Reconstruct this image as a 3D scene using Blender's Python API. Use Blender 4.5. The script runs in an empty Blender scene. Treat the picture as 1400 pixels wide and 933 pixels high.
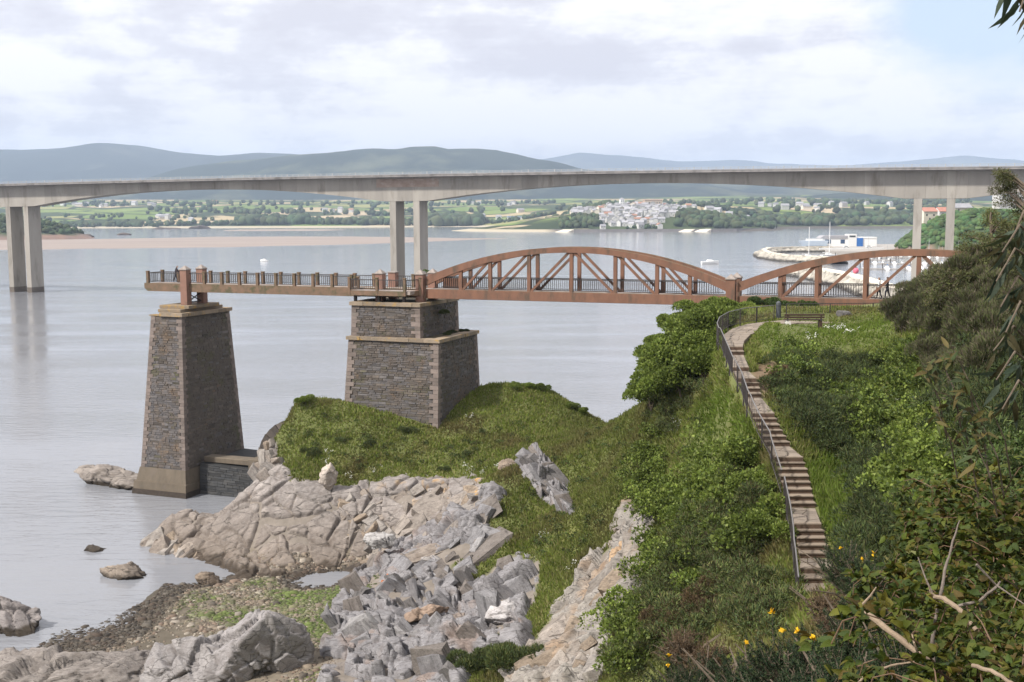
import bpy, math, random, time
import numpy as np
from mathutils import Vector, Matrix
T0 = time.time()
rng = np.random.default_rng(7)
random.seed(7)
SC = bpy.context.scene
COL = SC.collection

# ------------------------------------------------------------------ camera
F_PX = 1533.0                      # focal length in photograph pixels (1400 wide)
PITCH, ROLL, EYE = math.radians(6.38), -0.0035, 27.0
cam = bpy.data.cameras.new('camera')
cam.sensor_width = 36.0
cam.lens = 36.0 * F_PX / 1400.0
cam.clip_start, cam.clip_end = 0.1, 60000.0
camo = bpy.data.objects.new('camera', cam)
COL.objects.link(camo)
camo.matrix_world = (Matrix.Translation((0, 0, EYE)) @ Matrix.Rotation(math.pi / 2 - PITCH, 4, 'X')
                     @ Matrix.Rotation(ROLL, 4, 'Z'))
SC.camera = camo

# ------------------------------------------------------------------ light
SUN_DIR = Vector((-0.80, -0.42, 0.95)).normalized()      # towards the sun
sun = bpy.data.lights.new('sun', 'SUN')
sun.energy, sun.angle, sun.color = 5.0, math.radians(4.0), (1.0, 0.95, 0.87)
suno = bpy.data.objects.new('sun', sun)
COL.objects.link(suno)
suno.rotation_euler = SUN_DIR.to_track_quat('Z', 'Y').to_euler()

world = bpy.data.worlds.new('World')
SC.world = world
world.use_nodes = True
wn, wl = world.node_tree.nodes, world.node_tree.links
wn.clear()
def N(nodes, t, **kw):
    n = nodes.new(t)
    for k, v in kw.items():
        if k.startswith('i_'):
            n.inputs[k[2:]].default_value = v
        else:
            setattr(n, k, v)
    return n
def ramp(nodes, stops, interp='LINEAR'):
    r = nodes.new('ShaderNodeValToRGB')
    r.color_ramp.interpolation = interp
    e = r.color_ramp.elements
    while len(e) < len(stops):
        e.new(0.5)
    for i, (p, c) in enumerate(stops):
        e[i].position = p
        e[i].color = (c[0], c[1], c[2], 1) if not isinstance(c, (int, float)) else (c, c, c, 1)
    return r
out = N(wn, 'ShaderNodeOutputWorld')
bg = N(wn, 'ShaderNodeBackground')
bg.inputs['Strength'].default_value = 0.1
sky = N(wn, 'ShaderNodeTexSky', sky_type='NISHITA', sun_disc=False)
sky.sun_elevation = math.asin(SUN_DIR.z)
sky.sun_rotation = math.atan2(SUN_DIR.x, SUN_DIR.y)
sky.air_density, sky.dust_density = 1.0, 1.5
tc = N(wn, 'ShaderNodeTexCoord')
mp = N(wn, 'ShaderNodeMapping')
mp.inputs['Scale'].default_value = (7.5, 7.5, 15.0)
mp.inputs['Location'].default_value = (2.3, 0.7, 0.4)
n1 = N(wn, 'ShaderNodeTexNoise', i_Scale=1.3, i_Detail=9.0, i_Roughness=0.62)
mp2 = N(wn, 'ShaderNodeMapping')
mp2.inputs['Scale'].default_value = (2.2, 2.2, 20.0)
n2 = N(wn, 'ShaderNodeTexNoise', i_Scale=1.1, i_Detail=6.0, i_Roughness=0.55)
wl.new(tc.outputs['Generated'], mp.inputs['Vector'])
wl.new(tc.outputs['Generated'], mp2.inputs['Vector'])
wl.new(mp.outputs['Vector'], n1.inputs['Vector'])
wl.new(mp2.outputs['Vector'], n2.inputs['Vector'])
ad = N(wn, 'ShaderNodeMath', operation='ADD')
wl.new(n1.outputs['Fac'], ad.inputs[0]); wl.new(n2.outputs['Fac'], ad.inputs[1])
hf = N(wn, 'ShaderNodeMath', operation='MULTIPLY'); hf.inputs[1].default_value = 0.5
wl.new(ad.outputs[0], hf.inputs[0])
cr = ramp(wn, [(0.40, (6.5, 6.3, 6.8)), (0.455, (7.3, 7.15, 7.6)), (0.49, (8.6, 8.4, 8.6)), (0.54, (9.6, 9.35, 9.2))])
wl.new(hf.outputs[0], cr.inputs['Fac'])
# the blue gap in the cloud layer, high on the right
dp = N(wn, 'ShaderNodeVectorMath', operation='DISTANCE')
dp.inputs[1].default_value = (0.395, 0.90, 0.19)
wl.new(tc.outputs['Generated'], dp.inputs[0])
gs = N(wn, 'ShaderNodeMath', operation='MULTIPLY_ADD'); gs.inputs[1].default_value = 0.12; 
wl.new(n1.outputs['Fac'], gs.inputs[0]); wl.new(dp.outputs['Value'], gs.inputs[2])
gp = ramp(wn, [(0.125, 0.0), (0.185, 1.0)])
wl.new(gs.outputs[0], gp.inputs['Fac'])
mx = N(wn, 'ShaderNodeMix', data_type='RGBA')
skb = N(wn, 'ShaderNodeMix', data_type='RGBA'); skb.inputs['Factor'].default_value = 0.55
skb.inputs['B'].default_value = (7.6, 8.9, 10.4, 1)
wl.new(sky.outputs['Color'], skb.inputs['A'])
wl.new(gp.outputs['Color'], mx.inputs['Factor'])
wl.new(skb.outputs['Result'], mx.inputs['A']); wl.new(cr.outputs['Color'], mx.inputs['B'])
wl.new(mx.outputs['Result'], bg.inputs['Color'])
wl.new(bg.outputs['Background'], out.inputs['Surface'])

SC.view_settings.view_transform = 'Standard'
SC.view_settings.look = 'None'
SC.view_settings.gamma = 1.0
SC.view_settings.exposure = 0.42
SC.view_settings.use_curve_mapping = False
SC.render.engine = 'CYCLES'
SC.cycles.max_bounces = 6
SC.cycles.diffuse_bounces = 2
SC.cycles.glossy_bounces = 2
SC.cycles.transmission_bounces = 2
SC.cycles.volume_bounces = 0
SC.cycles.transparent_max_bounces = 4
SC.cycles.use_denoising = True
SC.cycles.denoiser = 'OPENIMAGEDENOISE'
SC.cycles.sample_clamp_indirect = 4.0
SC.cycles.caustics_reflective = SC.cycles.caustics_refractive = False

# ------------------------------------------------------------------ surveying: photograph pixel + depth -> place
cp_, sp_ = math.cos(PITCH), math.sin(PITCH)
cr_, sr_ = math.cos(ROLL), math.sin(ROLL)
def ray(px, py):
    u = (px - 700) / F_PX; v = (466.5 - py) / F_PX
    u, v = u * cr_ - v * sr_, u * sr_ + v * cr_
    return np.array([u, v * sp_ + cp_, v * cp_ - sp_])
def Pz(px, py, z):
    d = ray(px, py); return d * ((z - EYE) / d[2]) + np.array([0, 0, EYE])
def Py(px, py, Y):
    d = ray(px, py); return d * (Y / d[1]) + np.array([0, 0, EYE])
def proj(P):
    P = np.asarray(P, float)
    x, y, z = P[..., 0], P[..., 1], P[..., 2] - EYE
    t = np.maximum(y * cp_ - z * sp_, 1e-3); u = x / t; v = (y * sp_ + z * cp_) / t
    u, v = u * cr_ + v * sr_, -u * sr_ + v * cr_
    return 700 + u * F_PX, 466.5 - v * F_PX
def inpoly(px, py, poly):
    poly = np.asarray(poly, float); r = np.zeros(px.shape, bool); n = len(poly); j = n - 1
    for i in range(n):
        xi, yi = poly[i]; xj, yj = poly[j]
        c = ((yi > py) != (yj > py)) & (px < (xj - xi) * (py - yi) / (yj - yi + 1e-9) + xi)
        r ^= c; j = i
    return r
def polydist(px, py, poly):            # signed distance in pixels, + inside
    poly = np.asarray(poly, float); d = np.full(px.shape, 1e9); n = len(poly)
    for i in range(n):
        a, b = poly[i - 1], poly[i]; ab = b - a
        t = np.clip(((px - a[0]) * ab[0] + (py - a[1]) * ab[1]) / (ab @ ab + 1e-9), 0, 1)
        d = np.minimum(d, np.hypot(px - a[0] - t * ab[0], py - a[1] - t * ab[1]))
    return np.where(inpoly(px, py, poly), d, -d)

# ------------------------------------------------------------------ numpy noise
def _h(ix, iy, iz, s):
    h = (ix.astype(np.int64) * 374761393 + iy.astype(np.int64) * 668265263 + iz.astype(np.int64) * 2147483647 + s * 1274126177) & 0xffffffff
    h = ((h ^ (h >> 13)) * 1274126177) & 0xffffffff
    h = ((h ^ (h >> 16)) * 2246822519) & 0xffffffff
    return ((h ^ (h >> 15)) & 0xffffff) / float(0xffffff)
def vnoise(P, s=0):
    f = np.floor(P); w = P - f; w = w * w * (3 - 2 * w); i = f.astype(np.int64); r = 0
    for a in (0, 1):
        for b in (0, 1):
            for c in (0, 1):
                r = r + _h(i[:, 0] + a, i[:, 1] + b, i[:, 2] + c, s) * (w[:, 0] if a else 1 - w[:, 0]) * (w[:, 1] if b else 1 - w[:, 1]) * (w[:, 2] if c else 1 - w[:, 2])
    return r * 2 - 1
def fbm(P, o=4, s=0, g=0.5):
    r, a, t = 0, 1.0, 0
    for k in range(o):
        r = r + a * vnoise(P * 2.03 ** k + 17.3 * k, s + k); t += a; a *= g
    return r / t
def cells(P, s=0, jit=0.9):            # nearest jittered cell: id hash, centre, F1, F2
    i0 = np.floor(P).astype(np.int64); n = len(P)
    b1 = np.full(n, 1e9); b2 = np.full(n, 1e9); ctr = np.zeros((n, 3)); ids = np.zeros((n, 3), np.int64)
    for a in (-1, 0, 1):
        for b in (-1, 0, 1):
            for c in (-1, 0, 1):
                q = i0 + np.array([a, b, c])
                cc = q + 0.5 + jit * (np.stack([_h(q[:, 0], q[:, 1], q[:, 2], s + k) for k in (11, 12, 13)], 1) - 0.5)
                d = ((P - cc) ** 2).sum(1)
                m = d < b1
                b2 = np.where(m, b1, np.minimum(b2, d)); b1 = np.where(m, d, b1)
                ctr[m] = cc[m]; ids[m] = q[m]
    R = np.stack([_h(ids[:, 0], ids[:, 1], ids[:, 2], s + k) for k in (21, 22, 23, 24)], 1)
    return R, ctr, np.sqrt(b1), np.sqrt(b2)

# ------------------------------------------------------------------ objects
def link(name, mesh, parent=None):
    o = bpy.data.objects.new(name, mesh); COL.objects.link(o)
    if parent is not None:
        o.parent = parent
    return o
def tag(o, label=None, cat=None, group=None, kind=None):
    if label: o['label'] = label
    if cat: o['category'] = cat
    if group: o['group'] = group
    if kind: o['kind'] = kind
    return o
def thing(name, label, cat, loc=(0, 0, 0), rz=0, group=None):
    o = bpy.data.objects.new(name, None); COL.objects.link(o)
    o.empty_display_size = 0.3
    o.location = loc; o.rotation_euler = (0, 0, rz)
    return tag(o, label, cat, group)
def copy_tree(o, parent=None):
    c = o.copy(); COL.objects.link(c)
    if parent is not None: c.parent = parent
    for ch in o.children:
        copy_tree(ch, c)
    return c
def fast(name, V, faces, mat, parent=None, col=None, smooth=False, fmat=None):
    """numpy arrays -> mesh object; faces (M,k)"""
    V = np.ascontiguousarray(V, np.float32); faces = np.ascontiguousarray(faces, np.int32)
    me = bpy.data.meshes.new(name); m, k = faces.shape
    me.vertices.add(len(V)); me.vertices.foreach_set('co', V.ravel())
    me.loops.add(m * k); me.loops.foreach_set('vertex_index', faces.ravel())
    me.polygons.add(m); me.polygons.foreach_set('loop_start', np.arange(0, m * k, k, dtype=np.int32))
    me.polygons.foreach_set('loop_total', np.full(m, k, np.int32))
    if smooth: me.polygons.foreach_set('use_smooth', np.ones(m, bool))
    for q in (mat if isinstance(mat, (list, tuple)) else [mat]): me.materials.append(q)
    if fmat is not None: me.polygons.foreach_set('material_index', np.asarray(fmat, np.int32))
    if col is not None:
        a = me.color_attributes.new('Col', 'FLOAT_COLOR', 'POINT')
        c = np.ones((len(V), 4), np.float32); c[:, :3] = col
        a.data.foreach_set('color', c.ravel())
    me.update(calc_edges=True)
    me.validate()
    return link(name, me, parent)
class MB:
    """collects boxes, bars, tubes, prisms; build() links them as one mesh"""
    def __init__(s): s.v, s.f, s.m = [], [], []
    def add(s, vs, fs, mi=0):
        b = len(s.v); s.v += [tuple(map(float, q)) for q in vs]
        s.f += [tuple(b + i for i in q) for q in fs]; s.m += [mi] * len(fs); return s
    def box(s, x0, x1, y0, y1, z0, z1, mi=0):
        return s.hexa([(x0, y0, z0), (x1, y0, z0), (x1, y1, z0), (x0, y1, z0), (x0, y0, z1), (x1, y0, z1), (x1, y1, z1), (x0, y1, z1)], mi)
    def hexa(s, p, mi=0):
        return s.add(p, [(3, 2, 1, 0), (4, 5, 6, 7), (0, 1, 5, 4), (1, 2, 6, 5), (2, 3, 7, 6), (3, 0, 4, 7)], mi)
    def bevbox(s, x0, x1, y0, y1, z0, z1, b=0.03, mi=0):
        V = []
        for (zz, q) in ((z0, b), (z0 + b, 0), (z1 - b, 0), (z1, b)):
            V += [(x0 + q, y0 + q, zz), (x1 - q, y0 + q, zz), (x1 - q, y1 - q, zz), (x0 + q, y1 - q, zz)]
        Fq = [(3, 2, 1, 0), (12, 13, 14, 15)]
        for l in range(3):
            for k in range(4):
                Fq.append((4 * l + k, 4 * l + (k + 1) % 4, 4 * l + 4 + (k + 1) % 4, 4 * l + 4 + k))
        return s.add(V, Fq, mi)
    def bar(s, a, b, w, h, up=(0, 0, 1), mi=0):
        a, b, up = Vector(a), Vector(b), Vector(up); d = (b - a).normalized(); x = d.cross(up).normalized(); y = x.cross(d).normalized()
        p = []
        for q in (a, b):
            p += [q - x * w / 2 - y * h / 2, q + x * w / 2 - y * h / 2, q + x * w / 2 + y * h / 2, q - x * w / 2 + y * h / 2]
        return s.add(p, [(3, 2, 1, 0), (4, 5, 6, 7), (0, 1, 5, 4), (1, 2, 6, 5), (2, 3, 7, 6), (3, 0, 4, 7)], mi)
    def tube(s, pts, rad, n=6, mi=0, cap=True):
        pts = [Vector(q) for q in pts]; V, Fq = [], []
        rads = rad if hasattr(rad, '__len__') else [rad] * len(pts)
        ref = Vector((0.31, 0.17, 0.93))
        for i, q in enumerate(pts):
            d = (pts[min(i + 1, len(pts) - 1)] - pts[max(i - 1, 0)]).normalized()
            x = d.cross(ref)
            x = (x if x.length > 0.05 else d.cross(Vector((1, 0, 0)))).normalized(); y = d.cross(x)
            for k in range(n):
                a = 2 * math.pi * k / n; V.append(q + (x * math.cos(a) + y * math.sin(a)) * rads[i])
        for i in range(len(pts) - 1):
            for k in range(n):
                Fq.append((i * n + k, i * n + (k + 1) % n, (i + 1) * n + (k + 1) % n, (i + 1) * n + k))
        if cap:
            Fq.append(tuple(range(n - 1, -1, -1))); Fq.append(tuple((len(pts) - 1) * n + k for k in range(n)))
        return s.add(V, Fq, mi)
    def prism(s, poly, y0, y1, mi=0):       # poly in (x,z), extruded along y
        n = len(poly); V = [(x, y0, z) for x, z in poly] + [(x, y1, z) for x, z in poly]
        return s.add(V, [tuple(range(n)), tuple(range(2 * n - 1, n - 1, -1))] + [(k, k + n, (k + 1) % n + n, (k + 1) % n) for k in range(n)], mi)
    def pyramid(s, x0, x1, y0, y1, z0, z1, mi=0):
        return s.add([(x0, y0, z0), (x1, y0, z0), (x1, y1, z0), (x0, y1, z0), ((x0 + x1) / 2, (y0 + y1) / 2, z1)], [(3, 2, 1, 0), (0, 1, 4), (1, 2, 4), (2, 3, 4), (3, 0, 4)], mi)
    def mesh(s, name, mat):
        me = bpy.data.meshes.new(name); me.from_pydata(s.v, [], s.f)
        for q in (mat if isinstance(mat, (list, tuple)) else [mat]): me.materials.append(q)
        if any(s.m): me.polygons.foreach_set('material_index', s.m)
        me.update(); return me
    def build(s, name, mat, parent=None): return link(name, s.mesh(name, mat), parent)
def place(name, me, parent, loc, rot=(0, 0, 0), sc=(1, 1, 1)):
    o = link(name, me, parent); o.location = loc; o.rotation_euler = rot; o.scale = sc; return o

# ------------------------------------------------------------------ materials
def mat(name, c1, c2=None, scale=3.0, rough=0.85, bump=0.0, bscale=None, c3=None, s3=0.6, w3=0.5, stretch=(1, 1, 1), objrand=0.0,
        attr=False, moss=None, mossw=0.55, trans=0.0, spec=0.3, coord='Object', metallic=0.0, detail=6.0):
    m = bpy.data.materials.new(name); m.use_nodes = True
    n, l = m.node_tree.nodes, m.node_tree.links; n.clear()
    o = N(n, 'ShaderNodeOutputMaterial'); b = N(n, 'ShaderNodeBsdfPrincipled')
    b.inputs['Roughness'].default_value = rough; b.inputs['Specular IOR Level'].default_value = spec; b.inputs['Metallic'].default_value = metallic
    t = N(n, 'ShaderNodeTexCoord'); mpn = N(n, 'ShaderNodeMapping'); mpn.inputs['Scale'].default_value = stretch
    if coord == 'World':
        g = N(n, 'ShaderNodeNewGeometry'); l.new(g.outputs['Position'], mpn.inputs['Vector'])
    else:
        l.new(t.outputs[coord], mpn.inputs['Vector'])
    nz = N(n, 'ShaderNodeTexNoise', i_Scale=scale, i_Detail=detail, i_Roughness=0.62); l.new(mpn.outputs['Vector'], nz.inputs['Vector'])
    cur = None
    c2 = c2 or tuple(q * 0.8 for q in c1)
    r = ramp(n, [(0.32, c1), (0.68, c2)]); l.new(nz.outputs['Fac'], r.inputs['Fac']); cur = r.outputs['Color']
    if attr:
        at = N(n, 'ShaderNodeAttribute', attribute_name='Col'); mm = N(n, 'ShaderNodeMix', data_type='RGBA', blend_type='MULTIPLY'); mm.inputs['Factor'].default_value = 1
        l.new(cur, mm.inputs['A']); l.new(at.outputs['Color'], mm.inputs['B']); cur = mm.outputs['Result']
    if c3:
        n3 = N(n, 'ShaderNodeTexNoise', i_Scale=s3, i_Detail=7.0, i_Roughness=0.65); l.new(mpn.outputs['Vector'], n3.inputs['Vector'])
        r3 = ramp(n, [(w3, 0.0), (min(w3 + 0.14, 1), 1.0)]); l.new(n3.outputs['Fac'], r3.inputs['Fac'])
        m3 = N(n, 'ShaderNodeMix', data_type='RGBA'); l.new(r3.outputs['Color'], m3.inputs['Factor']); l.new(cur, m3.inputs['A']); m3.inputs['B'].default_value = (*c3, 1); cur = m3.outputs['Result']
    if moss:
        g2 = N(n, 'ShaderNodeNewGeometry'); sx = N(n, 'ShaderNodeSeparateXYZ'); l.new(g2.outputs['True Normal'], sx.inputs[0])
        ml = N(n, 'ShaderNodeMath', operation='MULTIPLY_ADD'); l.new(nz.outputs['Fac'], ml.inputs[0]); ml.inputs[1].default_value = 0.8; l.new(sx.outputs['Z'], ml.inputs[2])
        rm = ramp(n, [(mossw, 0.0), (mossw + 0.2, 1.0)])
        md = N(n, 'ShaderNodeMath', operation='MULTIPLY'); md.inputs[1].default_value = 0.6; l.new(ml.outputs[0], md.inputs[0]); l.new(md.outputs[0], rm.inputs['Fac'])
        m4 = N(n, 'ShaderNodeMix', data_type='RGBA'); l.new(rm.outputs['Color'], m4.inputs['Factor']); l.new(cur, m4.inputs['A']); m4.inputs['B'].default_value = (*moss, 1); cur = m4.outputs['Result']
    if objrand:
        oi = N(n, 'ShaderNodeObjectInfo'); mr = N(n, 'ShaderNodeMapRange'); mr.inputs['To Min'].default_value = 1 - objrand; mr.inputs['To Max'].default_value = 1 + objrand
        l.new(oi.outputs['Random'], mr.inputs['Value']); hs = N(n, 'ShaderNodeHueSaturation'); l.new(mr.outputs['Result'], hs.inputs['Value']); l.new(cur, hs.inputs['Color'])
        cur = hs.outputs['Color']
    l.new(cur, b.inputs['Base Color'])
    if bump:
        bn = N(n, 'ShaderNodeBump'); bn.inputs['Strength'].default_value = min(1, bump); bn.inputs['Distance'].default_value = 0.05
        nb = N(n, 'ShaderNodeTexNoise', i_Scale=bscale or scale * 4, i_Detail=6.0, i_Roughness=0.7); l.new(mpn.outputs['Vector'], nb.inputs['Vector'])
        l.new(nb.outputs['Fac'], bn.inputs['Height']); l.new(bn.outputs['Normal'], b.inputs['Normal'])
    sh = b.outputs[0]
    if trans:
        tr = N(n, 'ShaderNodeBsdfTranslucent'); l.new(cur, tr.inputs['Color']); ms = N(n, 'ShaderNodeMixShader'); ms.inputs['Fac'].default_value = trans
        l.new(sh, ms.inputs[1]); l.new(tr.outputs[0], ms.inputs[2]); sh = ms.outputs[0]
    l.new(sh, o.inputs['Surface'])
    return m
M = {}
M['red_concrete'] = mat('red_concrete', (0.212, 0.108, 0.071), (0.155, 0.082, 0.057), 1.6, 0.8, 0.25, 18, c3=(0.10, 0.07, 0.052), s3=1.1, w3=0.51, stretch=(1, 1, 0.4), moss=(0.10, 0.095, 0.035), mossw=0.72, coord='World')
M['brown_concrete'] = mat('brown_concrete', (0.20, 0.125, 0.085), (0.13, 0.095, 0.065), 2.0, 0.85, 0.25, 18, c3=(0.085, 0.08, 0.045), s3=1.3, w3=0.5, moss=(0.085, 0.09, 0.04), mossw=0.74, coord='World')
M['pillar'] = mat('pillar_render', (0.26, 0.145, 0.11), (0.20, 0.115, 0.088), 2.0, 0.85, 0.2, 18, c3=(0.14, 0.10, 0.08), s3=1.0, w3=0.56, coord='World')
M['cap'] = mat('cap_stone', (0.22, 0.19, 0.17), (0.30, 0.26, 0.24), 5, 0.85, 0.2)
M['deck'] = mat('deck_floor', (0.33, 0.28, 0.25), (0.25, 0.21, 0.19), 2, 0.85, coord='World')
M['iron'] = mat('dark_iron', (0.035, 0.030, 0.030), (0.05, 0.042, 0.04), 4, 0.6, spec=0.4)
M['grey_iron'] = mat('grey_paint_iron', (0.16, 0.15, 0.15), (0.12, 0.115, 0.115), 4, 0.55, spec=0.4)
M['slate'] = mat('slate_stone', (0.088, 0.084, 0.088), (0.135, 0.12, 0.113), 1.8, 0.8, 0.5, 9, c3=(0.125, 0.092, 0.066), s3=0.55, w3=0.50, objrand=0.3, coord='World')
M['slate_b'] = mat('slate_stone_brown', (0.082, 0.071, 0.064), (0.115, 0.095, 0.08), 1.8, 0.8, 0.5, 9, c3=(0.09, 0.085, 0.05), s3=0.5, w3=0.52, objrand=0.38, coord='World')
M['mortar'] = mat('old_mortar', (0.105, 0.094, 0.088), (0.075, 0.068, 0.064), 3.0, 0.9, 0.4, 14, c3=(0.11, 0.085, 0.06), s3=0.6, w3=0.55, coord='World')
M['quoin'] = mat('quoin_stone', (0.20, 0.16, 0.142), (0.145, 0.12, 0.107), 2.2, 0.85, 0.3, 10, c3=(0.17, 0.15, 0.13), s3=1.3, w3=0.56, objrand=0.22, coord='World')
M['coping'] = mat('coping_stone', (0.27, 0.21, 0.155), (0.20, 0.165, 0.125), 2.2, 0.9, 0.3, 10, c3=(0.36, 0.225, 0.07), s3=1.5, w3=0.53, objrand=0.2, coord='World')
M['plinth'] = mat('plinth_concrete', (0.15, 0.122, 0.092), (0.105, 0.086, 0.066), 1.2, 0.88, 0.3, 8, c3=(0.14, 0.115, 0.095), s3=0.8, w3=0.55, stretch=(1, 1, 0.4), coord='World')
M['weed'] = mat('seaweed_stone', (0.035, 0.028, 0.022), (0.06, 0.045, 0.035), 4, 0.6, 0.6, 10, coord='World')
M['darkwall'] = mat('dark_slate_wall', (0.036, 0.038, 0.042), (0.062, 0.06, 0.058), 1.3, 0.75, 0.6, 6, stretch=(0.6, 0.6, 2.5), objrand=0.35, coord='World')
M['road_concrete'] = mat('road_bridge_concrete', (0.34, 0.315, 0.28), (0.265, 0.245, 0.22), 0.25, 0.88, 0.15, 2, c3=(0.20, 0.18, 0.155), s3=0.3, w3=0.55, stretch=(1, 1, 0.22), objrand=0.11, coord='World')
M['road_stain'] = mat('road_bridge_stain', (0.40, 0.32, 0.27), (0.27, 0.20, 0.165), 0.5, 0.9, 0.1, 2, stretch=(1, 1, 1.6), c3=(0.42, 0.37, 0.33), s3=0.3, w3=0.55, objrand=0.05, coord='World')
M['parapet'] = mat('parapet_concrete', (0.20, 0.19, 0.185), (0.29, 0.27, 0.26), 0.5, 0.9, coord='World', c3=(0.14, 0.13, 0.125), s3=0.3, w3=0.52)
M['galv'] = mat('galvanised_rail', (0.42, 0.43, 0.44), (0.33, 0.34, 0.35), 2, 0.5, spec=0.5)
M['white'] = mat('white_paint', (0.78, 0.78, 0.77), (0.70, 0.70, 0.69), 1.5, 0.6, objrand=0.10)
M['house_white'] = mat('limewash', (0.56, 0.555, 0.54), (0.46, 0.455, 0.44), 0.5, 0.85, objrand=0.22)
M['cream'] = mat('cream_render', (0.66, 0.60, 0.50), (0.58, 0.53, 0.45), 0.5, 0.85, objrand=0.15)
M['tan'] = mat('tan_render', (0.50, 0.41, 0.31), (0.44, 0.36, 0.28), 0.5, 0.85)
M['redhouse'] = mat('red_render', (0.42, 0.20, 0.16), (0.36, 0.18, 0.14), 0.5, 0.85)
M['roof_slate'] = mat('slate_roof', (0.22, 0.22, 0.24), (0.32, 0.315, 0.33), 0.7, 0.7, objrand=0.3)
M['roof_tile'] = mat('clay_roof', (0.34, 0.18, 0.125), (0.28, 0.15, 0.11), 0.7, 0.8, objrand=0.2)
M['window'] = mat('window_glass', (0.05, 0.06, 0.075), (0.07, 0.08, 0.09), 1, 0.2, spec=0.5)
M['blue'] = mat('blue_paint', (0.03, 0.13, 0.40), (0.04, 0.15, 0.42), 1, 0.5)
M['pink'] = mat('pink_plastic', (0.60, 0.13, 0.20), (0.55, 0.12, 0.18), 2, 0.45)
M['wood'] = mat('bench_wood', (0.062, 0.036, 0.024), (0.045, 0.027, 0.019), 6, 0.7, 0.2, 30, stretch=(0.3, 3, 3), coord='Object')
M['riser'] = mat('step_riser_brick', (0.12, 0.078, 0.055), (0.085, 0.058, 0.042), 6, 0.9, 0.4, 24, coord='World')
M['tread'] = mat('step_tread_stone', (0.25, 0.20, 0.155), (0.185, 0.148, 0.118), 3, 0.9, 0.3, 14, objrand=0.12, coord='World')
M['flag'] = mat('path_flagstone', (0.25, 0.207, 0.165), (0.185, 0.152, 0.127), 2.5, 0.9, 0.3, 12, objrand=0.2, coord='World')
M['pathbed'] = mat('path_mortar', (0.15, 0.115, 0.09), (0.19, 0.15, 0.115), 4, 0.95, 0.3, 20, coord='World')
M['tideband'] = mat('tide_band', (0.15, 0.125, 0.105), (0.10, 0.085, 0.07), 0.6, 0.8, coord='World')
M['earth2'] = mat('soil_fill', (0.12, 0.095, 0.07), (0.085, 0.08, 0.04), 2, 0.95, coord='World')
M['bark'] = mat('bark', (0.10, 0.075, 0.055), (0.15, 0.12, 0.09), 8, 0.9, 0.5, 30)
M['deadwood'] = mat('bleached_deadwood', (0.31, 0.235, 0.165), (0.19, 0.14, 0.10), 12, 0.8, 0.4, 60, stretch=(1, 1, 1))
M['greywood'] = mat('grey_twig', (0.20, 0.165, 0.14), (0.13, 0.105, 0.09), 14, 0.85, 0.4, 60)
M['leaf'] = mat('leaf', (1, 1, 1), (0.85, 0.85, 0.85), 1.0, 0.55, attr=True, trans=0.35, spec=0.25, objrand=0.18)
M['leaf_matte'] = mat('leaf_matte', (1, 1, 1), (0.8, 0.8, 0.8), 1.0, 0.8, attr=True, trans=0.2, spec=0.15, objrand=0.18)
M['far_leaf'] = mat('far_leaf', (0.040, 0.062, 0.030), (0.058, 0.080, 0.034), 0.08, 0.9, coord='World', attr=True)
M['grass'] = mat('grass_blade', (1, 1, 1), (0.85, 0.85, 0.85), 0.6, 0.7, attr=True, trans=0.42, spec=0.15, coord='World')
M['blue_roof'] = mat('pale_blue_roof', (0.30, 0.38, 0.50), (0.26, 0.34, 0.46), 1, 0.6)
M['pale_blue'] = mat('pale_blue_paint', (0.55, 0.63, 0.72), (0.5, 0.58, 0.68), 1, 0.5)
M['navy'] = mat('navy_paint', (0.03, 0.045, 0.09), (0.035, 0.05, 0.1), 1, 0.4)
M['window_blue'] = mat('blue_glass', (0.05, 0.085, 0.16), (0.06, 0.10, 0.18), 1, 0.25, spec=0.5)
M['quay'] = mat('quay_concrete', (0.36, 0.335, 0.31), (0.29, 0.27, 0.25), 0.1, 0.9, coord='World')
M['far_wall'] = mat('far_wall_stone', (0.13, 0.12, 0.12), (0.085, 0.08, 0.08), 0.2, 0.9, coord='World')
M['rock_far'] = mat('rubble_rock', (1, 1, 1), (0.8, 0.8, 0.8), 0.4, 0.9, attr=True, coord='World')
M['bollard'] = mat('bollard_paint', (0.055, 0.06, 0.068), (0.075, 0.08, 0.088), 4, 0.6)
M['leg_conc'] = mat('pale_concrete', (0.62, 0.60, 0.56), (0.5, 0.48, 0.45), 4, 0.85)
M['orange'] = mat('orange_plastic', (0.50, 0.17, 0.075), (0.42, 0.14, 0.06), 4, 0.6)
M['rust'] = mat('rusty_iron', (0.13, 0.05, 0.03), (0.09, 0.035, 0.025), 6, 0.8)
M['skin'] = mat('skin', (0.42, 0.26, 0.19), (0.40, 0.245, 0.18), 4, 0.6)
M['hair_dark'] = mat('dark_hair', (0.025, 0.018, 0.014), (0.035, 0.025, 0.02), 20, 0.6)
M['shoe'] = mat('dark_shoe', (0.02, 0.018, 0.017), (0.025, 0.022, 0.02), 4, 0.6)
M['coat_dark'] = mat('dark_coat', (0.045, 0.038, 0.045), (0.06, 0.05, 0.055), 6, 0.85)
M['coat_black'] = mat('black_coat', (0.02, 0.02, 0.024), (0.028, 0.028, 0.032), 6, 0.85)
M['trouser_dark'] = mat('dark_trousers', (0.03, 0.03, 0.042), (0.04, 0.04, 0.05), 6, 0.85)
M['shirt_white'] = mat('white_shirt', (0.68, 0.67, 0.66), (0.6, 0.6, 0.6), 4, 0.85)
TH = math.radians(21.39)
PA = Pz(200, 387, 20.5)
E1 = np.array([math.cos(TH), -math.sin(TH)]); N1 = np.array([math.sin(TH), math.cos(TH)])
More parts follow.
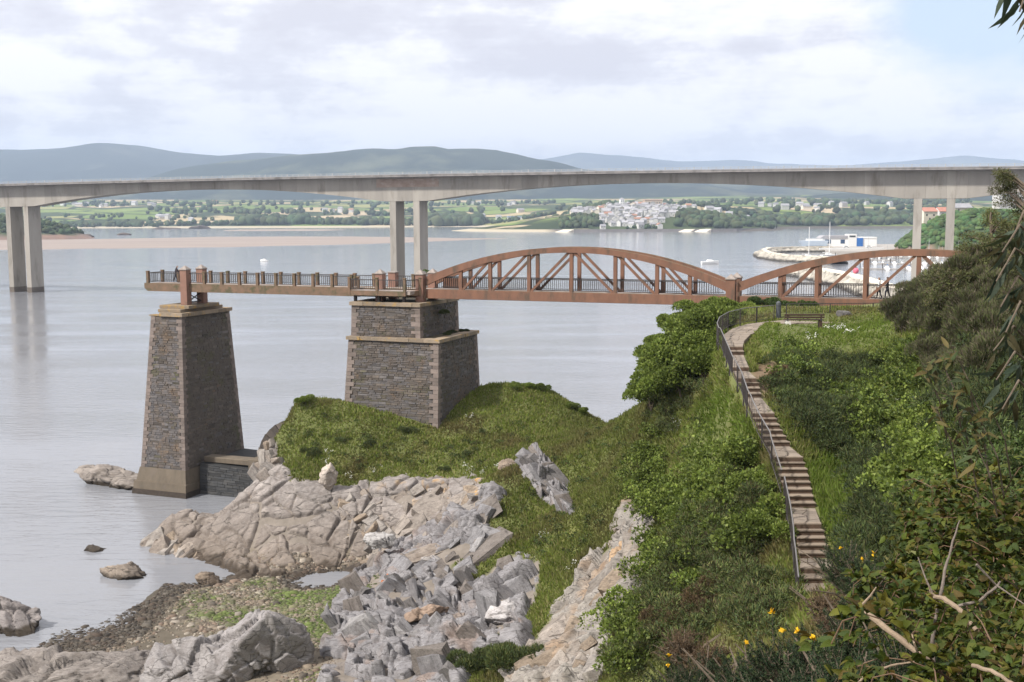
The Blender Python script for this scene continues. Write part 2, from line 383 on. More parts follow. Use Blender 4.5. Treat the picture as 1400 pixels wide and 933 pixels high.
# ------------------------------------------------------------------ water
def water_mat():
    m = bpy.data.materials.new('sea_water'); m.use_nodes = True
    n, l = m.node_tree.nodes, m.node_tree.links
    b = n['Principled BSDF']; b.inputs['Base Color'].default_value = (0.205, 0.212, 0.232, 1); b.inputs['Roughness'].default_value = 0.08
    b.inputs['IOR'].default_value = 1.33; b.inputs['Specular IOR Level'].default_value = 0.5
    g = N(n, 'ShaderNodeNewGeometry')
    def lay(scale, rot, st, det, dist):
        mp = N(n, 'ShaderNodeMapping'); mp.inputs['Scale'].default_value = st; mp.inputs['Rotation'].default_value = (0, 0, rot)
        l.new(g.outputs['Position'], mp.inputs['Vector'])
        z = N(n, 'ShaderNodeTexNoise', i_Scale=scale, i_Detail=det, i_Roughness=0.55, i_Distortion=dist); l.new(mp.outputs['Vector'], z.inputs['Vector']); return z
    a = lay(0.9, 0.35, (0.35, 1.3, 1), 4, 0.6)
    c = lay(3.4, -0.2, (0.5, 1.2, 1), 3, 0.3)
    d = lay(0.035, 0.1, (0.4, 1.6, 1), 4, 0.4)
    s = N(n, 'ShaderNodeMath', operation='MULTIPLY_ADD'); l.new(c.outputs['Fac'], s.inputs[0]); s.inputs[1].default_value = 0.22; l.new(a.outputs['Fac'], s.inputs[2])
    bn = N(n, 'ShaderNodeBump'); bn.inputs['Distance'].default_value = 0.30
    l.new(s.outputs[0], bn.inputs['Height'])
    # calm and ruffled stretches of the estuary
    mr = N(n, 'ShaderNodeMapRange'); mr.inputs['From Min'].default_value = 0.35; mr.inputs['From Max'].default_value = 0.65; mr.inputs['To Min'].default_value = 0.10; mr.inputs['To Max'].default_value = 0.50
    l.new(d.outputs['Fac'], mr.inputs['Value']); l.new(mr.outputs['Result'], bn.inputs['Strength'])
    l.new(bn.outputs['Normal'], b.inputs['Normal'])
    return m
S = 9000.0
sea = MB().add([(-S, -600, 0), (S, -600, 0), (S, 3200, 0), (-S, 3200, 0)], [(0, 1, 2, 3)]).build('sea', water_mat())
tag(sea, 'calm grey estuary water reflecting the cloudy sky', kind='structure')

# ------------------------------------------------------------------ headland terrain from surveyed points
class RBF:
    def __init__(s, P, c=2.0, scale=1.0):
        P = np.asarray(P, float); s.x = P[:, :2] / scale; s.sc = scale; s.c = c; s.m = P[:, 2].mean()
        A = np.sqrt(((s.x[:, None] - s.x[None]) ** 2).sum(-1) + c * c)
        A += np.eye(len(P)) * -0.35
        n = len(P); B = np.zeros((n + 3, n + 3)); B[:n, :n] = A; B[:n, n] = 1; B[:n, n + 1:] = s.x; B[n, :n] = 1; B[n + 1:, :n] = s.x.T
        s.w = np.linalg.solve(B, np.concatenate([P[:, 2], [0, 0, 0]]))
    def __call__(s, X, Y):
        q = np.stack([np.ravel(X), np.ravel(Y)], 1) / s.sc; r = np.zeros(len(q)); n = len(s.x)
        for k in range(0, len(q), 40000):
            e = q[k:k + 40000]; d = np.sqrt(((e[:, None] - s.x[None]) ** 2).sum(-1) + s.c ** 2)
            r[k:k + 40000] = d @ s.w[:n] + s.w[n] + e @ s.w[n + 1:]
        return r.reshape(np.shape(X))
# steps: (row, left column, right column) of each riser's top edge in the photograph; each riser drops RISE
RISE = 0.185
STEP_PX = [(474, 990, 1016), (480.5, 993, 1017), (502, 1002, 1024), (517, 1008, 1034), (523, 1012, 1037.5), (530.5, 1016, 1039), (538, 1020, 1041),
           (565, 1029, 1059), (572, 1033, 1062), (580.5, 1036, 1066), (588, 1040, 1070), (596, 1043.5, 1075), (604, 1048, 1080),
           (625, 1060, 1098), (632.5, 1061.5, 1101), (641, 1064, 1104), (650.5, 1067, 1106), (659, 1070, 1108), (668.5, 1073, 1110), (678, 1076, 1112), (687.5, 1080, 1115),
           (716, 1086, 1123), (725, 1088, 1127), (735, 1089.5, 1129), (745, 1091, 1132), (756, 1092.5, 1134.5), (777, 1094, 1140), (790, 1096, 1145), (808, 1098, 1149)]
STEPS = []
for i, (py, a, b) in enumerate(STEP_PX):
    z = 20.1 - RISE * i
    STEPS.append((Vector(Pz(a, py, z)), Vector(Pz(b, py, z))))
PATH_PX = [(474, 989, 1016, 20.1), (466, 988, 1018, 20.12), (457, 992, 1026, 20.15), (449, 1003, 1042, 20.18), (443.5, 1022, 1064, 20.2), (440.5, 1050, 1078, 20.2)]
px_pts = [  # photograph column, row, depth  (ground level below the plants)
    # knoll
    (400, 537, 100), (430, 547, 100), (478, 551, 99.3), (656, 529, 105), (700, 528, 105), (745, 535, 105), (790, 560, 101), (596, 586, 96.2), (540, 569, 97.7), (620, 562, 99), (635, 545, 102),
    (440, 640, 91.5), (385, 640, 93), (600, 662, 89), (660, 657, 87.5), (540, 622, 93), (500, 655, 90.5), (700, 600, 94), (450, 590, 96), (372, 578, 97.5), (356, 615, 96), (352, 655, 92.5), (640, 612, 92.7), (750, 585, 97),
    # slab outcrop foot and face
    (205, 745, 91.8), (250, 765, 88), (300, 778, 85.5), (450, 782, 83.5), (520, 772, 83.6), (250, 695, 92.5), (400, 660, 89.6), (320, 690, 90), (340, 725, 87.5), (460, 705, 87), (560, 705, 85.7), (640, 685, 84.5), (600, 740, 82),
    # craggy outcrop
    (455, 850, 70), (445, 933, 59.5), (540, 765, 78), (600, 785, 74), (650, 655, 83.5), (640, 720, 78.5), (730, 645, 83), (770, 695, 80), (700, 705, 78.5), (800, 655, 79), (820, 605, 84), (860, 625, 78), (880, 595, 79),
    (700, 800, 68.5), (760, 765, 70), (820, 725, 69), (560, 855, 67), (520, 900, 63), (600, 900, 62), (680, 865, 62), (650, 933, 57), (730, 933, 54), (750, 865, 60), (780, 805, 63.5),
    # cliff strip and green spur
    (870, 695, 68), (850, 765, 62), (830, 855, 55.5), (800, 933, 49.5), (905, 705, 66), (920, 645, 66), (900, 805, 56), (880, 905, 47.5), (950, 805, 50), (980, 745, 52), (960, 905, 40), (1000, 690, 52), (1030, 655, 50),
    (1040, 770, 44), (1060, 860, 34), (930, 605, 70), (955, 545, 68), (965, 585, 64), (1000, 565, 60), (900, 525, 76), (850, 572, 88), (885, 555, 82), (940, 455, 80), (975, 470, 71), (985, 440, 76), (1000, 600, 56),
    # terrace and bank
    (1060, 442, 71), (1100, 440, 71), (1150, 441, 71), (1200, 442, 69), (1075, 448, 68), (1140, 452, 66), (1050, 470, 62), (1100, 472, 62), (1150, 478, 61), (1200, 482, 60), (1060, 520, 57), (1100, 520, 56), (1150, 520, 56),
    (1100, 565, 51), (1180, 560, 51), (1150, 625, 45.5), (1150, 685, 42), (1200, 650, 42.5), (1250, 500, 53), (1300, 440, 48), (1300, 565, 38), (1260, 655, 34), (1300, 700, 26), (1185, 765, 34.5), (1160, 800, 33.5), (1400, 600, 22), (1400, 450, 36),
    (1010, 433, 81), (1100, 433, 82), (1180, 432, 82),
]
w_pts = [(-60, 60, -3), (-60, 110, -3), (-45, 130, -4), (0, 125, -5), (30, 125, -4), (-40, 84, -1.2), (-30, 106, -2.5), (-24, 104, -0.5), (-16, 112, -3), (4, 114, -2), (17, 107, 1.5), (14, 96, 7), (22, 100, 4), (-40, 60, 0.0), (-30, 40, 1.5), (-20, 20, 6), (-35, 72, -0.2), (-55, 20, -2),
         (0, 0, 25.4), (3, 0, 25.5), (8, 2, 25.6), (0, 5, 23.6), (-6, 2, 23.5), (1.3, 9, 21.9), (4, 9, 22.9), (3, 16, 19.2), (6, 14, 21.5), (6, 22, 17.2), (-4, 12, 18.6), (0, 20, 14.2), (-6, 30, 7.5), (0, 30, 11), (3, 28, 14.0), (7.5, 27, 16.3), (-12, 42, 2.5), (-4, 42, 5.2),
         (12, 12, 25.0), (14, 24, 24.0), (20, 35, 25.0), (24, 50, 25.0), (27, 60, 24.6), (35, 75, 22.5), (45, 75, 23.5), (60, 95, 24), (60, 60, 29), (60, 20, 31), (30, 10, 29), (30, 84, 19.5), (24, 82, 19.2), (40, 96, 15), (24, 92, 12), (50, 120, 2), (35, 110, 2),
         (-3.2, 71, 1.0), (-20.8, 95, 1.5), (-22.5, 95, 0.6), (-24, 98, -.3), (-23.5, 92.5, 1.6), (-25, 101, -1.2), (-21.8, 98.5, 0.5)]
w_pts += [(PA[0] + s * E1[0] + w * N1[0], PA[1] + s * E1[1] + w * N1[1], z) for s, w, z in ((2, -5, -2.2), (6, -5, -2), (10, -4.5, -1.6), (6, 2, -2.2), (9, 2, -2), (11.5, 3, -1.5), (12.5, -3, -1.0), (10, 8, -2), (14, 5, .5), (4, 10, -2.5))]
for a, b in ((230, 800), (200, 845), (130, 876), (60, 893)):
    w_pts.append(tuple(Pz(a, b, 0.02)))
for a, b, z in ((480, 800, 0.75), (400, 850, 0.75), (440, 900, 1.1), (350, 800, 0.35), (300, 830, 0.35), (330, 900, 0.8), (250, 900, 0.4), (200, 930, 0.3), (120, 933, 0.2)):
    w_pts.append(tuple(Pz(a, b, z)))
for a, b in STEPS[::2]:
    d = (b - a).normalized(); w_pts.append(tuple(a - d * 0.5 + Vector((0, 0, -0.25)))); w_pts.append(tuple(b + d * 0.4 + Vector((0, 0, -0.1))))
for py, a, b, z in PATH_PX:
    q = Pz((a + b) / 2, py, z - 0.1); w_pts.append(tuple(q))
ground = RBF([tuple(Py(*p)) for p in px_pts] + w_pts, 1.5)
GX0, GX1, GY0, GY1, GS = -62.0, 66.0, -6.0, 128.0, 0.4
gx = np.arange(GX0, GX1 + .01, GS); gy = np.arange(GY0, GY1 + .01, GS)
XX, YY = np.meshgrid(gx, gy)
ZZ = ground(XX, YY)
flat3 = lambda X, Y: np.stack([X.ravel(), Y.ravel(), np.zeros(X.size)], 1)
q = flat3(XX, YY)
rough_amt = np.clip((ZZ.ravel() - 1.0) / 3, 0.12, 1) * np.where((YY.ravel() > 60) & (XX.ravel() > 10) & (ZZ.ravel() > 18.5), .25, 1)
ZZ = ZZ + (rough_amt * (0.38 * fbm(q / 3.1, 4, 3) + 0.10 * fbm(q / 0.9, 2, 9))).reshape(ZZ.shape)
# keep the path corridor smooth and just below the paving
pc = [((a + b) / 2) for a, b in STEPS] + [Vector(Pz((a + b) / 2, py, z)) for py, a, b, z in PATH_PX[1:]]
pc_sorted = [Vector(Pz((a + b) / 2, py, z)) for py, a, b, z in PATH_PX[::-1]][:-1] + [((a + b) / 2) for a, b in STEPS]
def corridor(X, Y, ext=True):
    d = np.full(X.shape, 1e9); zz = np.zeros(X.shape)
    for a, b in zip(pc_sorted[:-1], pc_sorted[1:]):
        ab = b - a; t = np.clip(((X - a.x) * ab.x + (Y - a.y) * ab.y) / (ab.x ** 2 + ab.y ** 2 + 1e-9), 0, 1)
        e = np.hypot(X - a.x - t * ab.x, Y - a.y - t * ab.y); m = e < d
        d = np.where(m, e, d); zz = np.where(m, a.z + t * ab.z, zz)
    return d, zz
cd, cz = corridor(XX, YY)
w = np.clip((1.25 - cd) / 0.6, 0, 1)
ZZ = ZZ * (1 - w) + (cz - 0.24) * w
def T(x, y):
    x = np.asarray(x, float); y = np.asarray(y, float)
    fx = np.clip((x - GX0) / GS, 0, len(gx) - 1.001); fy = np.clip((y - GY0) / GS, 0, len(gy) - 1.001)
    i = fx.astype(int); j = fy.astype(int); u = fx - i; v = fy - j
    return ZZ[j, i] * (1 - u) * (1 - v) + ZZ[j, i + 1] * u * (1 - v) + ZZ[j + 1, i] * (1 - u) * v + ZZ[j + 1, i + 1] * u * v
def Tn(x, y):
    e = 0.5; n = np.stack([T(x - e, y) - T(x + e, y), T(x, y - e) - T(x, y + e), np.full(np.shape(x), 2 * e)], -1)
    return n / np.linalg.norm(n, axis=-1, keepdims=True)
# zones of cover, outlined on the ground
Z_BEACH = [(0, 933), (0, 880), (130, 860), (215, 820), (250, 760), (520, 760), (540, 780), (470, 830), (455, 933)]
Z_SLAB = [(196, 745), (205, 715), (245, 690), (300, 678), (345, 662), (356, 648), (342, 625), (352, 585), (368, 592), (380, 630), (398, 655), (450, 664), (520, 665), (560, 655), (650, 655), (690, 675), (655, 690), (650, 720), (560, 780), (440, 785), (300, 782), (215, 758)]
Z_CRAG = [(438, 940), (452, 840), (520, 760), (560, 735), (630, 700), (650, 720), (690, 735), (660, 760), (620, 770), (640, 800), (700, 760), (740, 770), (735, 810), (715, 850), (720, 905), (640, 900), (630, 940)]
Z_STRIP = [(690, 940), (700, 905), (760, 840), (800, 790), (840, 735), (855, 690), (880, 680), (890, 700), (885, 745), (880, 790), (845, 830), (828, 880), (815, 940)]
Z_RIB = [(712, 640), (735, 622), (752, 640), (775, 675), (782, 700), (760, 695), (735, 668)]
Z_RIB2 = [(640, 705), (665, 668), (688, 675), (668, 705), (652, 735), (630, 740)]
Z_PATCH = [(1030, 500), (1060, 492), (1072, 520), (1060, 545), (1040, 535)]
ROCKS = [Z_SLAB, Z_CRAG, Z_STRIP, Z_RIB, Z_RIB2]
tp = np.stack([XX.ravel(), YY.ravel(), ZZ.ravel()], 1)
tpx, tpy = proj(tp)
def zone(X, Y, Zv, poly, wob=7):
    P3 = np.stack([X, Y, Zv], 1); a, b = proj(P3)
    return polydist(a + wob * fbm(P3 / 1.2, 3, 31), b + wob * fbm(P3 / 1.2, 3, 47), poly)
tcol = np.tile(np.array([0.115, 0.13, 0.042]), (len(tp), 1))
f1 = fbm(tp / 6, 4, 5)[:, None]
tcol = tcol * (1 + 0.35 * f1) + np.clip(fbm(tp / 3, 4, 8), 0, 1)[:, None] * np.array([0.06, 0.03, 0.01])
for zp in ROCKS + [Z_PATCH]:
    m = zone(tp[:, 0], tp[:, 1], tp[:, 2], zp) > 0
    tcol[m] = np.array([0.20, 0.14, 0.09]) if zp is Z_PATCH else np.array([0.22, 0.19, 0.165])
low = tp[:, 2] < 1.15
sand = np.array([0.20, 0.168, 0.13]) * (1 + 0.25 * fbm(tp / 2, 4, 2)[:, None]); wet = np.array([0.085, 0.072, 0.055])
k = np.clip((tp[:, 2] - 0.05) / 0.5, 0, 1)[:, None]
tcol[low] = (wet * (1 - k) + sand * k)[low]
M['earth'] = mat('headland_earth', (1, 1, 1), (0.7, 0.7, 0.68), 1.3, 0.95, 0.6, 6, attr=True, coord='World')
nx, ny = len(gx), len(gy)
ii = (np.arange(ny - 1)[:, None] * nx + np.arange(nx - 1)[None]).ravel()
land = fast('headland', tp, np.stack([ii, ii + 1, ii + nx + 1, ii + nx], 1), M['earth'], col=tcol, smooth=True)
tag(land, 'grassy rocky headland sloping down to the estuary', kind='structure')

# ------------------------------------------------------------------ fractured rock
def rock_mat(name, veins=0.5, bdist=0.05, jscale=0.55, block=False):
    m = bpy.data.materials.new(name); m.use_nodes = True
    n, l = m.node_tree.nodes, m.node_tree.links; b = n['Principled BSDF']; b.inputs['Roughness'].default_value = 0.85; b.inputs['Specular IOR Level'].default_value = 0.25
    g = N(n, 'ShaderNodeNewGeometry'); at = N(n, 'ShaderNodeAttribute', attribute_name='Col')
    nz = N(n, 'ShaderNodeTexNoise', i_Scale=1.1, i_Detail=9.0, i_Roughness=0.68); l.new(g.outputs['Position'], nz.inputs['Vector'])
    r = ramp(n, [(0.30, (0.62, 0.58, 0.55)), (0.5, (0.95, 0.94, 0.93)), (0.70, (1.22, 1.2, 1.17))]); l.new(nz.outputs['Fac'], r.inputs['Fac'])
    mm = N(n, 'ShaderNodeMix', data_type='RGBA', blend_type='MULTIPLY'); mm.inputs['Factor'].default_value = 1; l.new(at.outputs['Color'], mm.inputs['A']); l.new(r.outputs['Color'], mm.inputs['B'])
    # dark lichen streaks and pale quartz along the bedding
    mp = N(n, 'ShaderNodeMapping'); mp.inputs['Rotation'].default_value = (0.5, 0.9, 0.4); mp.inputs['Scale'].default_value = (0.6, 3.2, 3.2); l.new(g.outputs['Position'], mp.inputs['Vector'])
    n2 = N(n, 'ShaderNodeTexNoise', i_Scale=1.5, i_Detail=7.0, i_Roughness=0.7); l.new(mp.outputs['Vector'], n2.inputs['Vector'])
    r2 = ramp(n, [(0.58, 0.0), (0.63, veins)]); l.new(n2.outputs['Fac'], r2.inputs['Fac'])
    m2 = N(n, 'ShaderNodeMix', data_type='RGBA'); l.new(r2.outputs['Color'], m2.inputs['Factor']); l.new(mm.outputs['Result'], m2.inputs['A']); m2.inputs['B'].default_value = (0.075, 0.068, 0.066, 1)
    vo = N(n, 'ShaderNodeTexVoronoi', feature='DISTANCE_TO_EDGE', i_Scale=1.3); l.new(mp.outputs['Vector'], vo.inputs['Vector'])
    rv = ramp(n, [(0.0, 0.0), (0.05, 1.0)]); l.new(vo.outputs['Distance'], rv.inputs['Fac'])
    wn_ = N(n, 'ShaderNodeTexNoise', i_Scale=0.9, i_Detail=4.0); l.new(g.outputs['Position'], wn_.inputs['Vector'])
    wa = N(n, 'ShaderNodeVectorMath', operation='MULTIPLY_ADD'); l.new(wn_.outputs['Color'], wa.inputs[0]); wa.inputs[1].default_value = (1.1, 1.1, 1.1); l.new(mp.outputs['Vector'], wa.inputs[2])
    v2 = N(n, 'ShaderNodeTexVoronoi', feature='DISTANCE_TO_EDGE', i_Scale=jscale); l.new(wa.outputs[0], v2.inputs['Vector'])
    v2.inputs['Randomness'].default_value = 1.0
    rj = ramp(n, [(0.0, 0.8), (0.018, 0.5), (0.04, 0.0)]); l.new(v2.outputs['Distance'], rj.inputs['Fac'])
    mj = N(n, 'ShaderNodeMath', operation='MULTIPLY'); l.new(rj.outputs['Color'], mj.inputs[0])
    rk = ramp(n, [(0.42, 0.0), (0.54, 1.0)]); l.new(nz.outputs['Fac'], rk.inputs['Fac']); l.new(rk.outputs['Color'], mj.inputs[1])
    m5 = N(n, 'ShaderNodeMix', data_type='RGBA'); l.new(mj.outputs[0], m5.inputs['Factor']); l.new(m2.outputs['Result'], m5.inputs['A']); m5.inputs['B'].default_value = (0.035, 0.03, 0.027, 1)  # crevice shade painted into the rock colour as thin dark crack lines
    n6 = N(n, 'ShaderNodeTexNoise', i_Scale=7.0, i_Detail=5.0, i_Roughness=0.7); l.new(mp.outputs['Vector'], n6.inputs['Vector'])
    r6 = ramp(n, [(0.3, 0.72), (0.7, 1.25)]); l.new(n6.outputs['Fac'], r6.inputs['Fac'])
    m6 = N(n, 'ShaderNodeMix', data_type='RGBA', blend_type='MULTIPLY'); m6.inputs['Factor'].default_value = 1; l.new(m5.outputs['Result'], m6.inputs['A']); l.new(r6.outputs['Color'], m6.inputs['B'])
    res = m6.outputs['Result']
    if block:                                    # thin dark partings along each block's own bedding instead of the joint web
        m6.inputs['A'].links and None; l.new(m2.outputs['Result'], m6.inputs['A'])
        tcb = N(n, 'ShaderNodeTexCoord'); mpb = N(n, 'ShaderNodeMapping'); mpb.inputs['Scale'].default_value = (1.2, 2.6, 9.0); l.new(tcb.outputs['Object'], mpb.inputs['Vector'])
        oi = N(n, 'ShaderNodeObjectInfo'); va = N(n, 'ShaderNodeVectorMath', operation='ADD'); l.new(mpb.outputs['Vector'], va.inputs[0])
        sc_ = N(n, 'ShaderNodeVectorMath', operation='SCALE'); sc_.inputs['Scale'].default_value = 37.0; l.new(oi.outputs['Random'], sc_.inputs[0]); l.new(sc_.outputs[0], va.inputs[1])
        nb_ = N(n, 'ShaderNodeTexNoise', i_Scale=1.6, i_Detail=6.0, i_Roughness=0.65); l.new(va.outputs[0], nb_.inputs['Vector'])
        rb_ = ramp(n, [(0.36, 0.42), (0.44, 0.85), (0.5, 1.0), (0.56, 1.0), (0.62, 0.72), (0.7, 1.2)]); l.new(nb_.outputs['Fac'], rb_.inputs['Fac'])
        m8 = N(n, 'ShaderNodeMix', data_type='RGBA', blend_type='MULTIPLY'); m8.inputs['Factor'].default_value = 0.9; l.new(res, m8.inputs['A']); l.new(rb_.outputs['Color'], m8.inputs['B']); res = m8.outputs['Result']
    l.new(res, b.inputs['Base Color'])
    ad = N(n, 'ShaderNodeMath', operation='MULTIPLY_ADD'); l.new(n2.outputs['Fac'], ad.inputs[0]); ad.inputs[1].default_value = 1.2; rvs = N(n, 'ShaderNodeMath', operation='MULTIPLY'); rvs.inputs[1].default_value = .25; l.new(rv.outputs['Color'], rvs.inputs[0]); l.new(rvs.outputs[0], ad.inputs[2])
    bn = N(n, 'ShaderNodeBump', i_Strength=0.75, i_Distance=bdist); l.new(ad.outputs[0], bn.inputs['Height']); l.new(bn.outputs['Normal'], b.inputs['Normal'])
    return m
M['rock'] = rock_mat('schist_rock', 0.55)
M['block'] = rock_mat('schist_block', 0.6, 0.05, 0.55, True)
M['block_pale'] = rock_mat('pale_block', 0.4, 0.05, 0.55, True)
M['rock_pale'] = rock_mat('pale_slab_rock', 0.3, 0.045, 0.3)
def rot3(ax, ay, az):
    return np.array(Matrix.Rotation(az, 3, 'Z') @ Matrix.Rotation(ay, 3, 'Y') @ Matrix.Rotation(ax, 3, 'X'))
def fracture(P, levels, s, cut=1.1):
    """block-jointed displacement: each cell is a tilted facet standing proud of or behind its neighbours"""
    h = np.zeros(len(P)); tint = np.zeros(len(P)); crack = np.full(len(P), 9.0)
    for k, (size, amp, tilt, R, st) in enumerate(levels):
        warp = P + 0.13 * size * np.stack([fbm(P / size, 3, s + 3 * k + j) for j in range(3)], 1)
        Q = (warp @ R.T) / (size * np.array(st))
        C, ctr, d1, d2 = cells(Q, s + 50 * k)
        dq = Q - ctr
        h += amp * (C[:, 0] - 0.5) * 2 + tilt * ((C[:, 1] - 0.5) * dq[:, 0] + (C[:, 2] - 0.5) * dq[:, 1] + (C[:, 3] - .5) * dq[:, 2]) * 2
        e = d2 - d1
        h -= cut * amp * np.clip(1 - e / (0.05 + 0.02 * k), 0, 1)
        tint += (C[:, 3] - 0.5) * (0.5 if k == 0 else 0.3)
    return h, tint
def bedding(a, c):
    a = np.array(a, float); a /= np.linalg.norm(a); c = np.array(c, float); c -= a * (c @ a); c /= np.linalg.norm(c); return np.stack([a, np.cross(c, a), c])
R_BED = bedding((0.55, -0.35, -0.75), (-0.75, -0.5, 0.3))
R_BED2 = bedding((0.75, 0.3, 0.5), (-0.2, -0.8, 0.55))
R_BED3 = bedding((0.9, 0.2, 0.35), (-0.3, -0.3, 0.9))
def outcrop(name, label, poly, step, lift, levels, colf, seed, edge=10, wob=9, group=None, small=False, cut=1.1):
    poly_np = np.array(poly)
    # world bounds of the outline
    m = inpoly(tpx, tpy, [(x, y) for x, y in poly_np]) & (tp[:, 1] > 20)
    m2 = zone(tp[:, 0], tp[:, 1], tp[:, 2], poly, 0) > -16
    b = tp[m2 & (tp[:, 1] > 20) & (tp[:, 2] > -2.5)]
    x = np.arange(b[:, 0].min() - 1, b[:, 0].max() + 1, step); y = np.arange(b[:, 1].min() - 1, b[:, 1].max() + 1, step)
    X, Y = np.meshgrid(x, y); Z = T(X, Y)
    P = np.stack([X.ravel(), Y.ravel(), Z.ravel()], 1); nn = Tn(P[:, 0], P[:, 1])
    sd = zone(P[:, 0], P[:, 1], P[:, 2], poly, wob)
    keepv = sd > -edge * 1.3
    h = np.zeros(len(P)); tint = np.zeros(len(P))
    hh, tt = fracture(P[keepv], levels, seed, cut); h[keepv] = hh; tint[keepv] = tt
    mask = np.clip(sd / edge + 0.6, -0.7, 1)
    off = lift * mask + h * np.clip(mask + 0.5, 0, 1)
    P = P + nn * off[:, None]
    col = np.clip(colf(P, tint), 0.02, 0.8)
    nx, ny = len(x), len(y); ii = (np.arange(ny - 1)[:, None] * nx + np.arange(nx - 1)[None]).ravel()
    Fq = np.stack([ii, ii + 1, ii + nx + 1, ii + nx], 1); ok = keepv[Fq].all(1).reshape(ny - 1, nx - 1)
    lab = np.zeros(ok.shape, int); best, cur_ = (0, 0), 0          # keep the largest connected piece
    for sj, si in zip(*np.nonzero(ok)):
        if lab[sj, si]: continue
        cur_ += 1; stack = [(sj, si)]; lab[sj, si] = cur_; cnt = 0
        while stack:
            j, i = stack.pop(); cnt += 1
            for dj, di in ((1, 0), (-1, 0), (0, 1), (0, -1)):
                a_, b_ = j + dj, i + di
                if 0 <= a_ < ny - 1 and 0 <= b_ < nx - 1 and ok[a_, b_] and not lab[a_, b_]: lab[a_, b_] = cur_; stack.append((a_, b_))
        mY = (y[0] + np.mean([0]) ) if False else float(Y[:-1, :-1][lab == cur_].mean())
        if cnt > 250: best = max(best, (-mY if small else cnt, cur_)) if best != (0, 0) else (-mY if small else cnt, cur_)
    Fq = Fq[(lab == best[1]).ravel()]
    used = np.unique(Fq); remap = np.full(len(P), -1); remap[used] = np.arange(len(used))
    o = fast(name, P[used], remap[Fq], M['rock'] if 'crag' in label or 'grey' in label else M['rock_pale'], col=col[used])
    return tag(o, label, 'rock outcrop', group)
def slabcol(P, t):
    lo = np.clip((P[:, 2] - 0.2) / 5.0, 0, 1)[:, None]
    c = np.array([0.175, 0.145, 0.122]) * (1 - lo) + np.array([0.255, 0.232, 0.222]) * lo
    c = c * (1 + 0.28 * t[:, None] + 0.12 * fbm(P / 1.5, 3, 4)[:, None])
    li = np.clip((fbm(P / 0.9, 4, 77) - 0.22) * 5, 0, 1) * np.clip((P[:, 2] - 3.6) / 1.5, 0, 1) * np.clip((P[:, 0] + 12) / 6, 0, 1)
    c = c * (1 - li[:, None] * .8) + np.array([0.42, 0.25, 0.08]) * li[:, None] * .8
    wet = np.clip((0.75 - P[:, 2] + 0.5 * fbm(P / .6, 3, 3)) / 0.35, 0, 1)[:, None] * .92
    return c * (1 - wet) + np.array([0.05, 0.038, 0.028]) * wet
def cragcol(P, t):
    c = np.array([0.215, 0.208, 0.218]) * (1 + 0.3 * t[:, None] + 0.15 * fbm(P / 1.2, 3, 4)[:, None])
    r = np.clip((fbm(P / 1.6, 4, 71) - 0.15) * 3, 0, 1)[:, None] * 0.6
    c = c * (1 - r) + np.array([0.21, 0.15, 0.118]) * r
    wet = np.clip((0.95 - P[:, 2] + 0.3 * fbm(P / .6, 3, 3)) / 0.4, 0, 1)[:, None] * 0.6
    return c * (1 - wet) + np.array([0.10, 0.085, 0.07]) * wet
def stripcol(P, t):
    c = np.array([0.265, 0.245, 0.225]) * (1 + 0.3 * t[:, None] + 0.15 * fbm(P / 1.2, 3, 4)[:, None])
    r = np.clip((fbm(P / 2.2, 3, 91) - 0.1) * 3, 0, 1)[:, None] * 0.7
    return c * (1 - r) + np.array([0.27, 0.18, 0.11]) * r
slab = outcrop('rock_outcrop', 'broad pale tan slab of cracked rock below the grassy knoll', Z_SLAB, 0.09, 0.35,
        [(4.6, 0.24, 0.35, R_BED2, (1.7, 1, 1)), (1.9, 0.13, 0.16, R_BED, (1.5, 0.9, 0.9)), (0.6, 0.028, 0.05, R_BED2, (1.8, .7, .8))], slabcol, 3, cut=2.2)
crag = outcrop('rock_outcrop', 'craggy silver grey rock with dark fissures beside the shingle cove', Z_CRAG, 0.085, 0.35,
        [(3.4, 0.5, 0.85, R_BED, (2.0, .8, .75)), (1.5, 0.17, 0.36, R_BED, (2.2, .75, .7)), (0.6, 0.032, 0.07, R_BED, (2.2, .7, .7))], cragcol, 23, cut=2.0)
cliff = outcrop('rock_outcrop', 'steep strip of grey and ochre rock face beside the ivy slope', Z_STRIP, 0.085, 0.4,
        [(2.8, 0.4, 0.7, R_BED2, (1.5, .9, .8)), (1.0, 0.14, 0.35, R_BED2, (1.8, .7, .7)), (0.4, 0.04, 0.1, R_BED, (2, .7, .7))], stripcol, 43)
rib = outcrop('rock_outcrop', 'dark layered grey rib of rock poking from the grass gully', Z_RIB, 0.08, 0.7,
        [(1.6, 0.4, 0.7, R_BED, (2.4, .7, .5)), (0.6, 0.16, 0.35, R_BED, (2.5, .6, .6))], cragcol, 63, 7, 5, small=True)
ledge = outcrop('rock_outcrop', 'small grey ledge of rock at the foot of the knoll grass', Z_RIB2, 0.08, 0.45,
        [(1.6, 0.3, 0.6, R_BED, (1.6, .8, .7)), (0.6, 0.12, 0.3, R_BED2, (1.8, .7, .7))], cragcol, 83, 7, 5, small=True)

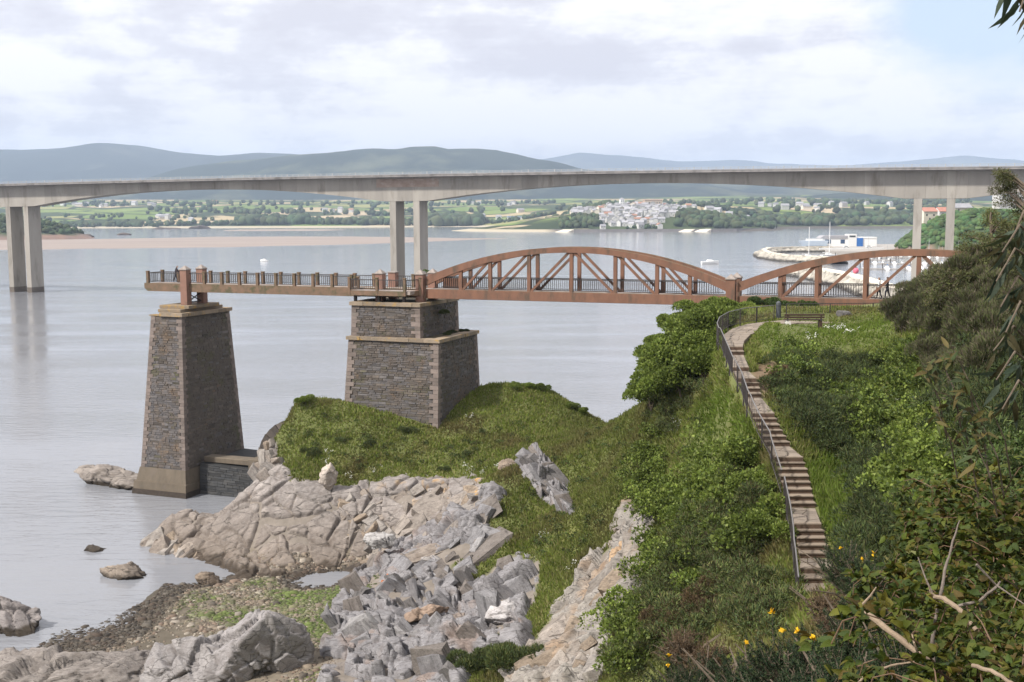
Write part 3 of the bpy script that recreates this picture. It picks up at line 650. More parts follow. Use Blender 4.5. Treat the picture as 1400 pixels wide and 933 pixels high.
# ------------------------------------------------------------------ boulders
def ico(sub):
    import bmesh
    bm = bmesh.new(); bmesh.ops.create_icosphere(bm, subdivisions=sub, radius=1.0)
    V = np.array([v.co[:] for v in bm.verts]); Fq = np.array([[v.index for v in f.verts] for f in bm.faces]); bm.free(); return V, Fq
ICO = {k: ico(k) for k in (1, 2, 3, 5, 6)}
def boulder(name, label, loc, dims, rz, seed, colf, sub=5, tiltx=0.0, tilty=0.0, npl=16, levels=None, cat='rock', group=None, pale=False, parent=None):
    r = np.random.default_rng(seed); V, Fq = ICO[sub]
    pn = r.normal(size=(npl, 3)); pn /= np.linalg.norm(pn, axis=1, keepdims=True); pd = r.uniform(0.62, 1.0, npl)
    dots = V @ pn.T; rad = np.where(dots > 0.05, pd / np.maximum(dots, 0.05), 9).min(1); rad = np.minimum(rad, 1.25)
    P = V * rad[:, None] * (np.array(dims) / 2)
    P = P @ rot3(tiltx, tilty, rz).T
    wp = P + np.array(loc)
    lv = levels or [(0.5 * max(dims), 0.035 * max(dims), 0.06 * max(dims), R_BED, (1.8, .7, .7)), (0.17 * max(dims), 0.016 * max(dims), 0.03 * max(dims), R_BED, (2, .7, .7))]
    h, t = fracture(wp, lv, seed); nrm = V @ rot3(tiltx, tilty, rz).T
    P = P + nrm * h[:, None]
    col = np.clip(colf(P + np.array(loc), t), 0.02, .8)
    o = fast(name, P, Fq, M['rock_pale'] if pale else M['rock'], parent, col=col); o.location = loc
    return tag(o, label, cat, group) if label else o
def wetcol(base, zt=0.25):
    base = np.array(base)
    def f(P, t):
        c = base * (1 + 0.3 * t[:, None] + 0.15 * fbm(P / .8, 3, 4)[:, None])
        w = np.clip((zt - P[:, 2] + 0.2 * fbm(P / .4, 3, 3)) / 0.2, 0, 1)[:, None]
        return c * (1 - w) + np.array([0.05, 0.04, 0.03]) * w
    return f
def pz(px, py, z, dz=0): q = Pz(px, py, z); return (q[0], q[1], z + dz)
boulder('rock', 'low brown rock islet in the water behind the left stone tower', pz(158, 662, 0, 0.4), (11.5, 4.0, 2.6), -0.36, 5, wetcol((0.225, 0.20, 0.182), .5), 6, 0.05, 0.12, npl=30, pale=True, levels=[(2.6, .16, .3, R_BED2, (1.8, .8, .8)), (.9, .07, .14, R_BED, (1.8, .7, .8))])
boulder('rock', 'small dark rock just breaking the water surface off the cove', pz(128, 752, 0, 0.0), (2.1, 1.3, 0.8), 0.1, 6, wetcol((0.06, 0.05, 0.042), .3))
boulder('rock', 'pointed tan rock standing in the shallows of the cove', pz(168, 788, 0, 0.1), (3.4, 2.0, 1.9), -0.2, 17, wetcol((0.22, 0.185, 0.155), .35), 5, 0.0, 0.25, pale=True)
boulder('rock', 'jagged grey rock in the water at the lower left', pz(6, 858, 0, 0.3), (5.6, 3.6, 3.4), -0.3, 8, wetcol((0.22, 0.20, 0.195), .6), 6, 0.15, 0.1, npl=22)
boulder('rock', 'wide brown grey rock ridge along the bottom edge of the cove', pz(70, 938, 0, 0.1), (15.0, 5.5, 3.6), 0.05, 9, wetcol((0.20, 0.18, 0.168), .2), 6, 0.1, -0.02, npl=26, levels=[(2.8, .32, .5, R_BED2, (1.8, .8, .8)), (1.1, .11, .22, R_BED2, (1.8, .7, .8)), (.4, .03, .06, R_BED, (1.6, .7, .8))])
boulder('rock', 'large grey boulder with a white streaked peak on the shingle', pz(352, 920, 0.5, 0.9), (7.6, 5.4, 5.0), 0.25, 21, wetcol((0.25, 0.236, 0.238), .75), 6, 0.1, -0.28, npl=14)
boulder('rock', 'smooth grey boulder leaning against the white streaked boulder', pz(262, 925, 0.4, 0.4), (6.4, 4.6, 3.6), -0.1, 14, wetcol((0.235, 0.222, 0.222), .6), 6, 0.1, -0.2, npl=14)
boulder('rock', 'small rounded rock in the dark pool below the slab', pz(283, 797, 0.1, 0.15), (2.2, 1.4, 1.0), 0.1, 12, wetcol((0.17, 0.135, 0.105), .25), pale=True)
boulder('rock', 'upright pale stone wedged in the grass above the slab', tuple(Py(453, 652, 88.6)), (1.5, 0.8, 2.2), 0.1, 13, lambda P, t: np.array([0.42, 0.37, 0.33]) * (1 + .2 * t[:, None]), 5, pale=True)
boulder('rock', 'long brown slab lying across the grey crags', tuple(Py(584, 838, 67.3)), (2.9, 1.4, 0.9), 0.3, 15, lambda P, t: np.array([0.27, 0.20, 0.155]) * (1 + .3 * t[:, None]), 5, 0, -0.15, pale=True)
boulder('rock', 'square white block perched on the grey crags', tuple(Py(523, 676 + 62, 79)), (2.2, 1.3, 1.2), -0.3, 16, lambda P, t: np.array([0.36, 0.35, 0.35]) * (1 + .3 * t[:, None]), 5)
boulder('rock', 'flat grey slab below the long brown slab', tuple(Py(613, 852, 66.5)), (2.2, 1.1, .6), 0.4, 19, lambda P, t: np.array([0.24, 0.20, 0.175]) * (1 + .3 * t[:, None]), 5, 0, -0.2)
boulder('rock', 'big angular white rock overhanging a dark hollow in the crags', tuple(Py(688, 843, 63.6)), (2.6, 1.8, 1.7), 0.5, 20, lambda P, t: np.array([0.40, 0.385, 0.39]) * (1 + .3 * t[:, None]), 5, 0.2, 0.3)
boulder('rock', 'ochre stained block in the steep rock strip', tuple(Py(856, 770, 61.2)), (2.0, 1.4, 3.0), 0.3, 22, lambda P, t: np.array([0.36, 0.255, 0.165]) * (1 + .2 * t[:, None]), 5, -0.5, 0.35, pale=True)
boulder('rock', 'brown rock standing between the knoll and the dark rib', tuple(Py(697, 640, 86)), (1.7, 1.2, 1.3), 0.3, 24, lambda P, t: np.array([0.25, 0.20, 0.16]) * (1 + .3 * t[:, None]), 5)
boulder('rock', 'grey rock lying on the path end beside the bench', pz(1154, 437, 20.2, 0.25), (1.0, .7, .65), 0.2, 26, lambda P, t: np.array([0.12, 0.115, 0.115]) * (1 + .5 * t[:, None]), 5)
for kk, (a, b, Yd, sz) in enumerate(((655, 745, 77.5, 1.6), (590, 770, 75.5, 1.5), (668, 688, 81.5, 1.3))):
    boulder('rock', ['grey block sunk in grass above the crags', 'tilted grey block at the top of the crags', 'small pale rock at the grass edge under the knoll'][kk], tuple(Py(a, b, Yd)), (sz, sz * .8, sz * .8), .4 * kk, 60 + kk, lambda P, t: np.array([0.33, 0.31, 0.30]) * (1 + .3 * t[:, None]), 5, 0.2, 0.3)

# angular joint blocks: flat faced plates of schist lying along the bedding, parts of their outcrop
def hull_proto(seed, m, tint):
    import bmesh
    r = np.random.default_rng(seed); bm = bmesh.new()
    for sx in (-1, 1):
        for sy in (-1, 1):
            for sz in (-1, 1):
                c = np.array([sx, sy, sz]) * r.uniform(.62, 1.0, 3); k = r.integers(0, 3)
                for rep in range(2):
                    d = c.copy(); d[(k + rep) % 3] *= r.uniform(.55, .9); bm.verts.new(tuple(d * .5))
    bmesh.ops.convex_hull(bm, input=bm.verts[:]); bmesh.ops.delete(bm, geom=[v for v in bm.verts if not v.link_faces], context='VERTS')
    me = bpy.data.meshes.new('rock_block'); bm.to_mesh(me); bm.free(); me.materials.append(m)
    a = me.color_attributes.new('Col', 'FLOAT_COLOR', 'POINT'); c = np.ones((len(me.vertices), 4), np.float32); c[:, :3] = tint; a.data.foreach_set('color', c.ravel()); return me
def blocks(parent, poly, n, size, R, jit, tints, m, seed, shape=(1, .55, .3), name='rock_block', bury=.25, keep=None):
    r = np.random.default_rng(seed); ps = [hull_proto(seed * 31 + k, M[m], np.array(tints[k % len(tints)]) * r.uniform(.85, 1.12)) for k in range(16)]
    p = np.array(poly); q = np.zeros((0, 2))
    while len(q) < n:
        c = r.uniform(p.min(0), p.max(0), (n * 3, 2)); q = np.r_[q, c[inpoly(c[:, 0], c[:, 1], poly)]]
    for a, b in q[:n]:
        d = ray(a, b); hitp = None
        for Y in np.arange(42, 100, .15):
            X, z = d[0] / d[1] * Y, EYE + d[2] / d[1] * Y
            if z <= T(X, Y): hitp = np.array([X, Y, z]); break
        if hitp is None or (keep and not keep(hitp)): continue
        nn = Tn(hitp[0], hitp[1]).reshape(3); L = np.clip(r.lognormal(math.log(size), .45), .45 * size, 2.6 * size)
        rr = R @ rot3(*(r.normal(size=3) * jit)); o = place(name, ps[r.integers(0, 16)], parent, tuple(hitp + nn * (lift_ := .35 - bury * L * shape[2] * r.uniform(.2, 1.5))))
        o.rotation_euler = Matrix(rr.T.tolist()).to_euler(); o.scale = (L * shape[0] * r.uniform(.8, 1.25), L * shape[1] * r.uniform(.7, 1.3), L * shape[2] * r.uniform(.6, 1.4))
GREY = [(0.215, 0.21, 0.22), (0.185, 0.178, 0.186), (0.25, 0.243, 0.248), (0.175, 0.155, 0.143), (0.20, 0.195, 0.205), (0.14, 0.132, 0.132)]
PALE = [(0.27, 0.238, 0.213), (0.24, 0.205, 0.178), (0.295, 0.268, 0.245), (0.255, 0.205, 0.16), (0.235, 0.215, 0.2)]
R_UP = bedding((0.75, 0.25, 0.6), (-0.55, -0.6, 0.6))
blocks(crag, [(452, 935), (458, 845), (520, 790), (600, 800), (700, 770), (735, 775), (715, 850), (720, 900), (640, 900), (630, 940)], 80, 1.6, R_BED, .2, GREY, 'block', 3, (1.5, .75, .24), bury=1.4)
blocks(crag, [(470, 900), (520, 850), (640, 840), (700, 850), (710, 890), (640, 890), (600, 930)], 40, .8, R_BED, .35, GREY, 'block', 13, (1.4, .7, .3), bury=.8)
blocks(crag, [(470, 830), (520, 762), (570, 735), (640, 705), (690, 738), (650, 765), (620, 800), (540, 815)], 40, 1.4, R_UP, .2, GREY, 'block', 4, (1.3, .8, .3), bury=.9)
blocks(cliff, [(700, 935), (712, 905), (765, 842), (805, 792), (842, 738), (858, 692), (880, 686), (885, 745), (875, 790), (842, 830), (826, 880), (812, 935)], 120, 1.15, R_BED2, .3, PALE, 'block_pale', 5, (1.2, .75, .4), bury=.9)
blocks(slab, [(460, 668), (560, 662), (640, 664), (680, 678), (650, 700), (640, 725), (560, 775), (500, 775), (470, 720)], 90, 1.5, R_UP, .3, PALE, 'block_pale', 6, (1.1, .8, .38), bury=.9)
blocks(slab, [(345, 650), (345, 620), (355, 585), (372, 600), (388, 645), (370, 662)], 26, 1.5, R_BED, .3, PALE, 'block_pale', 7, (1.0, .7, .45))
blocks(slab, [(200, 745), (206, 725), (240, 742), (300, 770), (290, 780), (235, 768)], 24, 1.0, R_UP, .4, PALE[1:4], 'block_pale', 8, (1.0, .8, .5))
blocks(rib, [(715, 640), (735, 626), (752, 642), (775, 678), (778, 696), (758, 688), (735, 664)], 34, 1.3, bedding((0.6, -.3, -.7), (.1, -.5, .85)), .15, GREY[3:], 'block', 9, (1.3, .5, .22))
blocks(ledge, [(640, 710), (665, 675), (688, 680), (665, 712), (650, 735)], 18, 1.2, R_UP, .3, GREY, 'block', 10)

# shingle: thousands of flat stones on the cove (stuff)
def pebbles():
    n = 90000
    qx = rng.uniform(-30, 0, n); qy = rng.uniform(54, 93, n); z = T(qx, qy)
    a, b = proj(np.stack([qx, qy, z], 1)); sd = polydist(a, b, Z_BEACH)
    dens = np.clip(0.42 + 0.9 * fbm(np.stack([qx, qy, z], 1) / 2.2, 3, 6) + 0.55 * (np.clip((830 - b) / 60, 0, 1)) - 0.35 * np.clip((b - 850) / 50, 0, 1) + 0.5 * np.clip((0.14 - z) / .1, 0, 1), 0.06, 1)
    k = (sd > -4) & (z > -0.22) & (z < 1.6) & (rng.random(n) < dens); qx, qy, z = qx[k], qy[k], z[k]; n = len(qx)
    s = np.clip(rng.lognormal(-2.5, 0.55, n), .035, .4); el = rng.uniform(.5, 1, n); th = rng.uniform(0, .5, n) * s + .02; an = rng.normal(0.25, 0.6, n)
    V = np.zeros((n, 8, 3)); cs = [(-1, -.7), (1, -.8), (.9, .8), (-.8, .9)]
    for c, (u, v) in enumerate(cs):
        jit = rng.uniform(.75, 1.1, (2, n)); uu = u * s * jit[0]; vv = v * s * el * jit[1]
        ax = uu * np.cos(an) - vv * np.sin(an); ay = uu * np.sin(an) + vv * np.cos(an)
        V[:, c] = np.stack([qx + ax, qy + ay, z - .05], 1); V[:, c + 4] = np.stack([qx + ax * .75, qy + ay * .75, z + th + rng.uniform(-.02, .02, n)], 1)
    base = np.array([(4, 5, 6, 7), (0, 1, 5, 4), (1, 2, 6, 5), (2, 3, 7, 6), (3, 0, 4, 7)])
    Fq = (np.arange(n)[:, None, None] * 8 + base[None]).reshape(-1, 4)
    pal = np.array([(0.21, 0.17, 0.13), (0.15, 0.122, 0.095), (0.27, 0.235, 0.195), (0.18, 0.132, 0.10), (0.095, 0.08, 0.065)])
    c = pal[rng.integers(0, 5, n)] * rng.uniform(.75, 1.2, (n, 1))
    P = np.stack([qx, qy, z], 1); a, b = proj(P)
    g = np.clip(2.2 * fbm(P / 2.6, 4, 15) + 0.6 + 1.1 * np.clip(1 - np.hypot((a - 430) / 110, (b - 815) / 28), 0, 1), 0, 1) * np.clip((z - .12) / .15, 0, 1) * np.clip((890 - b) / 25, 0, 1) * np.clip((b - 785) / 12, 0, 1)
    g = (g * (rng.random(n) < .8))[:, None]
    c = c * (1 - g) + np.array([0.10, 0.13, 0.035]) * g * rng.uniform(.7, 1.3, (n, 1))
    w = (z < .12)[:, None]; c = np.where(w, c * .38, c)
    o = fast('shingle', V.reshape(-1, 3), Fq, M['pebble'], col=np.repeat(c, 8, 0)); tag(o, 'flat brown and weedy green stones strewn over the cove', kind='stuff')
    # green weed lying flat between the stones
    n = 60000; qx = rng.uniform(-30, 0, n); qy = rng.uniform(54, 93, n); z = T(qx, qy); P = np.stack([qx, qy, z], 1); a, b = proj(P)
    g = np.clip(2.2 * fbm(P / 2.6, 4, 15) + 0.28 + 1.2 * np.clip(1 - np.hypot((a - 430) / 130, (b - 818) / 34), 0, 1), 0, 1)
    k = (polydist(a, b, Z_BEACH) > 0) & (z > .14) & (b < 885) & (b > 783) & (rng.random(n) < g * .8); P = P[k]; n = len(P)
    s = rng.uniform(.06, .2, n); an = rng.uniform(0, 6.28, n); V = np.zeros((n, 4, 3))
    for c_ in range(4):
        r = s * rng.uniform(.5, 1.1, n) * (1.0 if c_ % 2 else .6); t = an + c_ * 1.57; V[:, c_] = P + np.stack([r * np.cos(t), r * np.sin(t), rng.uniform(.01, .07, n)], 1)
    c = np.array([0.092, 0.115, 0.036]) * rng.uniform(.45, 1.2, (n, 1))
    o = fast('seaweed', V.reshape(-1, 3), np.arange(n * 4).reshape(-1, 4), M['pebble'], col=np.repeat(c, 4, 0)); tag(o, 'bright green weed over the shingle of the cove', kind='stuff')
M['pebble'] = mat('shingle_stone', (1, 1, 1), (.8, .8, .8), 3, 0.8, attr=True, coord='World')
pebbles()
# ------------------------------------------------------------------ frames of the two bridges
def L1(s, w, z): return Vector((PA[0] + s * E1[0] + w * N1[0], PA[1] + s * E1[1] + w * N1[1], z))
def pier_frame(name, label, cat, s=0, w=0, z=0, group=None):
    return thing(name, label, cat, L1(s, w, z), -TH, group)

# ---------------------------------------------------------------- masonry
def masonry(root, quad, course, lens, mats, seed, name='stone', skip=None, limit=300, depth=0.10, budget=None, insets=(0.0, 0.0)):
    """stones laid in courses on the quad (bl, br, tr, tl), each a bevelled block standing proud of the core"""
    r = np.random.default_rng(seed)
    bl, br, tr, tl = [np.array(q, float) for q in quad]
    nrm = np.cross(br - bl, tl - bl); nrm /= np.linalg.norm(nrm)
    Hh = np.linalg.norm(tl - bl); out = []
    v = 0.0
    while v < Hh - 0.05:
        h = min(r.uniform(*course), Hh - v); v0, v1 = v / Hh, (v + h) / Hh
        wl_ = np.linalg.norm((br - bl) * (1 - v0) + (tr - tl) * v0)
        u = insets[0]; end = wl_ - insets[1]
        while u < end - 0.05:
            ln = r.uniform(*lens); 
            if end - u - ln < lens[0]: ln = end - u
            u0, u1 = (u + 0.012) / wl_, (u + ln - 0.012) / wl_
            g = 0.012 / Hh
            P = lambda a, b: (bl * (1 - a) + br * a) * (1 - b) + (tl * (1 - a) + tr * a) * b
            cs = [P(u0, v0 + g), P(u1, v0 + g), P(u1, v1 - g), P(u0, v1 - g)]
            cs = [c + r.uniform(-.012, .012, 3) for c in cs]
            ctr = sum(cs) / 4
            pr = r.uniform(0.012, 0.06)
            f = [ctr + (c - ctr) * np.array(0.9) + nrm * (pr + r.uniform(-.012, .012)) for c in cs]
            m_ = [c + nrm * pr * 0.45 for c in cs]; b_ = [c - nrm * depth for c in cs]
            if not (skip and skip(ctr)):
                out.append((ln * h, b_, m_, f, r.random()))
            u += ln
        v += h
    return out, nrm
QUADS12 = [(0, 1, 5, 4), (1, 2, 6, 5), (2, 3, 7, 6), (3, 0, 4, 7), (4, 5, 9, 8), (5, 6, 10, 9), (6, 7, 11, 10), (7, 4, 8, 11), (8, 9, 10, 11)]
def lay(root, stones, mats, name='stone', limit=300, rest='stone_fill'):
    stones = sorted(stones, key=lambda q: -q[0])
    for ar, b_, m_, f, rv in stones[:limit]:
        c = sum(f) / 4; mb = MB().add([tuple(q - c) for q in b_ + m_ + f], QUADS12)
        mm = mats[0] if rv < 0.55 else mats[-1]
        place(name, mb.mesh(name, mm), root, tuple(c))
    if len(stones) > limit:
        mb = MB()
        for ar, b_, m_, f, rv in stones[limit:]: mb.add(b_ + m_ + f, QUADS12, 0 if rv < 0.55 else 1)
        o = mb.build(rest, [mats[0], mats[-1]], root); o['kind'] = 'stuff'
def quoins(root, base, top, da, db, pr=0.06, hh=(0.28, 0.42), seed=1, la=0.75, sa=0.45):
    """alternating corner stones between two points; da, db = directions along the two faces (into the wall)"""
    r = np.random.default_rng(seed); base, top = np.array(base, float), np.array(top, float); L = np.linalg.norm(top - base); up = (top - base) / L
    da, db = np.array(da, float), np.array(db, float); v = 0; k = 0; na, nb = -db, -da      # outward normals of the faces
    while v < L - .1:
        h = min(r.uniform(*hh), L - v); a_, b_ = (la, sa) if k % 2 else (sa, la); a_ *= r.uniform(.85, 1.15); b_ *= r.uniform(.85, 1.15)
        o = base + up * v + na * pr + nb * pr
        p = [o + up * .01, o + da * (a_ + pr) + up * .01, o + da * (a_ + pr) + db * (b_ + pr) + up * .01, o + db * (b_ + pr) + up * .01]
        p = p + [q + up * (h - .02) for q in p]
        c = sum(p) / 8; place('quoin_stone', MB().hexa([tuple(q - c) for q in p]).mesh('quoin_stone', M['quoin']), root, tuple(c))
        v += h; k += 1
def frustum(mb, b, t, mi=0):   # b,t = (s0,s1,w0,w1,z)
    mb.hexa([(b[0], b[2], b[4]), (b[1], b[2], b[4]), (b[1], b[3], b[4]), (b[0], b[3], b[4]), (t[0], t[2], t[4]), (t[1], t[2], t[4]), (t[1], t[3], t[4]), (t[0], t[3], t[4])], mi)
def coping_row(root, a, b, width_dir, width, h, seed, name='coping_stone', ln=(0.9, 1.5)):
    r = np.random.default_rng(seed); a, b = np.array(a, float), np.array(b, float); L = np.linalg.norm(b - a); d = (b - a) / L; wd = np.array(width_dir, float); u = 0
    while u < L - .02:
        l = r.uniform(*ln); l = L - u if L - u - l < ln[0] * .6 else l
        p0 = a + d * (u + .008); j = r.uniform(-.025, .025); hh = h + r.uniform(-.015, .02)
        p = [p0 - wd * j, p0 + d * (l - .016) - wd * j, p0 + d * (l - .016) + wd * width, p0 + wd * width]
        p = p + [q + np.array([0, 0, hh]) for q in p]; c = sum(p) / 8
        flip = np.cross(d, wd)[2] < 0
        pp = [q - c for q in p]
        if flip: pp = [pp[1], pp[0], pp[3], pp[2], pp[5], pp[4], pp[7], pp[6]]
        place(name, MB().hexa([tuple(q) for q in pp]).mesh(name, M['coping']), root, tuple(c)); u += l

# middle pier
mp_ = pier_frame('stone_pier', 'stepped square slate stone pier rising from the grassy knoll', 'pier')
LB, LT = (23.75, 33.1, -3.0, 6.6, 7.2), (24.15, 32.95, -2.35, 6.1, 16.0)
UB, UT = (24.2, 31.0, -1.95, 6.3, 16.3), (24.25, 30.95, -1.85, 6.2, 19.05)
mb = MB(); frustum(mb, LB, LT); frustum(mb, (UB[0], UB[1], UB[2], UB[3], 15.9), UT); mb.build('core', M['mortar'], mp_)
def fq(b, t, side):
    if side == 'n': return [(b[0], b[2], b[4]), (b[1], b[2], b[4]), (t[1], t[2], t[4]), (t[0], t[2], t[4])]
    return [(b[1], b[2], b[4]), (b[1], b[3], b[4]), (t[1], t[3], t[4]), (t[1], t[2], t[4])]
st = []
putlog = [(27.2, 18.35), (28.0, 18.3), (28.8, 18.35), (29.75, 18.3)]
def hole(c): return any(abs(c[0] - a) < .16 and abs(c[2] - b) < .14 for a, b in putlog)
for (b, t, side, sd, ins) in ((LB, LT, 'n', 1, (.55, .55)), (LB, LT, 'e', 2, (.55, .5)), (UB, UT, 'n', 3, (.45, .45)), (UB, UT, 'e', 4, (.45, .4))):
    q, _ = masonry(mp_, fq(b, t, side), (.12, .24), (.3, .95), None, sd, insets=ins, skip=hole if side == 'n' else None); st += q
lay(mp_, st, [M['slate'], M['slate_b']])
for k, (sa, wa, da, db) in enumerate(((1, 2, (-1, 0, 0), (0, 1, 0)), (0, 2, (1, 0, 0), (0, 1, 0)), (1, 3, (-1, 0, 0), (0, -1, 0)))):
    for b, t in ((LB, LT), (UB, UT)):
        quoins(mp_, (b[sa], b[wa], b[4] if b is UB else 8.0), (t[sa], t[wa], t[4]), da, db, seed=k)
for (z, x0, x1, y0, y1, h) in ((16.0, LT[0] - .22, LT[1] + .22, LT[2] - .22, LT[3] + .2, .3), (19.05, UT[0] - .22, UT[1] + .16, UT[2] - .2, UT[3] + .2, .32)):
    coping_row(mp_, (x0, y0, z), (x1, y0, z), (0, 1, 0), 1.0, h, 5); coping_row(mp_, (x1, y0 + 1.02, z), (x1, y1, z), (-1, 0, 0), 1.0, h, 6)
    coping_row(mp_, (x0, y0 + 1.02, z), (x0, y1, z), (1, 0, 0), 1.0, h, 7); coping_row(mp_, (x0 + 1.02, y1, z), (x1 - 1.02, y1, z), (0, -1, 0), 1.0, h, 8)
mb = MB(); mb.box(LT[0] + .7, LT[1] - .8, LT[2] + .7, LT[3] - .8, 16.02, 16.24); mb.box(UT[0] + .7, UT[1] - .8, UT[2] + .7, UT[3] - .7, 19.06, 19.33); mb.build('ledge_fill', M['earth2'] if 'earth2' in M else M['mortar'], mp_)

# seaward tower
tw = pier_frame('stone_tower', 'tall tapering slate stone tower standing in the water', 'tower')
TB, TT = (0.75, 5.95, -2.65, 7.0, 2.5), (2.15, 5.65, -2.0, 5.55, 17.45)
mb = MB(); frustum(mb, TB, TT); mb.build('core', M['mortar'], tw)
st = []
for side, sd, ins in (('n', 11, (.4, .45)), ('e', 12, (.5, .4))):
    q, _ = masonry(tw, fq(TB, TT, side), (.13, .27), (.3, .95), None, sd, insets=ins); st += [(a * (1.0 if side == 'n' else .8), b, c, d, (e * .7 if side == 'n' else .5 + e * .5)) for a, b, c, d, e in q]
lay(tw, st, [M['slate'], M['slate_b']])
for k, (sa, wa, da, db) in enumerate(((1, 2, (-1, 0, 0), (0, 1, 0)), (0, 2, (1, 0, 0), (0, 1, 0)), (1, 3, (-1, 0, 0), (0, -1, 0)))):
    quoins(tw, (TB[sa], TB[wa], TB[4]), (TT[sa], TT[wa], TT[4]), da, db, seed=20 + k, la=.6, sa=.4)
coping_row(tw, (3.2, -2.25, 17.45), (5.9, -2.25, 17.45), (0, 1, 0), 1.0, .36, 31); coping_row(tw, (5.95, -1.22, 17.45), (5.95, 5.8, 17.45), (-1, 0, 0), 1.2, .36, 32)
coping_row(tw, (2.5, -1.2, 17.45), (2.5, 5.6, 17.45), (1, 0, 0), 1.0, .36, 33)
coping_row(tw, (1.9, -2.1, 17.45), (3.1, -2.1, 17.45), (0, 1, 0), .9, .14, 39)
mb = MB(); mb.bevbox(2.7, 5.35, -1.75, 5.0, 17.8, 18.12, .04); mb.bevbox(2.3, 5.75, -1.0, 3.9, 18.1, 18.44, .04); mb.box(3.4, 5.0, -1, 5.4, 17.4, 17.85); mb.build('cap_slab', M['coping'], tw)
mb = MB(); frustum(mb, (0.35, 6.25, -3.05, 7.4, 1.25), (0.6, 6.02, -2.75, 7.1, 2.56)); mb.build('plinth', M['plinth'], tw)
mb = MB(); frustum(mb, (0.05, 6.5, -3.45, 7.7, -1.5), (0.2, 6.38, -3.25, 7.6, 1.25)); mb.build('footing', M['plinth'], tw)
mb = MB(); frustum(mb, (-.02, 6.6, -3.55, 7.75, -1.4), (.10, 6.50, -3.40, 7.63, .5)); mb.build('weed_band', M['weed'], tw)

# low dark retaining wall between tower and knoll, kerb and the stub of the fallen arch
rw = pier_frame('retaining_wall', 'low dark slate wall running from the tower foot to the knoll', 'wall')
mb = MB(); mb.hexa([(6.4, -1.2, -1.2), (14.8, -1.2, -1.2), (14.8, 6.5, -1.2), (6.4, 6.5, -1.2), (6.4, -.9, 3.0), (14.6, -.9, 2.7), (14.6, 6.5, 2.7), (6.4, 6.5, 3.0)]); mb.build('core', M['darkwall'], rw)
q, _ = masonry(rw, [(6.4, -1.24, -.6), (14.8, -1.24, -.6), (14.6, -.93, 2.7), (6.4, -.93, 3.0)], (.18, .34), (.5, 1.5), None, 41); lay(rw, q, [M['darkwall'], M['darkwall']])
mb = MB(); mb.bevbox(6.5, 11.8, -.4, 1.0, 3.0, 3.55, .06); mb.build('kerb', M['plinth'], rw)
mb = MB(); mb.bevbox(11.9, 14.4, -.8, 3.6, 2.7, 3.75, .05); mb.build('springer_block', M['plinth'], rw)
ar = pier_frame('arch_stub', 'curved stub of a fallen brick arch beside the knoll', 'ruin')
for k in range(9):
    a0, a1 = math.radians(172 - 9.5 * k), math.radians(172 - 9.5 * (k + 1) + .6); R0, R1, cx, cz = 3.6, 4.75 - .05 * k, 17.0, 3.4
    pts = [(cx + R1 * math.cos(a0), cz + R1 * math.sin(a0)), (cx + R0 * math.cos(a0), cz + R0 * math.sin(a0)), (cx + R0 * math.cos(a1), cz + R0 * math.sin(a1)), (cx + R1 * math.cos(a1), cz + R1 * math.sin(a1))]
    MB().prism(pts, .2 + .05 * (k % 2), 3.2, 0).build('arch_brick', M['slate_b'], ar)

# ---------------------------------------------------------------- the viewing walkway
DECK = 20.5
def posts(root, xs, w, z0=DECK - .02, h=1.22, name='post', m='brown_concrete', sz=.26):
    me = MB().bevbox(-sz / 2, sz / 2, -sz / 2, sz / 2, 0, h - .1, .02).bevbox(-sz / 2 - .03, sz / 2 + .03, -sz / 2 - .03, sz / 2 + .03, h - .1, h, .02).mesh(name, M[m])
    for x in xs: place(name, me, root, (x, w, z0))
def rail_run(root, a, b, balusters, m='iron', ztop=1.0, zbot=.14, gap=.21, thick=.055):
    a, b = Vector(a), Vector(b); u = Vector((0, 0, 1))
    MB().bar(a + u * ztop, b + u * ztop, .07, .07).build('top_rail', M[m], root)
    MB().bar(a + u * zbot, b + u * zbot, .05, .05).build('bottom_rail', M[m], root)
    L = (b - a).length; n = int(L / gap)
    for k in range(1, n): balusters.append((a + (b - a) * (k / n) + u * zbot, ztop - zbot))
def put_balusters(root, bl, m='iron', limit=300, r=.016):
    cam_ = Vector((0, 0, EYE)); bl = sorted(bl, key=lambda q: ((root.location + Matrix.Rotation(root.rotation_euler.z, 3, 'Z') @ q[0]) - cam_).length)
    cache = {}
    for p, h in bl[:limit]:
        k = round(h, 2)
        if k not in cache: cache[k] = MB().box(-r, r, -r, r, 0, k).mesh('baluster', M[m])
        place('baluster', cache[k], root, p)
    if len(bl) > limit:
        mb = MB()
        for p, h in bl[limit:]: mb.box(p.x - r, p.x + r, p.y - r, p.y + r, p.z, p.z + h)
        o = mb.build('baluster_rest', M[m], root); o['kind'] = 'stuff'
W2 = 2.5
vw = pier_frame('viewing_walkway', 'narrow railed concrete walkway reaching out over the water to the tower', 'walkway')
MB().prism([(-.25, 20.5), (-.25, 20.0), (.15, 19.70), (30.7, 19.70), (30.7, 20.5)], 0, .32).build('side_beam', M['brown_concrete'], vw)
MB().prism([(-.25, 20.5), (-.25, 20.0), (.15, 19.70), (30.7, 19.70), (30.7, 20.5)], W2 - .32, W2).build('side_beam', M['brown_concrete'], vw)
MB().box(-.2, 30.7, .32, W2 - .32, 20.18, 20.46).build('deck_floor', M['deck'], vw)
near = [.12] + [6.83 + 2.03 * k for k in range(9)]
far = [.12, 2.1] + [5.95 + 2.03 * k for k in range(12)]
posts(vw, near, .14); posts(vw, far, W2 - .14)
bl = []
rail_run(vw, (.2, .14, DECK), (4.4, .14, DECK), bl); rail_run(vw, (5.1, .14, DECK), (23.3, .14, DECK), bl)
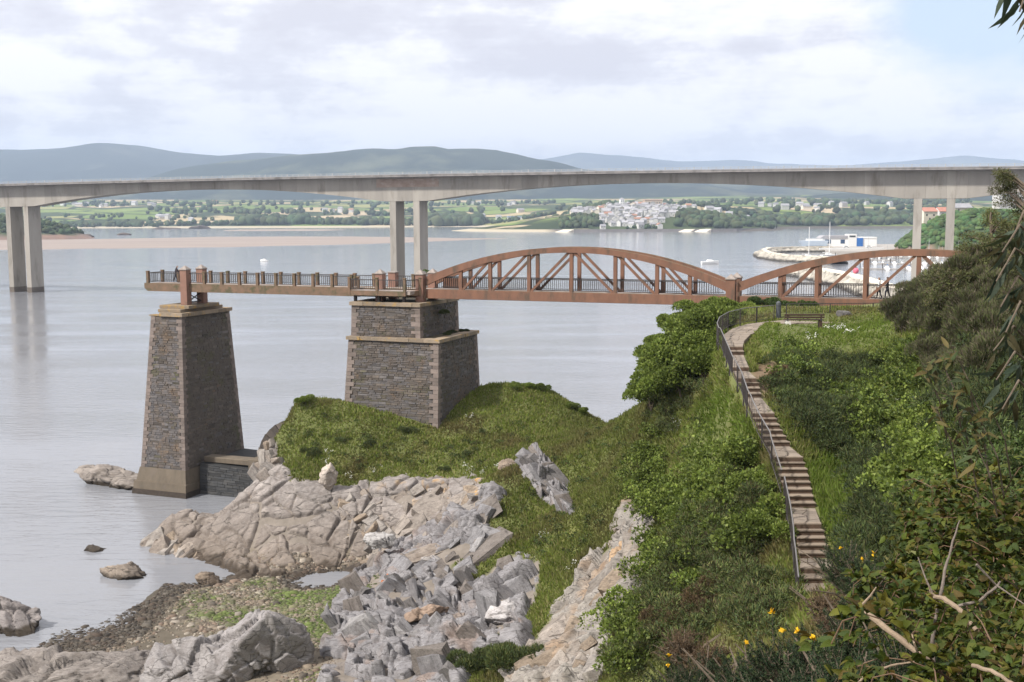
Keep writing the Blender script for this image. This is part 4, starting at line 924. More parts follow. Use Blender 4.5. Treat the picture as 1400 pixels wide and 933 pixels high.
rail_run(vw, (.2, W2 - .14, DECK), (4.4, W2 - .14, DECK), bl); rail_run(vw, (5.1, W2 - .14, DECK), (25.7, W2 - .14, DECK), bl); rail_run(vw, (.12, .25, DECK), (.12, W2 - .25, DECK), bl)
rail_run(vw, (26.6, W2 - .14, DECK), (29.9, W2 - .14, DECK), bl)
def pillar(root, s, w, z0, z1, half=.37, cap=.36, m='pillar', name='pillar', flatcap=False):
    p = MB().bevbox(-half, half, -half, half, z0, z1, .03).build(name, M[m], root); p.location = (s, w, 0)
    c = MB().bevbox(-half - .06, half + .06, -half - .06, half + .06, z1 - .02, z1 + .09, .02)
    if not flatcap: c.pyramid(-half - .02, half + .02, -half - .02, half + .02, z1 + .09, z1 + .09 + cap)
    co = c.build('pillar_cap', M['cap'], p); return p
for w in (-.02, W2 + .02): pillar(vw, 4.74, w, 18.44, 21.85)
mb = MB(); mb.bar((4.74, .3, 18.7), (4.74, W2 - .3, 19.5), .08, .1, (1, 0, 0)); mb.build('cross_brace', M['iron'], vw)
mb = MB(); mb.bar((4.80, .3, 19.5), (4.80, W2 - .3, 18.7), .08, .1, (1, 0, 0)); mb.bar((4.74, .3, 18.66), (4.74, W2 - .3, 18.66), .1, .1); mb.build('cross_brace', M['iron'], vw)
for s in (26.15, 30.2):
    for w in (-.02, W2 + .02): pillar(vw, s, w, 19.36, 21.8, .36, .36, flatcap=(w > 1 and s < 28))
# balcony over the middle pier
MB().box(24.0, 30.0, -1.75, -.02, 20.08, 20.38).build('balcony_floor', M['deck'], vw)
for (a, b) in (((23.95, -1.8), (29.5, -1.8)), ((29.5, -1.8), (30.3, -.05)), ((23.95, -1.8), (23.95, -.05))):
    MB().bar((a[0], a[1], 20.16), (b[0], b[1], 20.16), .16, .42).build('balcony_beam', M['brown_concrete'], vw)
    rail_run(vw, (a[0], a[1], 20.38), (b[0], b[1], 20.38), bl, m='iron', ztop=.98)
for s, w in ((23.95, -1.8), (26.75, -1.8), (29.5, -1.8), (30.3, -.3), (23.95, -.2)):
    posts(vw, [s], w, 19.95, 1.62, 'balcony_post', sz=.22)
mb = MB()
for s in (24.3, 26.7, 29.2):
    mb.box(s - .1, s + .1, -1.5, -1.2, 19.36, 20.06); mb.box(s - .14, s + .14, -.9, 2.4, 19.75, 20.05)
mb.build('balcony_bracket', M['iron'], vw)
put_balusters(vw, bl)

# ---------------------------------------------------------------- the two arched truss spans
def arch_span(s0, label, end, first):
    root = pier_frame('arched_footbridge', label, 'bridge', group='arched footbridge spans')
    Ls = 26.67; apex = 13.5; z0, zt = 21.62, 24.32
    def ztop(x): u = (x - apex) / (apex if x < apex else Ls - apex); return zt - (zt - z0) * (abs(u) ** 2.05)
    def thick(x): return .46 + .30 * (abs(x - apex) / apex) ** 2.2
    xs = np.linspace(-.05, Ls + .05, 41)
    for w0 in (0.0, W2 - .34):
        MB().bevbox(s0 - .05, s0 + Ls + .05, w0, w0 + .34, 19.68, 20.50, .02).build('bottom_chord', M['red_concrete'], root)
        mb = MB(); V = []
        for x in xs:
            t = max(ztop(x), 20.6); b = max(t - thick(x), 20.52); V += [(s0 + x, w0 - .03, b), (s0 + x, w0 + .40, b), (s0 + x, w0 + .40, t), (s0 + x, w0 - .03, t)]
        Fq = [(0, 3, 2, 1)]; n = len(xs)
        for i in range(n - 1):
            for k in range(4): Fq.append((4 * i + k, 4 * i + 4 + k, 4 * i + 4 + (k + 1) % 4, 4 * i + (k + 1) % 4))
        Fq.append(tuple(4 * (n - 1) + k for k in range(4)))
        mb.add(V, [tuple(reversed(f)) for f in Fq]).build('arch_rib', M['red_concrete'], root)
        ups = [3.26, 6.07, 9.69, 13.53, 17.39, 20.96, 23.7]
        for x in ups:
            MB().box(s0 + x - .15, s0 + x + .15, w0 + .04, w0 + .30, 20.49, ztop(x) - thick(x) + .06).build('upright', M['red_concrete'], root)
        for a, b in ((3.26, 6.07), (6.07, 9.69), (9.69, 13.53), (17.39, 13.53), (20.96, 17.39), (23.7, 20.96)):
            d = .2 if b > a else -.2
            MB().bar((s0 + a + d, w0 + .17, 20.52), (s0 + b - d * 1.2, w0 + .17, ztop(b - d) - thick(b) + .02), .2, .2, (0, 1, 0)).build('diagonal', M['red_concrete'], root)
    MB().box(s0, s0 + Ls, .34, W2 - .34, 20.2, 20.46).build('deck_floor', M['deck'], root)
    bl = []
    for w in (.42, W2 - .42): rail_run(root, (s0 + .5, w, DECK), (s0 + Ls - .5, w, DECK), bl, ztop=1.05, zbot=.12, gap=.19)
    put_balusters(root, bl)
    if first:
        for w in (-.05, W2 + .05): pillar(root, s0 + Ls + .42, w, 19.0, 21.85, .36, .36, 'red_concrete')
        MB().box(s0 + .6, s0 + 3.0, W2 - .38, W2 - .36, 20.52, 21.4).build('panel', M['red_concrete'], root)
    return root
arch_span(30.78, 'red brown arched truss footbridge between the stone pier and the land', 1, True)
arch_span(58.45, 'red brown arched truss footbridge behind the bench and fence', 1, False)

# ---------------------------------------------------------------- the motorway bridge behind
TH2 = math.radians(20.6); RA = Vector((111.8, 297.0, 0))
rb = thing('road_bridge', 'long grey concrete road bridge on paired piers crossing the estuary', 'bridge', RA, -TH2)
def gdz(s): return 0.35 - 0.6 * ((s + 140) / 150) ** 2
PIERS = [154.5, 0.0, -154.5, -309.0, -463.5]
def gdepth(s):
    d = min(abs(s - (p - .5)) for p in PIERS); u = np.clip((77.2 - max(d - 7.5, 0) * 77.2 / 69.7) / 77.2, 0, 1)
    return 2.55 + 4.75 * u ** 2.0
s = 95.0; seg = []
while s > -380: seg.append((s - 5.15, s)); s -= 5.15
for a, b in seg:
    za, zb = 38.55 + gdz(a), 38.55 + gdz(b); da, db = gdepth(a), gdepth(b)
    mid = (a + b) / 2; nearp = min(abs(mid - (p - .5)) for p in PIERS)
    V = [(a + .015, 0, za - da), (b - .015, 0, zb - db), (b - .015, 6.2, zb - db), (a + .015, 6.2, za - da), (a + .015, -.15, za), (b - .015, -.15, zb), (b - .015, 6.35, zb), (a + .015, 6.35, za)]
    st_ = nearp < 10.5 and -170 < mid < -130
    MB().hexa(V).build('girder_segment', M['road_concrete'], rb)
# the patched web over the middle pier
mb = MB(); mb.box(-164.6, -143.2, -.22, -.16, 35.9, 38.5); mb.build('web_patch', M['road_stain'], rb)
xs = np.arange(96, -381, -6.0); V, V2, Fq = [], [], []
def strip(name, m, prof):
    V = []
    for x in xs: V += [(x, y, z + gdz(x)) for y, z in prof]
    k = len(prof); Fq = []
    for i in range(len(xs) - 1):
        for j in range(k): Fq.append((k * i + j, k * i + (j + 1) % k, k * i + k + (j + 1) % k, k * i + k + j))
    return MB().add(V, Fq).build(name, M[m], rb)
strip('deck_slab', 'parapet', [(-3.0, 38.62), (-3.0, 39.05), (9.2, 39.05), (9.2, 38.62), (6.6, 38.50), (-.4, 38.50)])
strip('parapet', 'parapet', [(-3.08, 39.07), (-3.08, 39.35), (-2.8, 39.35), (-2.8, 39.07)])
strip('guard_rail', 'galv', [(-3.0, 39.98), (-3.0, 40.06), (-2.92, 40.06), (-2.92, 39.98)])
strip('guard_rail', 'galv', [(-3.0, 39.66), (-3.0, 39.73), (-2.92, 39.73), (-2.92, 39.66)])
strip('guard_rail', 'galv', [(9.0, 39.9), (9.0, 39.98), (9.08, 39.98), (9.08, 39.9)])
me = MB().box(-.06, .06, -.06, .06, 0, .72).mesh('rail_post', M['galv']); me2 = MB().box(-.1, .1, -.1, .1, 0, .8).mesh('marker_post', M['galv'])
mb = MB()
for k, x in enumerate(np.arange(92, -378, -2.05)):
    if k % 4 == 0: place('marker_post', me2, rb, (x, -2.96, 39.36 + gdz(x)))
    else: place('rail_post', me, rb, (x, -2.96, 39.34 + gdz(x)))
for p in PIERS[1:4]:
    for ds in (-4.15, 4.0):
        z1 = 38.55 - 7.0 + gdz(p)
        MB().bevbox(p - .5 + ds - 1.05, p - .5 + ds + 1.05, .05, 6.1, -2, z1, .08).build('pier_leg', M['road_concrete'], rb)
        MB().bevbox(p - .5 + ds - 1.09, p - .5 + ds + 1.09, .01, 6.14, -2.1, 1.9, .06).build('pier_tide_band', M['tideband'] if 'tideband' in M else M['plinth'], rb)
# ------------------------------------------------------------------ far shore
far_pts = []
def fp(px, py, Y): far_pts.append(tuple(Py(px, py, Y)))
for px in range(-500, 741, 90):
    q = Py(px, 300, 2740 + 60 * math.sin(px / 90)); far_pts.append((q[0], q[1], 0.6)); q = Py(px, 300, 2600); far_pts.append((q[0], q[1], -6))
    fp(px, 303, 2950); fp(px, 297, 3200); fp(px, 286 + 3 * math.sin(px / 60), 3700); fp(px, 279, 4300); fp(px, 274, 5100)
for px in (690, 740): q = Py(px, 300, 2350); far_pts.append((q[0], q[1], -4))
for px in (765, 800, 850, 900, 950, 1000):
    q = Py(px, 300, 1885); far_pts.append((q[0], q[1], 4.0)); q = Py(px, 300, 1845); far_pts.append((q[0], q[1], -4)); q = Py(px, 300, 1700); far_pts.append((q[0], q[1], -7))
for px, py, Y in ((780, 310, 1920), (800, 300, 2000), (880, 302, 1950), (850, 290, 2060), (880, 284, 2140), (850, 280, 2190), (800, 288, 2150), (920, 292, 2080), (960, 300, 1990), (1000, 289, 2200), (960, 284, 2260), (850, 279, 2500), (790, 284, 2600), (930, 282, 2600), (1000, 282, 2600), (870, 279, 3200), (760, 287, 3000), (760, 280, 3900), (900, 275, 4300), (900, 270, 5100)): fp(px, py, Y)
for px in (1040, 1100, 1170, 1240, 1330, 1450, 1600):
    q = Py(px, 300, 2260); far_pts.append((q[0], q[1], 1.0)); q = Py(px, 300, 2150); far_pts.append((q[0], q[1], -5))
    fp(px, 303, 2330); fp(px, 294, 2500); fp(px, 284, 3000); fp(px, 276, 3800); fp(px, 268, 5100)
farT = RBF(far_pts, 1.0, 120.0)
fx = np.arange(-2700, 2701, 30.0); fy = np.arange(1700, 5201, 30.0); FX, FY = np.meshgrid(fx, fy); FZ = farT(FX, FY)
FZ = FZ + np.clip(FZ / 20, 0, 1) * 3.0 * fbm(flat3(FX, FY) / 260, 4, 3).reshape(FX.shape)
def TF(x, y):
    a = np.clip((x - fx[0]) / 30, 0, len(fx) - 1.001); b = np.clip((y - fy[0]) / 30, 0, len(fy) - 1.001); i = np.asarray(a).astype(int); j = np.asarray(b).astype(int); u = a - i; v = b - j
    return FZ[j, i] * (1 - u) * (1 - v) + FZ[j, i + 1] * u * (1 - v) + FZ[j + 1, i] * (1 - u) * v + FZ[j + 1, i + 1] * u * v
Pf = np.stack([FX.ravel(), FY.ravel(), FZ.ravel()], 1)
def field_mat():
    m = bpy.data.materials.new('far_fields'); m.use_nodes = True
    n, l = m.node_tree.nodes, m.node_tree.links; b = n['Principled BSDF']; b.inputs['Roughness'].default_value = 0.95; b.inputs['Specular IOR Level'].default_value = 0.1
    g = N(n, 'ShaderNodeNewGeometry'); mp = N(n, 'ShaderNodeMapping'); mp.inputs['Scale'].default_value = (1 / 190, 1 / 260, 0); mp.inputs['Rotation'].default_value = (0, 0, 0.3); l.new(g.outputs['Position'], mp.inputs['Vector'])
    v = N(n, 'ShaderNodeTexVoronoi', i_Scale=1.0); l.new(mp.outputs['Vector'], v.inputs['Vector'])
    sx = N(n, 'ShaderNodeSeparateColor'); l.new(v.outputs['Color'], sx.inputs[0])
    r = ramp(n, [(0.0, (0.055, 0.075, 0.030)), (0.18, (0.17, 0.22, 0.065)), (0.45, (0.38, 0.31, 0.19)), (0.6, (0.14, 0.195, 0.055)), (0.78, (0.25, 0.25, 0.10)), (0.9, (0.42, 0.34, 0.23))], 'CONSTANT'); l.new(sx.outputs[0], r.inputs['Fac'])
    e = N(n, 'ShaderNodeTexVoronoi', feature='DISTANCE_TO_EDGE', i_Scale=1.0); l.new(mp.outputs['Vector'], e.inputs['Vector'])
    re = ramp(n, [(0.02, 1.0), (0.06, 0.0)]); l.new(e.outputs['Distance'], re.inputs['Fac'])
    m1 = N(n, 'ShaderNodeMix', data_type='RGBA'); l.new(re.outputs['Color'], m1.inputs['Factor']); l.new(r.outputs['Color'], m1.inputs['A']); m1.inputs['B'].default_value = (0.035, 0.05, 0.022, 1)
    nz = N(n, 'ShaderNodeTexNoise', i_Scale=0.004, i_Detail=6.0); l.new(g.outputs['Position'], nz.inputs['Vector'])
    rn = ramp(n, [(0.56, 0.0), (0.61, 1.0)]); l.new(nz.outputs['Fac'], rn.inputs['Fac'])
    m2 = N(n, 'ShaderNodeMix', data_type='RGBA'); l.new(rn.outputs['Color'], m2.inputs['Factor']); l.new(m1.outputs['Result'], m2.inputs['A']); m2.inputs['B'].default_value = (0.035, 0.052, 0.024, 1)
    sz = N(n, 'ShaderNodeSeparateXYZ'); l.new(g.outputs['Position'], sz.inputs[0])
    rs = ramp(n, [(0.30, 1.0), (0.42, 0.0)]); mz = N(n, 'ShaderNodeMapRange'); mz.inputs['From Max'].default_value = 10; l.new(sz.outputs['Z'], mz.inputs['Value']); l.new(mz.outputs['Result'], rs.inputs['Fac'])
    m3 = N(n, 'ShaderNodeMix', data_type='RGBA'); l.new(rs.outputs['Color'], m3.inputs['Factor']); l.new(m2.outputs['Result'], m3.inputs['A']); rx = ramp(n, [(0.0, (0.42, 0.37, 0.28)), (1.0, (0.10, 0.09, 0.08))]); mrx = N(n, 'ShaderNodeMapRange'); mrx.inputs['From Min'].default_value = 55; mrx.inputs['From Max'].default_value = 80; l.new(sz.outputs['X'], mrx.inputs['Value']); l.new(mrx.outputs['Result'], rx.inputs['Fac']); l.new(rx.outputs['Color'], m3.inputs['B'])
    l.new(m3.outputs['Result'], b.inputs['Base Color']); return m
nfx, nfy = len(fx), len(fy); ii = (np.arange(nfy - 1)[:, None] * nfx + np.arange(nfx - 1)[None]).ravel()
tag(fast('far_shore', Pf, np.stack([ii, ii + 1, ii + nfx + 1, ii + nfx], 1), field_mat(), smooth=True), 'patchwork of green and tan fields on the far shore', kind='structure')

# ------------------------------------------------------------------ hills
M['hill'] = mat('forested_hill', (0.016, 0.028, 0.026), (0.034, 0.046, 0.036), 0.0016, 0.95, coord='World', c3=(0.095, 0.105, 0.07), s3=0.0022, w3=0.52, spec=0.1, detail=9)
M['hill2'] = mat('distant_hill', (0.018, 0.03, 0.032), (0.032, 0.045, 0.042), 0.0007, 0.95, coord='World', c3=(0.10, 0.11, 0.09), s3=0.0012, w3=0.53, spec=0.1, detail=9)
def ridge(name, prof, Y, depth, m, seed, wob=30):
    px = np.arange(prof[0][0], prof[-1][0] + 1, 7.0); py = np.interp(px, [p[0] for p in prof], [p[1] for p in prof])
    rows = 26; V = np.zeros((rows, len(px), 3))
    crest = np.array([Py(a, b, Y) for a, b in zip(px, py)])
    crest[:, 2] += wob * 0.25 * fbm(crest / 380, 4, seed)
    for r in range(rows):
        t = r / (rows - 4); s_ = min(t, 1.0); y = Y - depth * (1 - t)
        k = math.sin(s_ * math.pi / 2) ** 1.2 if t <= 1 else 1 - (t - 1) * 1.2
        V[r, :, 0] = crest[:, 0] * (y / Y) ** .35; V[r, :, 1] = y; V[r, :, 2] = 20 + (crest[:, 2] - 20) * k
        if 0 < t < .97: V[r, :, 2] += wob * 5 * fbm(V[r] / np.array([900, 1400, 500]), 4, seed + 5) * math.sin(t * math.pi)
    P = V.reshape(-1, 3); w = len(px); ii = (np.arange(rows - 1)[:, None] * w + np.arange(w - 1)[None]).ravel()
    return tag(fast('hills', P, np.stack([ii, ii + 1, ii + w + 1, ii + w], 1), m, smooth=True), name, kind='structure')
ridge('dark wooded ridge behind the far fields', [(-300, 262), (60, 262), (200, 245), (250, 233), (330, 222), (430, 212), (520, 206), (600, 204), (680, 207), (740, 222), (790, 233), (900, 241), (1000, 248), (1100, 250), (1300, 256), (1700, 250)], 6800, 1900, M['hill'], 3)
ridge('broad blue hill behind the wooded ridge', [(-500, 226), (-100, 222), (0, 214), (40, 206), (90, 203), (150, 196), (190, 199), (240, 208), (300, 213), (350, 209), (400, 211), (520, 225), (700, 243), (900, 262)], 9500, 2800, M['hill2'], 9)
ridge('faint pale blue mountains on the horizon', [(560, 240), (650, 224), (740, 219), (790, 210), (850, 216), (930, 222), (1000, 219), (1060, 225), (1150, 227), (1200, 223), (1260, 219), (1310, 214), (1360, 219), (1420, 227), (1700, 215)], 15000, 3500, M['hill2'], 15)
ridge('low wooded hills above the right hand fields', [(960, 285), (1030, 277), (1080, 270), (1150, 264), (1240, 268), (1330, 262), (1400, 262), (1700, 262)], 4700, 1300, M['hill'], 21, 14)

# ------------------------------------------------------------------ sandbank, far woods
def blobmesh(name, P, r, hgt, seed, label, m='far_leaf', sub=2, col=None):
    V, Fq = ICO[sub]; n = len(P); R = np.random.default_rng(seed)
    W = V[None] * (1 + 0.35 * (R.random((n, len(V), 1)) - .5)); W = W * np.stack([r, r, hgt / 2], 1)[:, None]
    W = W + P[:, None] + np.array([0, 0, 1]) * (hgt * 0.42)[:, None, None]
    Fa = (np.arange(n)[:, None, None] * len(V) + Fq[None]).reshape(-1, 3)
    c = np.ones((n, 3)) * R.uniform(.55, 1.35, (n, 1)) * (np.array([1, 1, 1]) if col is None else np.array(col))
    c[:, 0] *= R.uniform(.8, 1.25, n)
    o = fast(name, W.reshape(-1, 3), Fa, M[m], col=np.repeat(c, len(V), 0)); return tag(o, label, kind='stuff')
def pxY(px, Y): d = ray(px, 300); return d[0] / d[1] * Y
tr = []
def woods(px0, px1, Y0, Y1, n, h=(8, 14), seed=0):
    R = np.random.default_rng(seed + 100)
    for k in range(n):
        px = R.uniform(px0, px1); Y = R.uniform(Y0, Y1); x = pxY(px, Y); z = float(TF(x, Y))
        if z < 0.8: continue
        hh = R.uniform(*h); tr.append((x, Y, z, hh * R.uniform(.4, .62), hh))
for a in ((60, 330, 2790, 2870, 130, (7, 15)), (325, 420, 2800, 2950, 120, (14, 26)), (420, 590, 2790, 2890, 150, (9, 20)), (590, 655, 2790, 2950, 110, (16, 30)), (655, 760, 2790, 2860, 60, (7, 14)), (60, 300, 2950, 3300, 50, (6, 14)), (250, 700, 3300, 3700, 80, (9, 18)), (60, 760, 3900, 4600, 200, (9, 18)), (200, 420, 3350, 3550, 60, (9, 18)),
          (765, 820, 1905, 2020, 80, (6, 12)), (850, 900, 1885, 1905, 16, (4, 7)), (925, 1010, 1900, 2080, 170, (8, 16)), (740, 850, 2250, 2500, 70, (7, 13)), (1010, 1060, 1960, 2250, 60, (8, 14)),
          (1000, 1260, 2280, 2420, 330, (9, 18)), (1060, 1330, 2480, 2900, 60, (9, 18)), (1000, 1330, 3200, 3900, 160, (9, 18)), (760, 1000, 2900, 3900, 80, (8, 16)), (780, 835, 2320, 2420, 70, (16, 26))):
    woods(*a, seed=int(a[0] + a[2]))
tr = np.array(tr); blobmesh('far_woods', tr[:, :3], tr[:, 3], tr[:, 4], 5, 'dark green woods and hedgerow trees on the far shore')
R = np.random.default_rng(77); pn = []
for k in range(150):
    px = R.uniform(955, 1030); Y = R.uniform(2330, 2420); x = pxY(px, Y); pn.append((x, Y, float(TF(x, Y)) + 9, R.uniform(4.5, 7.5), R.uniform(7, 10)))
pn = np.array(pn); blobmesh('pine_grove', pn[:, :3], pn[:, 3], pn[:, 4], 6, 'dark flat topped pine grove behind the village', col=(.6, .65, .75))
mb = MB()
for p in pn[::2]: mb.tube([(p[0], p[1], p[2] - 10), (p[0], p[1], p[2] + 2)], .35, 4)
tag(mb.build('pine_trunks', M['bark']), 'bare trunks of the pine grove', kind='stuff')
V = []
def sandbar(pts, z, name, label, m):
    poly = np.array([Pz(a, b, 0)[:2] for a, b in pts]); d = []
    for i in range(len(poly)):
        a, b = poly[i], poly[(i + 1) % len(poly)]; k = max(2, int(np.linalg.norm(b - a) / 12))
        for j in range(k): d.append(a + (b - a) * j / k)
    d = np.array(d); P3 = np.c_[d, np.zeros(len(d))]; d = d + np.stack([fbm(P3 / 60, 3, 1), fbm(P3 / 60, 3, 2)], 1) * np.array([22, 22])
    c = d.mean(0); n = len(d); V = [(x, y, -.3) for x, y in d] + [(c[0] + (x - c[0]) * .975, c[1] + (y - c[1]) * .955, z) for x, y in d]
    Fq = [(i, (i + 1) % n, (i + 1) % n + n, i + n) for i in range(n)] + [tuple(range(n, 2 * n))]
    return tag(MB().add(V, Fq).build(name, M[m]), label, kind='structure')
M['sand'] = mat('wet_sand', (0.29, 0.235, 0.20), (0.225, 0.175, 0.15), 0.02, 0.55, coord='World', stretch=(.3, 1, 1), spec=0.4)
sandbar([(-200, 330), (-100, 342), (60, 341.5), (180, 340), (300, 338.5), (420, 336), (560, 332), (660, 328), (690, 326.5), (600, 325), (480, 323.5), (300, 324), (200, 326), (60, 328), (-100, 326)], .25, 'sandbank', 'low pinkish sandbank bared by the tide', 'sand')
sandbar([(300, 316.2), (430, 316), (480, 314.4), (420, 313.6), (330, 314)], .3, 'mudflat', 'thin strip of mud beyond the sandbank', 'sand')

# ------------------------------------------------------------------ buildings of the far shore
def house_protos():
    ps = []
    for (w, d, h, rh, wm, rm) in ((9, 8, 5.5, 2.6, 'house_white', 'roof_slate'), (12, 8, 6.5, 3.0, 'house_white', 'roof_slate'), (8, 9, 8, 2.4, 'house_white', 'roof_slate'), (14, 9, 5, 3, 'cream', 'roof_slate'), (10, 8, 6, 2.6, 'house_white', 'roof_tile'), (11, 10, 7.5, 2.8, 'cream', 'roof_tile')):
        a = MB().add([(-w / 2, -d / 2, -4), (w / 2, -d / 2, -4), (w / 2, d / 2, -4), (-w / 2, d / 2, -4), (-w / 2, -d / 2, h), (w / 2, -d / 2, h), (w / 2, d / 2, h), (-w / 2, d / 2, h), (-w / 2, 0, h + rh - .15), (w / 2, 0, h + rh - .15)],
                     [(0, 1, 5, 4), (2, 3, 7, 6), (3, 0, 4, 8, 7), (1, 2, 6, 9, 5)]).mesh('wall', M[wm])
        o = .5; b = MB().add([(-w / 2 - o, -d / 2 - o, h - .3), (w / 2 + o, -d / 2 - o, h - .3), (w / 2 + o, 0, h + rh), (-w / 2 - o, 0, h + rh), (w / 2 + o, d / 2 + o, h - .3), (-w / 2 - o, d / 2 + o, h - .3)], [(0, 1, 2, 3), (3, 2, 4, 5)]).mesh('roof', M[rm])
        wins = [(-w * .28, -d / 2, h * .62), (w * .24, -d / 2, h * .62), (-w * .05, -d / 2, h * .25)]
        ps.append((a, b, wins))
    return ps
HP = house_protos(); WIN = MB().box(-.55, .55, -.06, .05, -.7, .7).mesh('window', M['window'])
def house(k, x, y, z, rz, label, group, sc=1.0, win=True):
    a, b, ws = HP[k]; t = thing('house', label, 'house', (x, y, z), rz, group); t.scale = (sc, sc, sc)
    link('wall', a, t); link('roof', b, t)
    if win:
        for p in ws: place('window', WIN, t, p)
    return t
HL = ['small white village house with a grey slate roof', 'wide white village house with a grey slate roof', 'tall narrow white village house with a slate roof', 'cream village house with a grey slate roof', 'white village house with a red tiled roof', 'tall cream village house with a red tiled roof']
R = np.random.default_rng(5); placed = []
for k in range(2200):
    px = R.uniform(784, 934); Y = R.uniform(1886, 2190)
    if px < 822 and Y < 2060: continue
    if px > 905 and (Y < 2000 or px - 905 > (2190 - Y) * .8): continue
    if Y < 1925 and R.random() < .75: continue
    x = pxY(px, Y)
    if any((x - a) ** 2 + ((Y - b) * .8) ** 2 < 9.8 ** 2 for a, b in placed): continue
    placed.append((x, Y)); t = int(R.choice(6, p=[.36, .28, .18, .13, .025, .025])); house(t, x, Y, float(TF(x, Y)), R.uniform(-.5, .5) + (1.57 if R.random() < .4 else 0), HL[t] + ' on the far headland', 'village houses on the far headland', R.uniform(.85, 1.2))
    if len(placed) > 190: break
FL = ['white farmhouse with grey roof among the far fields', 'long white farmhouse among the far fields', 'tall white house among the far fields', 'cream barn with a grey roof among the far fields', 'white farmhouse with a red roof in the far fields', 'cream house with a red roof in the far fields']
for (a, b, Y0, Y1, n) in ((80, 150, 3900, 4150, 7), (190, 330, 2950, 3150, 5), (160, 330, 3900, 4300, 4), (420, 540, 3500, 3700, 5), (590, 720, 2950, 3300, 4), (640, 720, 3900, 4300, 5), (930, 1060, 2230, 2330, 8), (1040, 1140, 2900, 3150, 7), (1000, 1130, 2620, 2760, 3), (1130, 1240, 3000, 3300, 4)):
    for k in range(n):
        px = R.uniform(a, b); Y = R.uniform(Y0, Y1); x = pxY(px, Y); t = int(R.choice(6, p=[.3, .25, .1, .15, .12, .08])); house(t, x, Y, float(TF(x, Y)) + .3, R.uniform(-.6, .6), FL[t], 'houses among the far fields', R.uniform(1.1, 1.7), False)
for k in range(7):
    px = 1029 + 4.6 * k; x = pxY(px, 2020); house(0 if k % 2 else 1, x, 2020, 2.0, .05, 'low white waterside house below the wooded bank', 'waterside houses below the bank', .8)
x = pxY(850, 2178); z = float(TF(x, 2178)); ch = thing('church', 'white village church with a square bell tower on the hilltop', 'church', (x, 2178, z), .2)
MB().box(-4, 4, -4, 4, -3, 15).build('tower', M['white'], ch); MB().pyramid(-4.2, 4.2, -4.2, 4.2, 15, 19).build('tower_roof', M['roof_slate'], ch); MB().box(4.05, 24, -6, 6, -3, 8).build('nave', M['white'], ch)
MB().prism([(4, 7.8), (24.6, 7.8), (24.6, 8.1), (4, 8.1)], -6.6, 6.6).build('nave_roof', M['roof_slate'], ch)
for s_ in (-1.6, 1.6): MB().box(s_ - .6, s_ + .6, -4.1, -3.9, 10, 13).build('window', M['window'], ch)
x = pxY(892, 2160); z = float(TF(x, 2160)); bb = thing('large_building', 'large flat roofed tan building above the village', 'building', (x, 2160, z), .1)
MB().box(-17, 17, -8, 8, -3, 13).build('wall', M['tan'], bb); MB().box(-17.5, 17.5, -8.5, 8.5, 13.02, 13.9).build('roof', M['roof_tile'], bb)
for k in range(6): MB().box(-14 + 5 * k, -12.2 + 5 * k, -8.15, -7.9, 7, 9.5).build('window', M['window'], bb)
x = pxY(707, 2830); bb = thing('shed', 'long pale blue shed by the far beach', 'shed', (x, 2830, float(TF(x, 2830))), .1)
MB().box(-24, 24, -8, 8, -2, 7).build('wall', M['white'], bb); MB().prism([(-25, 6.9), (25, 6.9), (24, 10), (-24, 10)], -8.5, 8.5).build('roof', M['blue_roof'], bb)
# sea wall with slipways
sw = thing('sea_wall', 'long dark stone sea wall along the village waterfront', 'wall', (0, 0, 0)); pts = [Vector((pxY(p, 1852), 1852 + dy, 0)) for p, dy in ((752, 60), (775, 8), (830, 0), (900, 0), (960, -3), (1010, 20), (1070, 120))]
V = []
for p in pts: V += [(p.x, p.y - 7, -1), (p.x, p.y - 1.5, 4.2), (p.x, p.y + 9, 4.2), (p.x, p.y + 9, -1)]
MB().add(V, [(4 * i + j, 4 * i + j + 4, 4 * i + (j + 1) % 4 + 4, 4 * i + (j + 1) % 4) for i in range(len(pts) - 1) for j in range(3)]).build('wall', M['far_wall'], sw)
for a, w in ((772, 16), (940, 15), (962, 15)):
    x = pxY(a, 1838); MB().hexa([(x - w, 1834, -.6), (x + w * .2, 1830, -.6), (x + w, 1850, -.6), (x - w * .1, 1850, -.6), (x - w, 1835, .4), (x + w * .2, 1832, .5), (x + w, 1850, 4.3), (x - w * .1, 1850, 4.3)]).build('slipway', M['cream'], sw)
# wooded point at the left and the islets
def hillock(name, label, px, Y, rx, ry, h, m, kind=True, seed=1, step=9.0):
    x0 = pxY(px, Y); x = np.arange(x0 - rx * 1.15, x0 + rx * 1.15, step); y = np.arange(Y - ry * 1.15, Y + ry * 1.15, step); X, Yg = np.meshgrid(x, y); r = np.hypot((X - x0) / rx, (Yg - Y) / ry)
    Z = h * (np.clip(1.05 - r ** 2.2, -.3, 1)) + np.clip(1 - r, 0, 1) * 0.25 * h * fbm(flat3(X, Yg) / (rx * .3), 4, seed).reshape(X.shape); P = np.stack([X.ravel(), Yg.ravel(), Z.ravel()], 1)
    c = np.where((P[:, 2] < min(5, h * .35))[:, None], np.array([0.19, 0.14, 0.115]) / np.array([.045, .07, .032]), 1.0) * np.ones(3)
    n = len(x); ii = (np.arange(len(y) - 1)[:, None] * n + np.arange(n - 1)[None]).ravel()
    return tag(fast(name, P, np.stack([ii, ii + 1, ii + n + 1, ii + n], 1), M[m], col=c, smooth=False), label, kind='structure'), (x0, lambda a, b: h * (1.05 - np.hypot((a - x0) / rx, (b - Y) / ry) ** 2.2))
o_, (x0, hz) = hillock('point', 'dark wooded point with a rocky foot on the left', -40, 1430, 150, 90, 27, 'far_leaf', seed=4)
R = np.random.default_rng(9); q = []
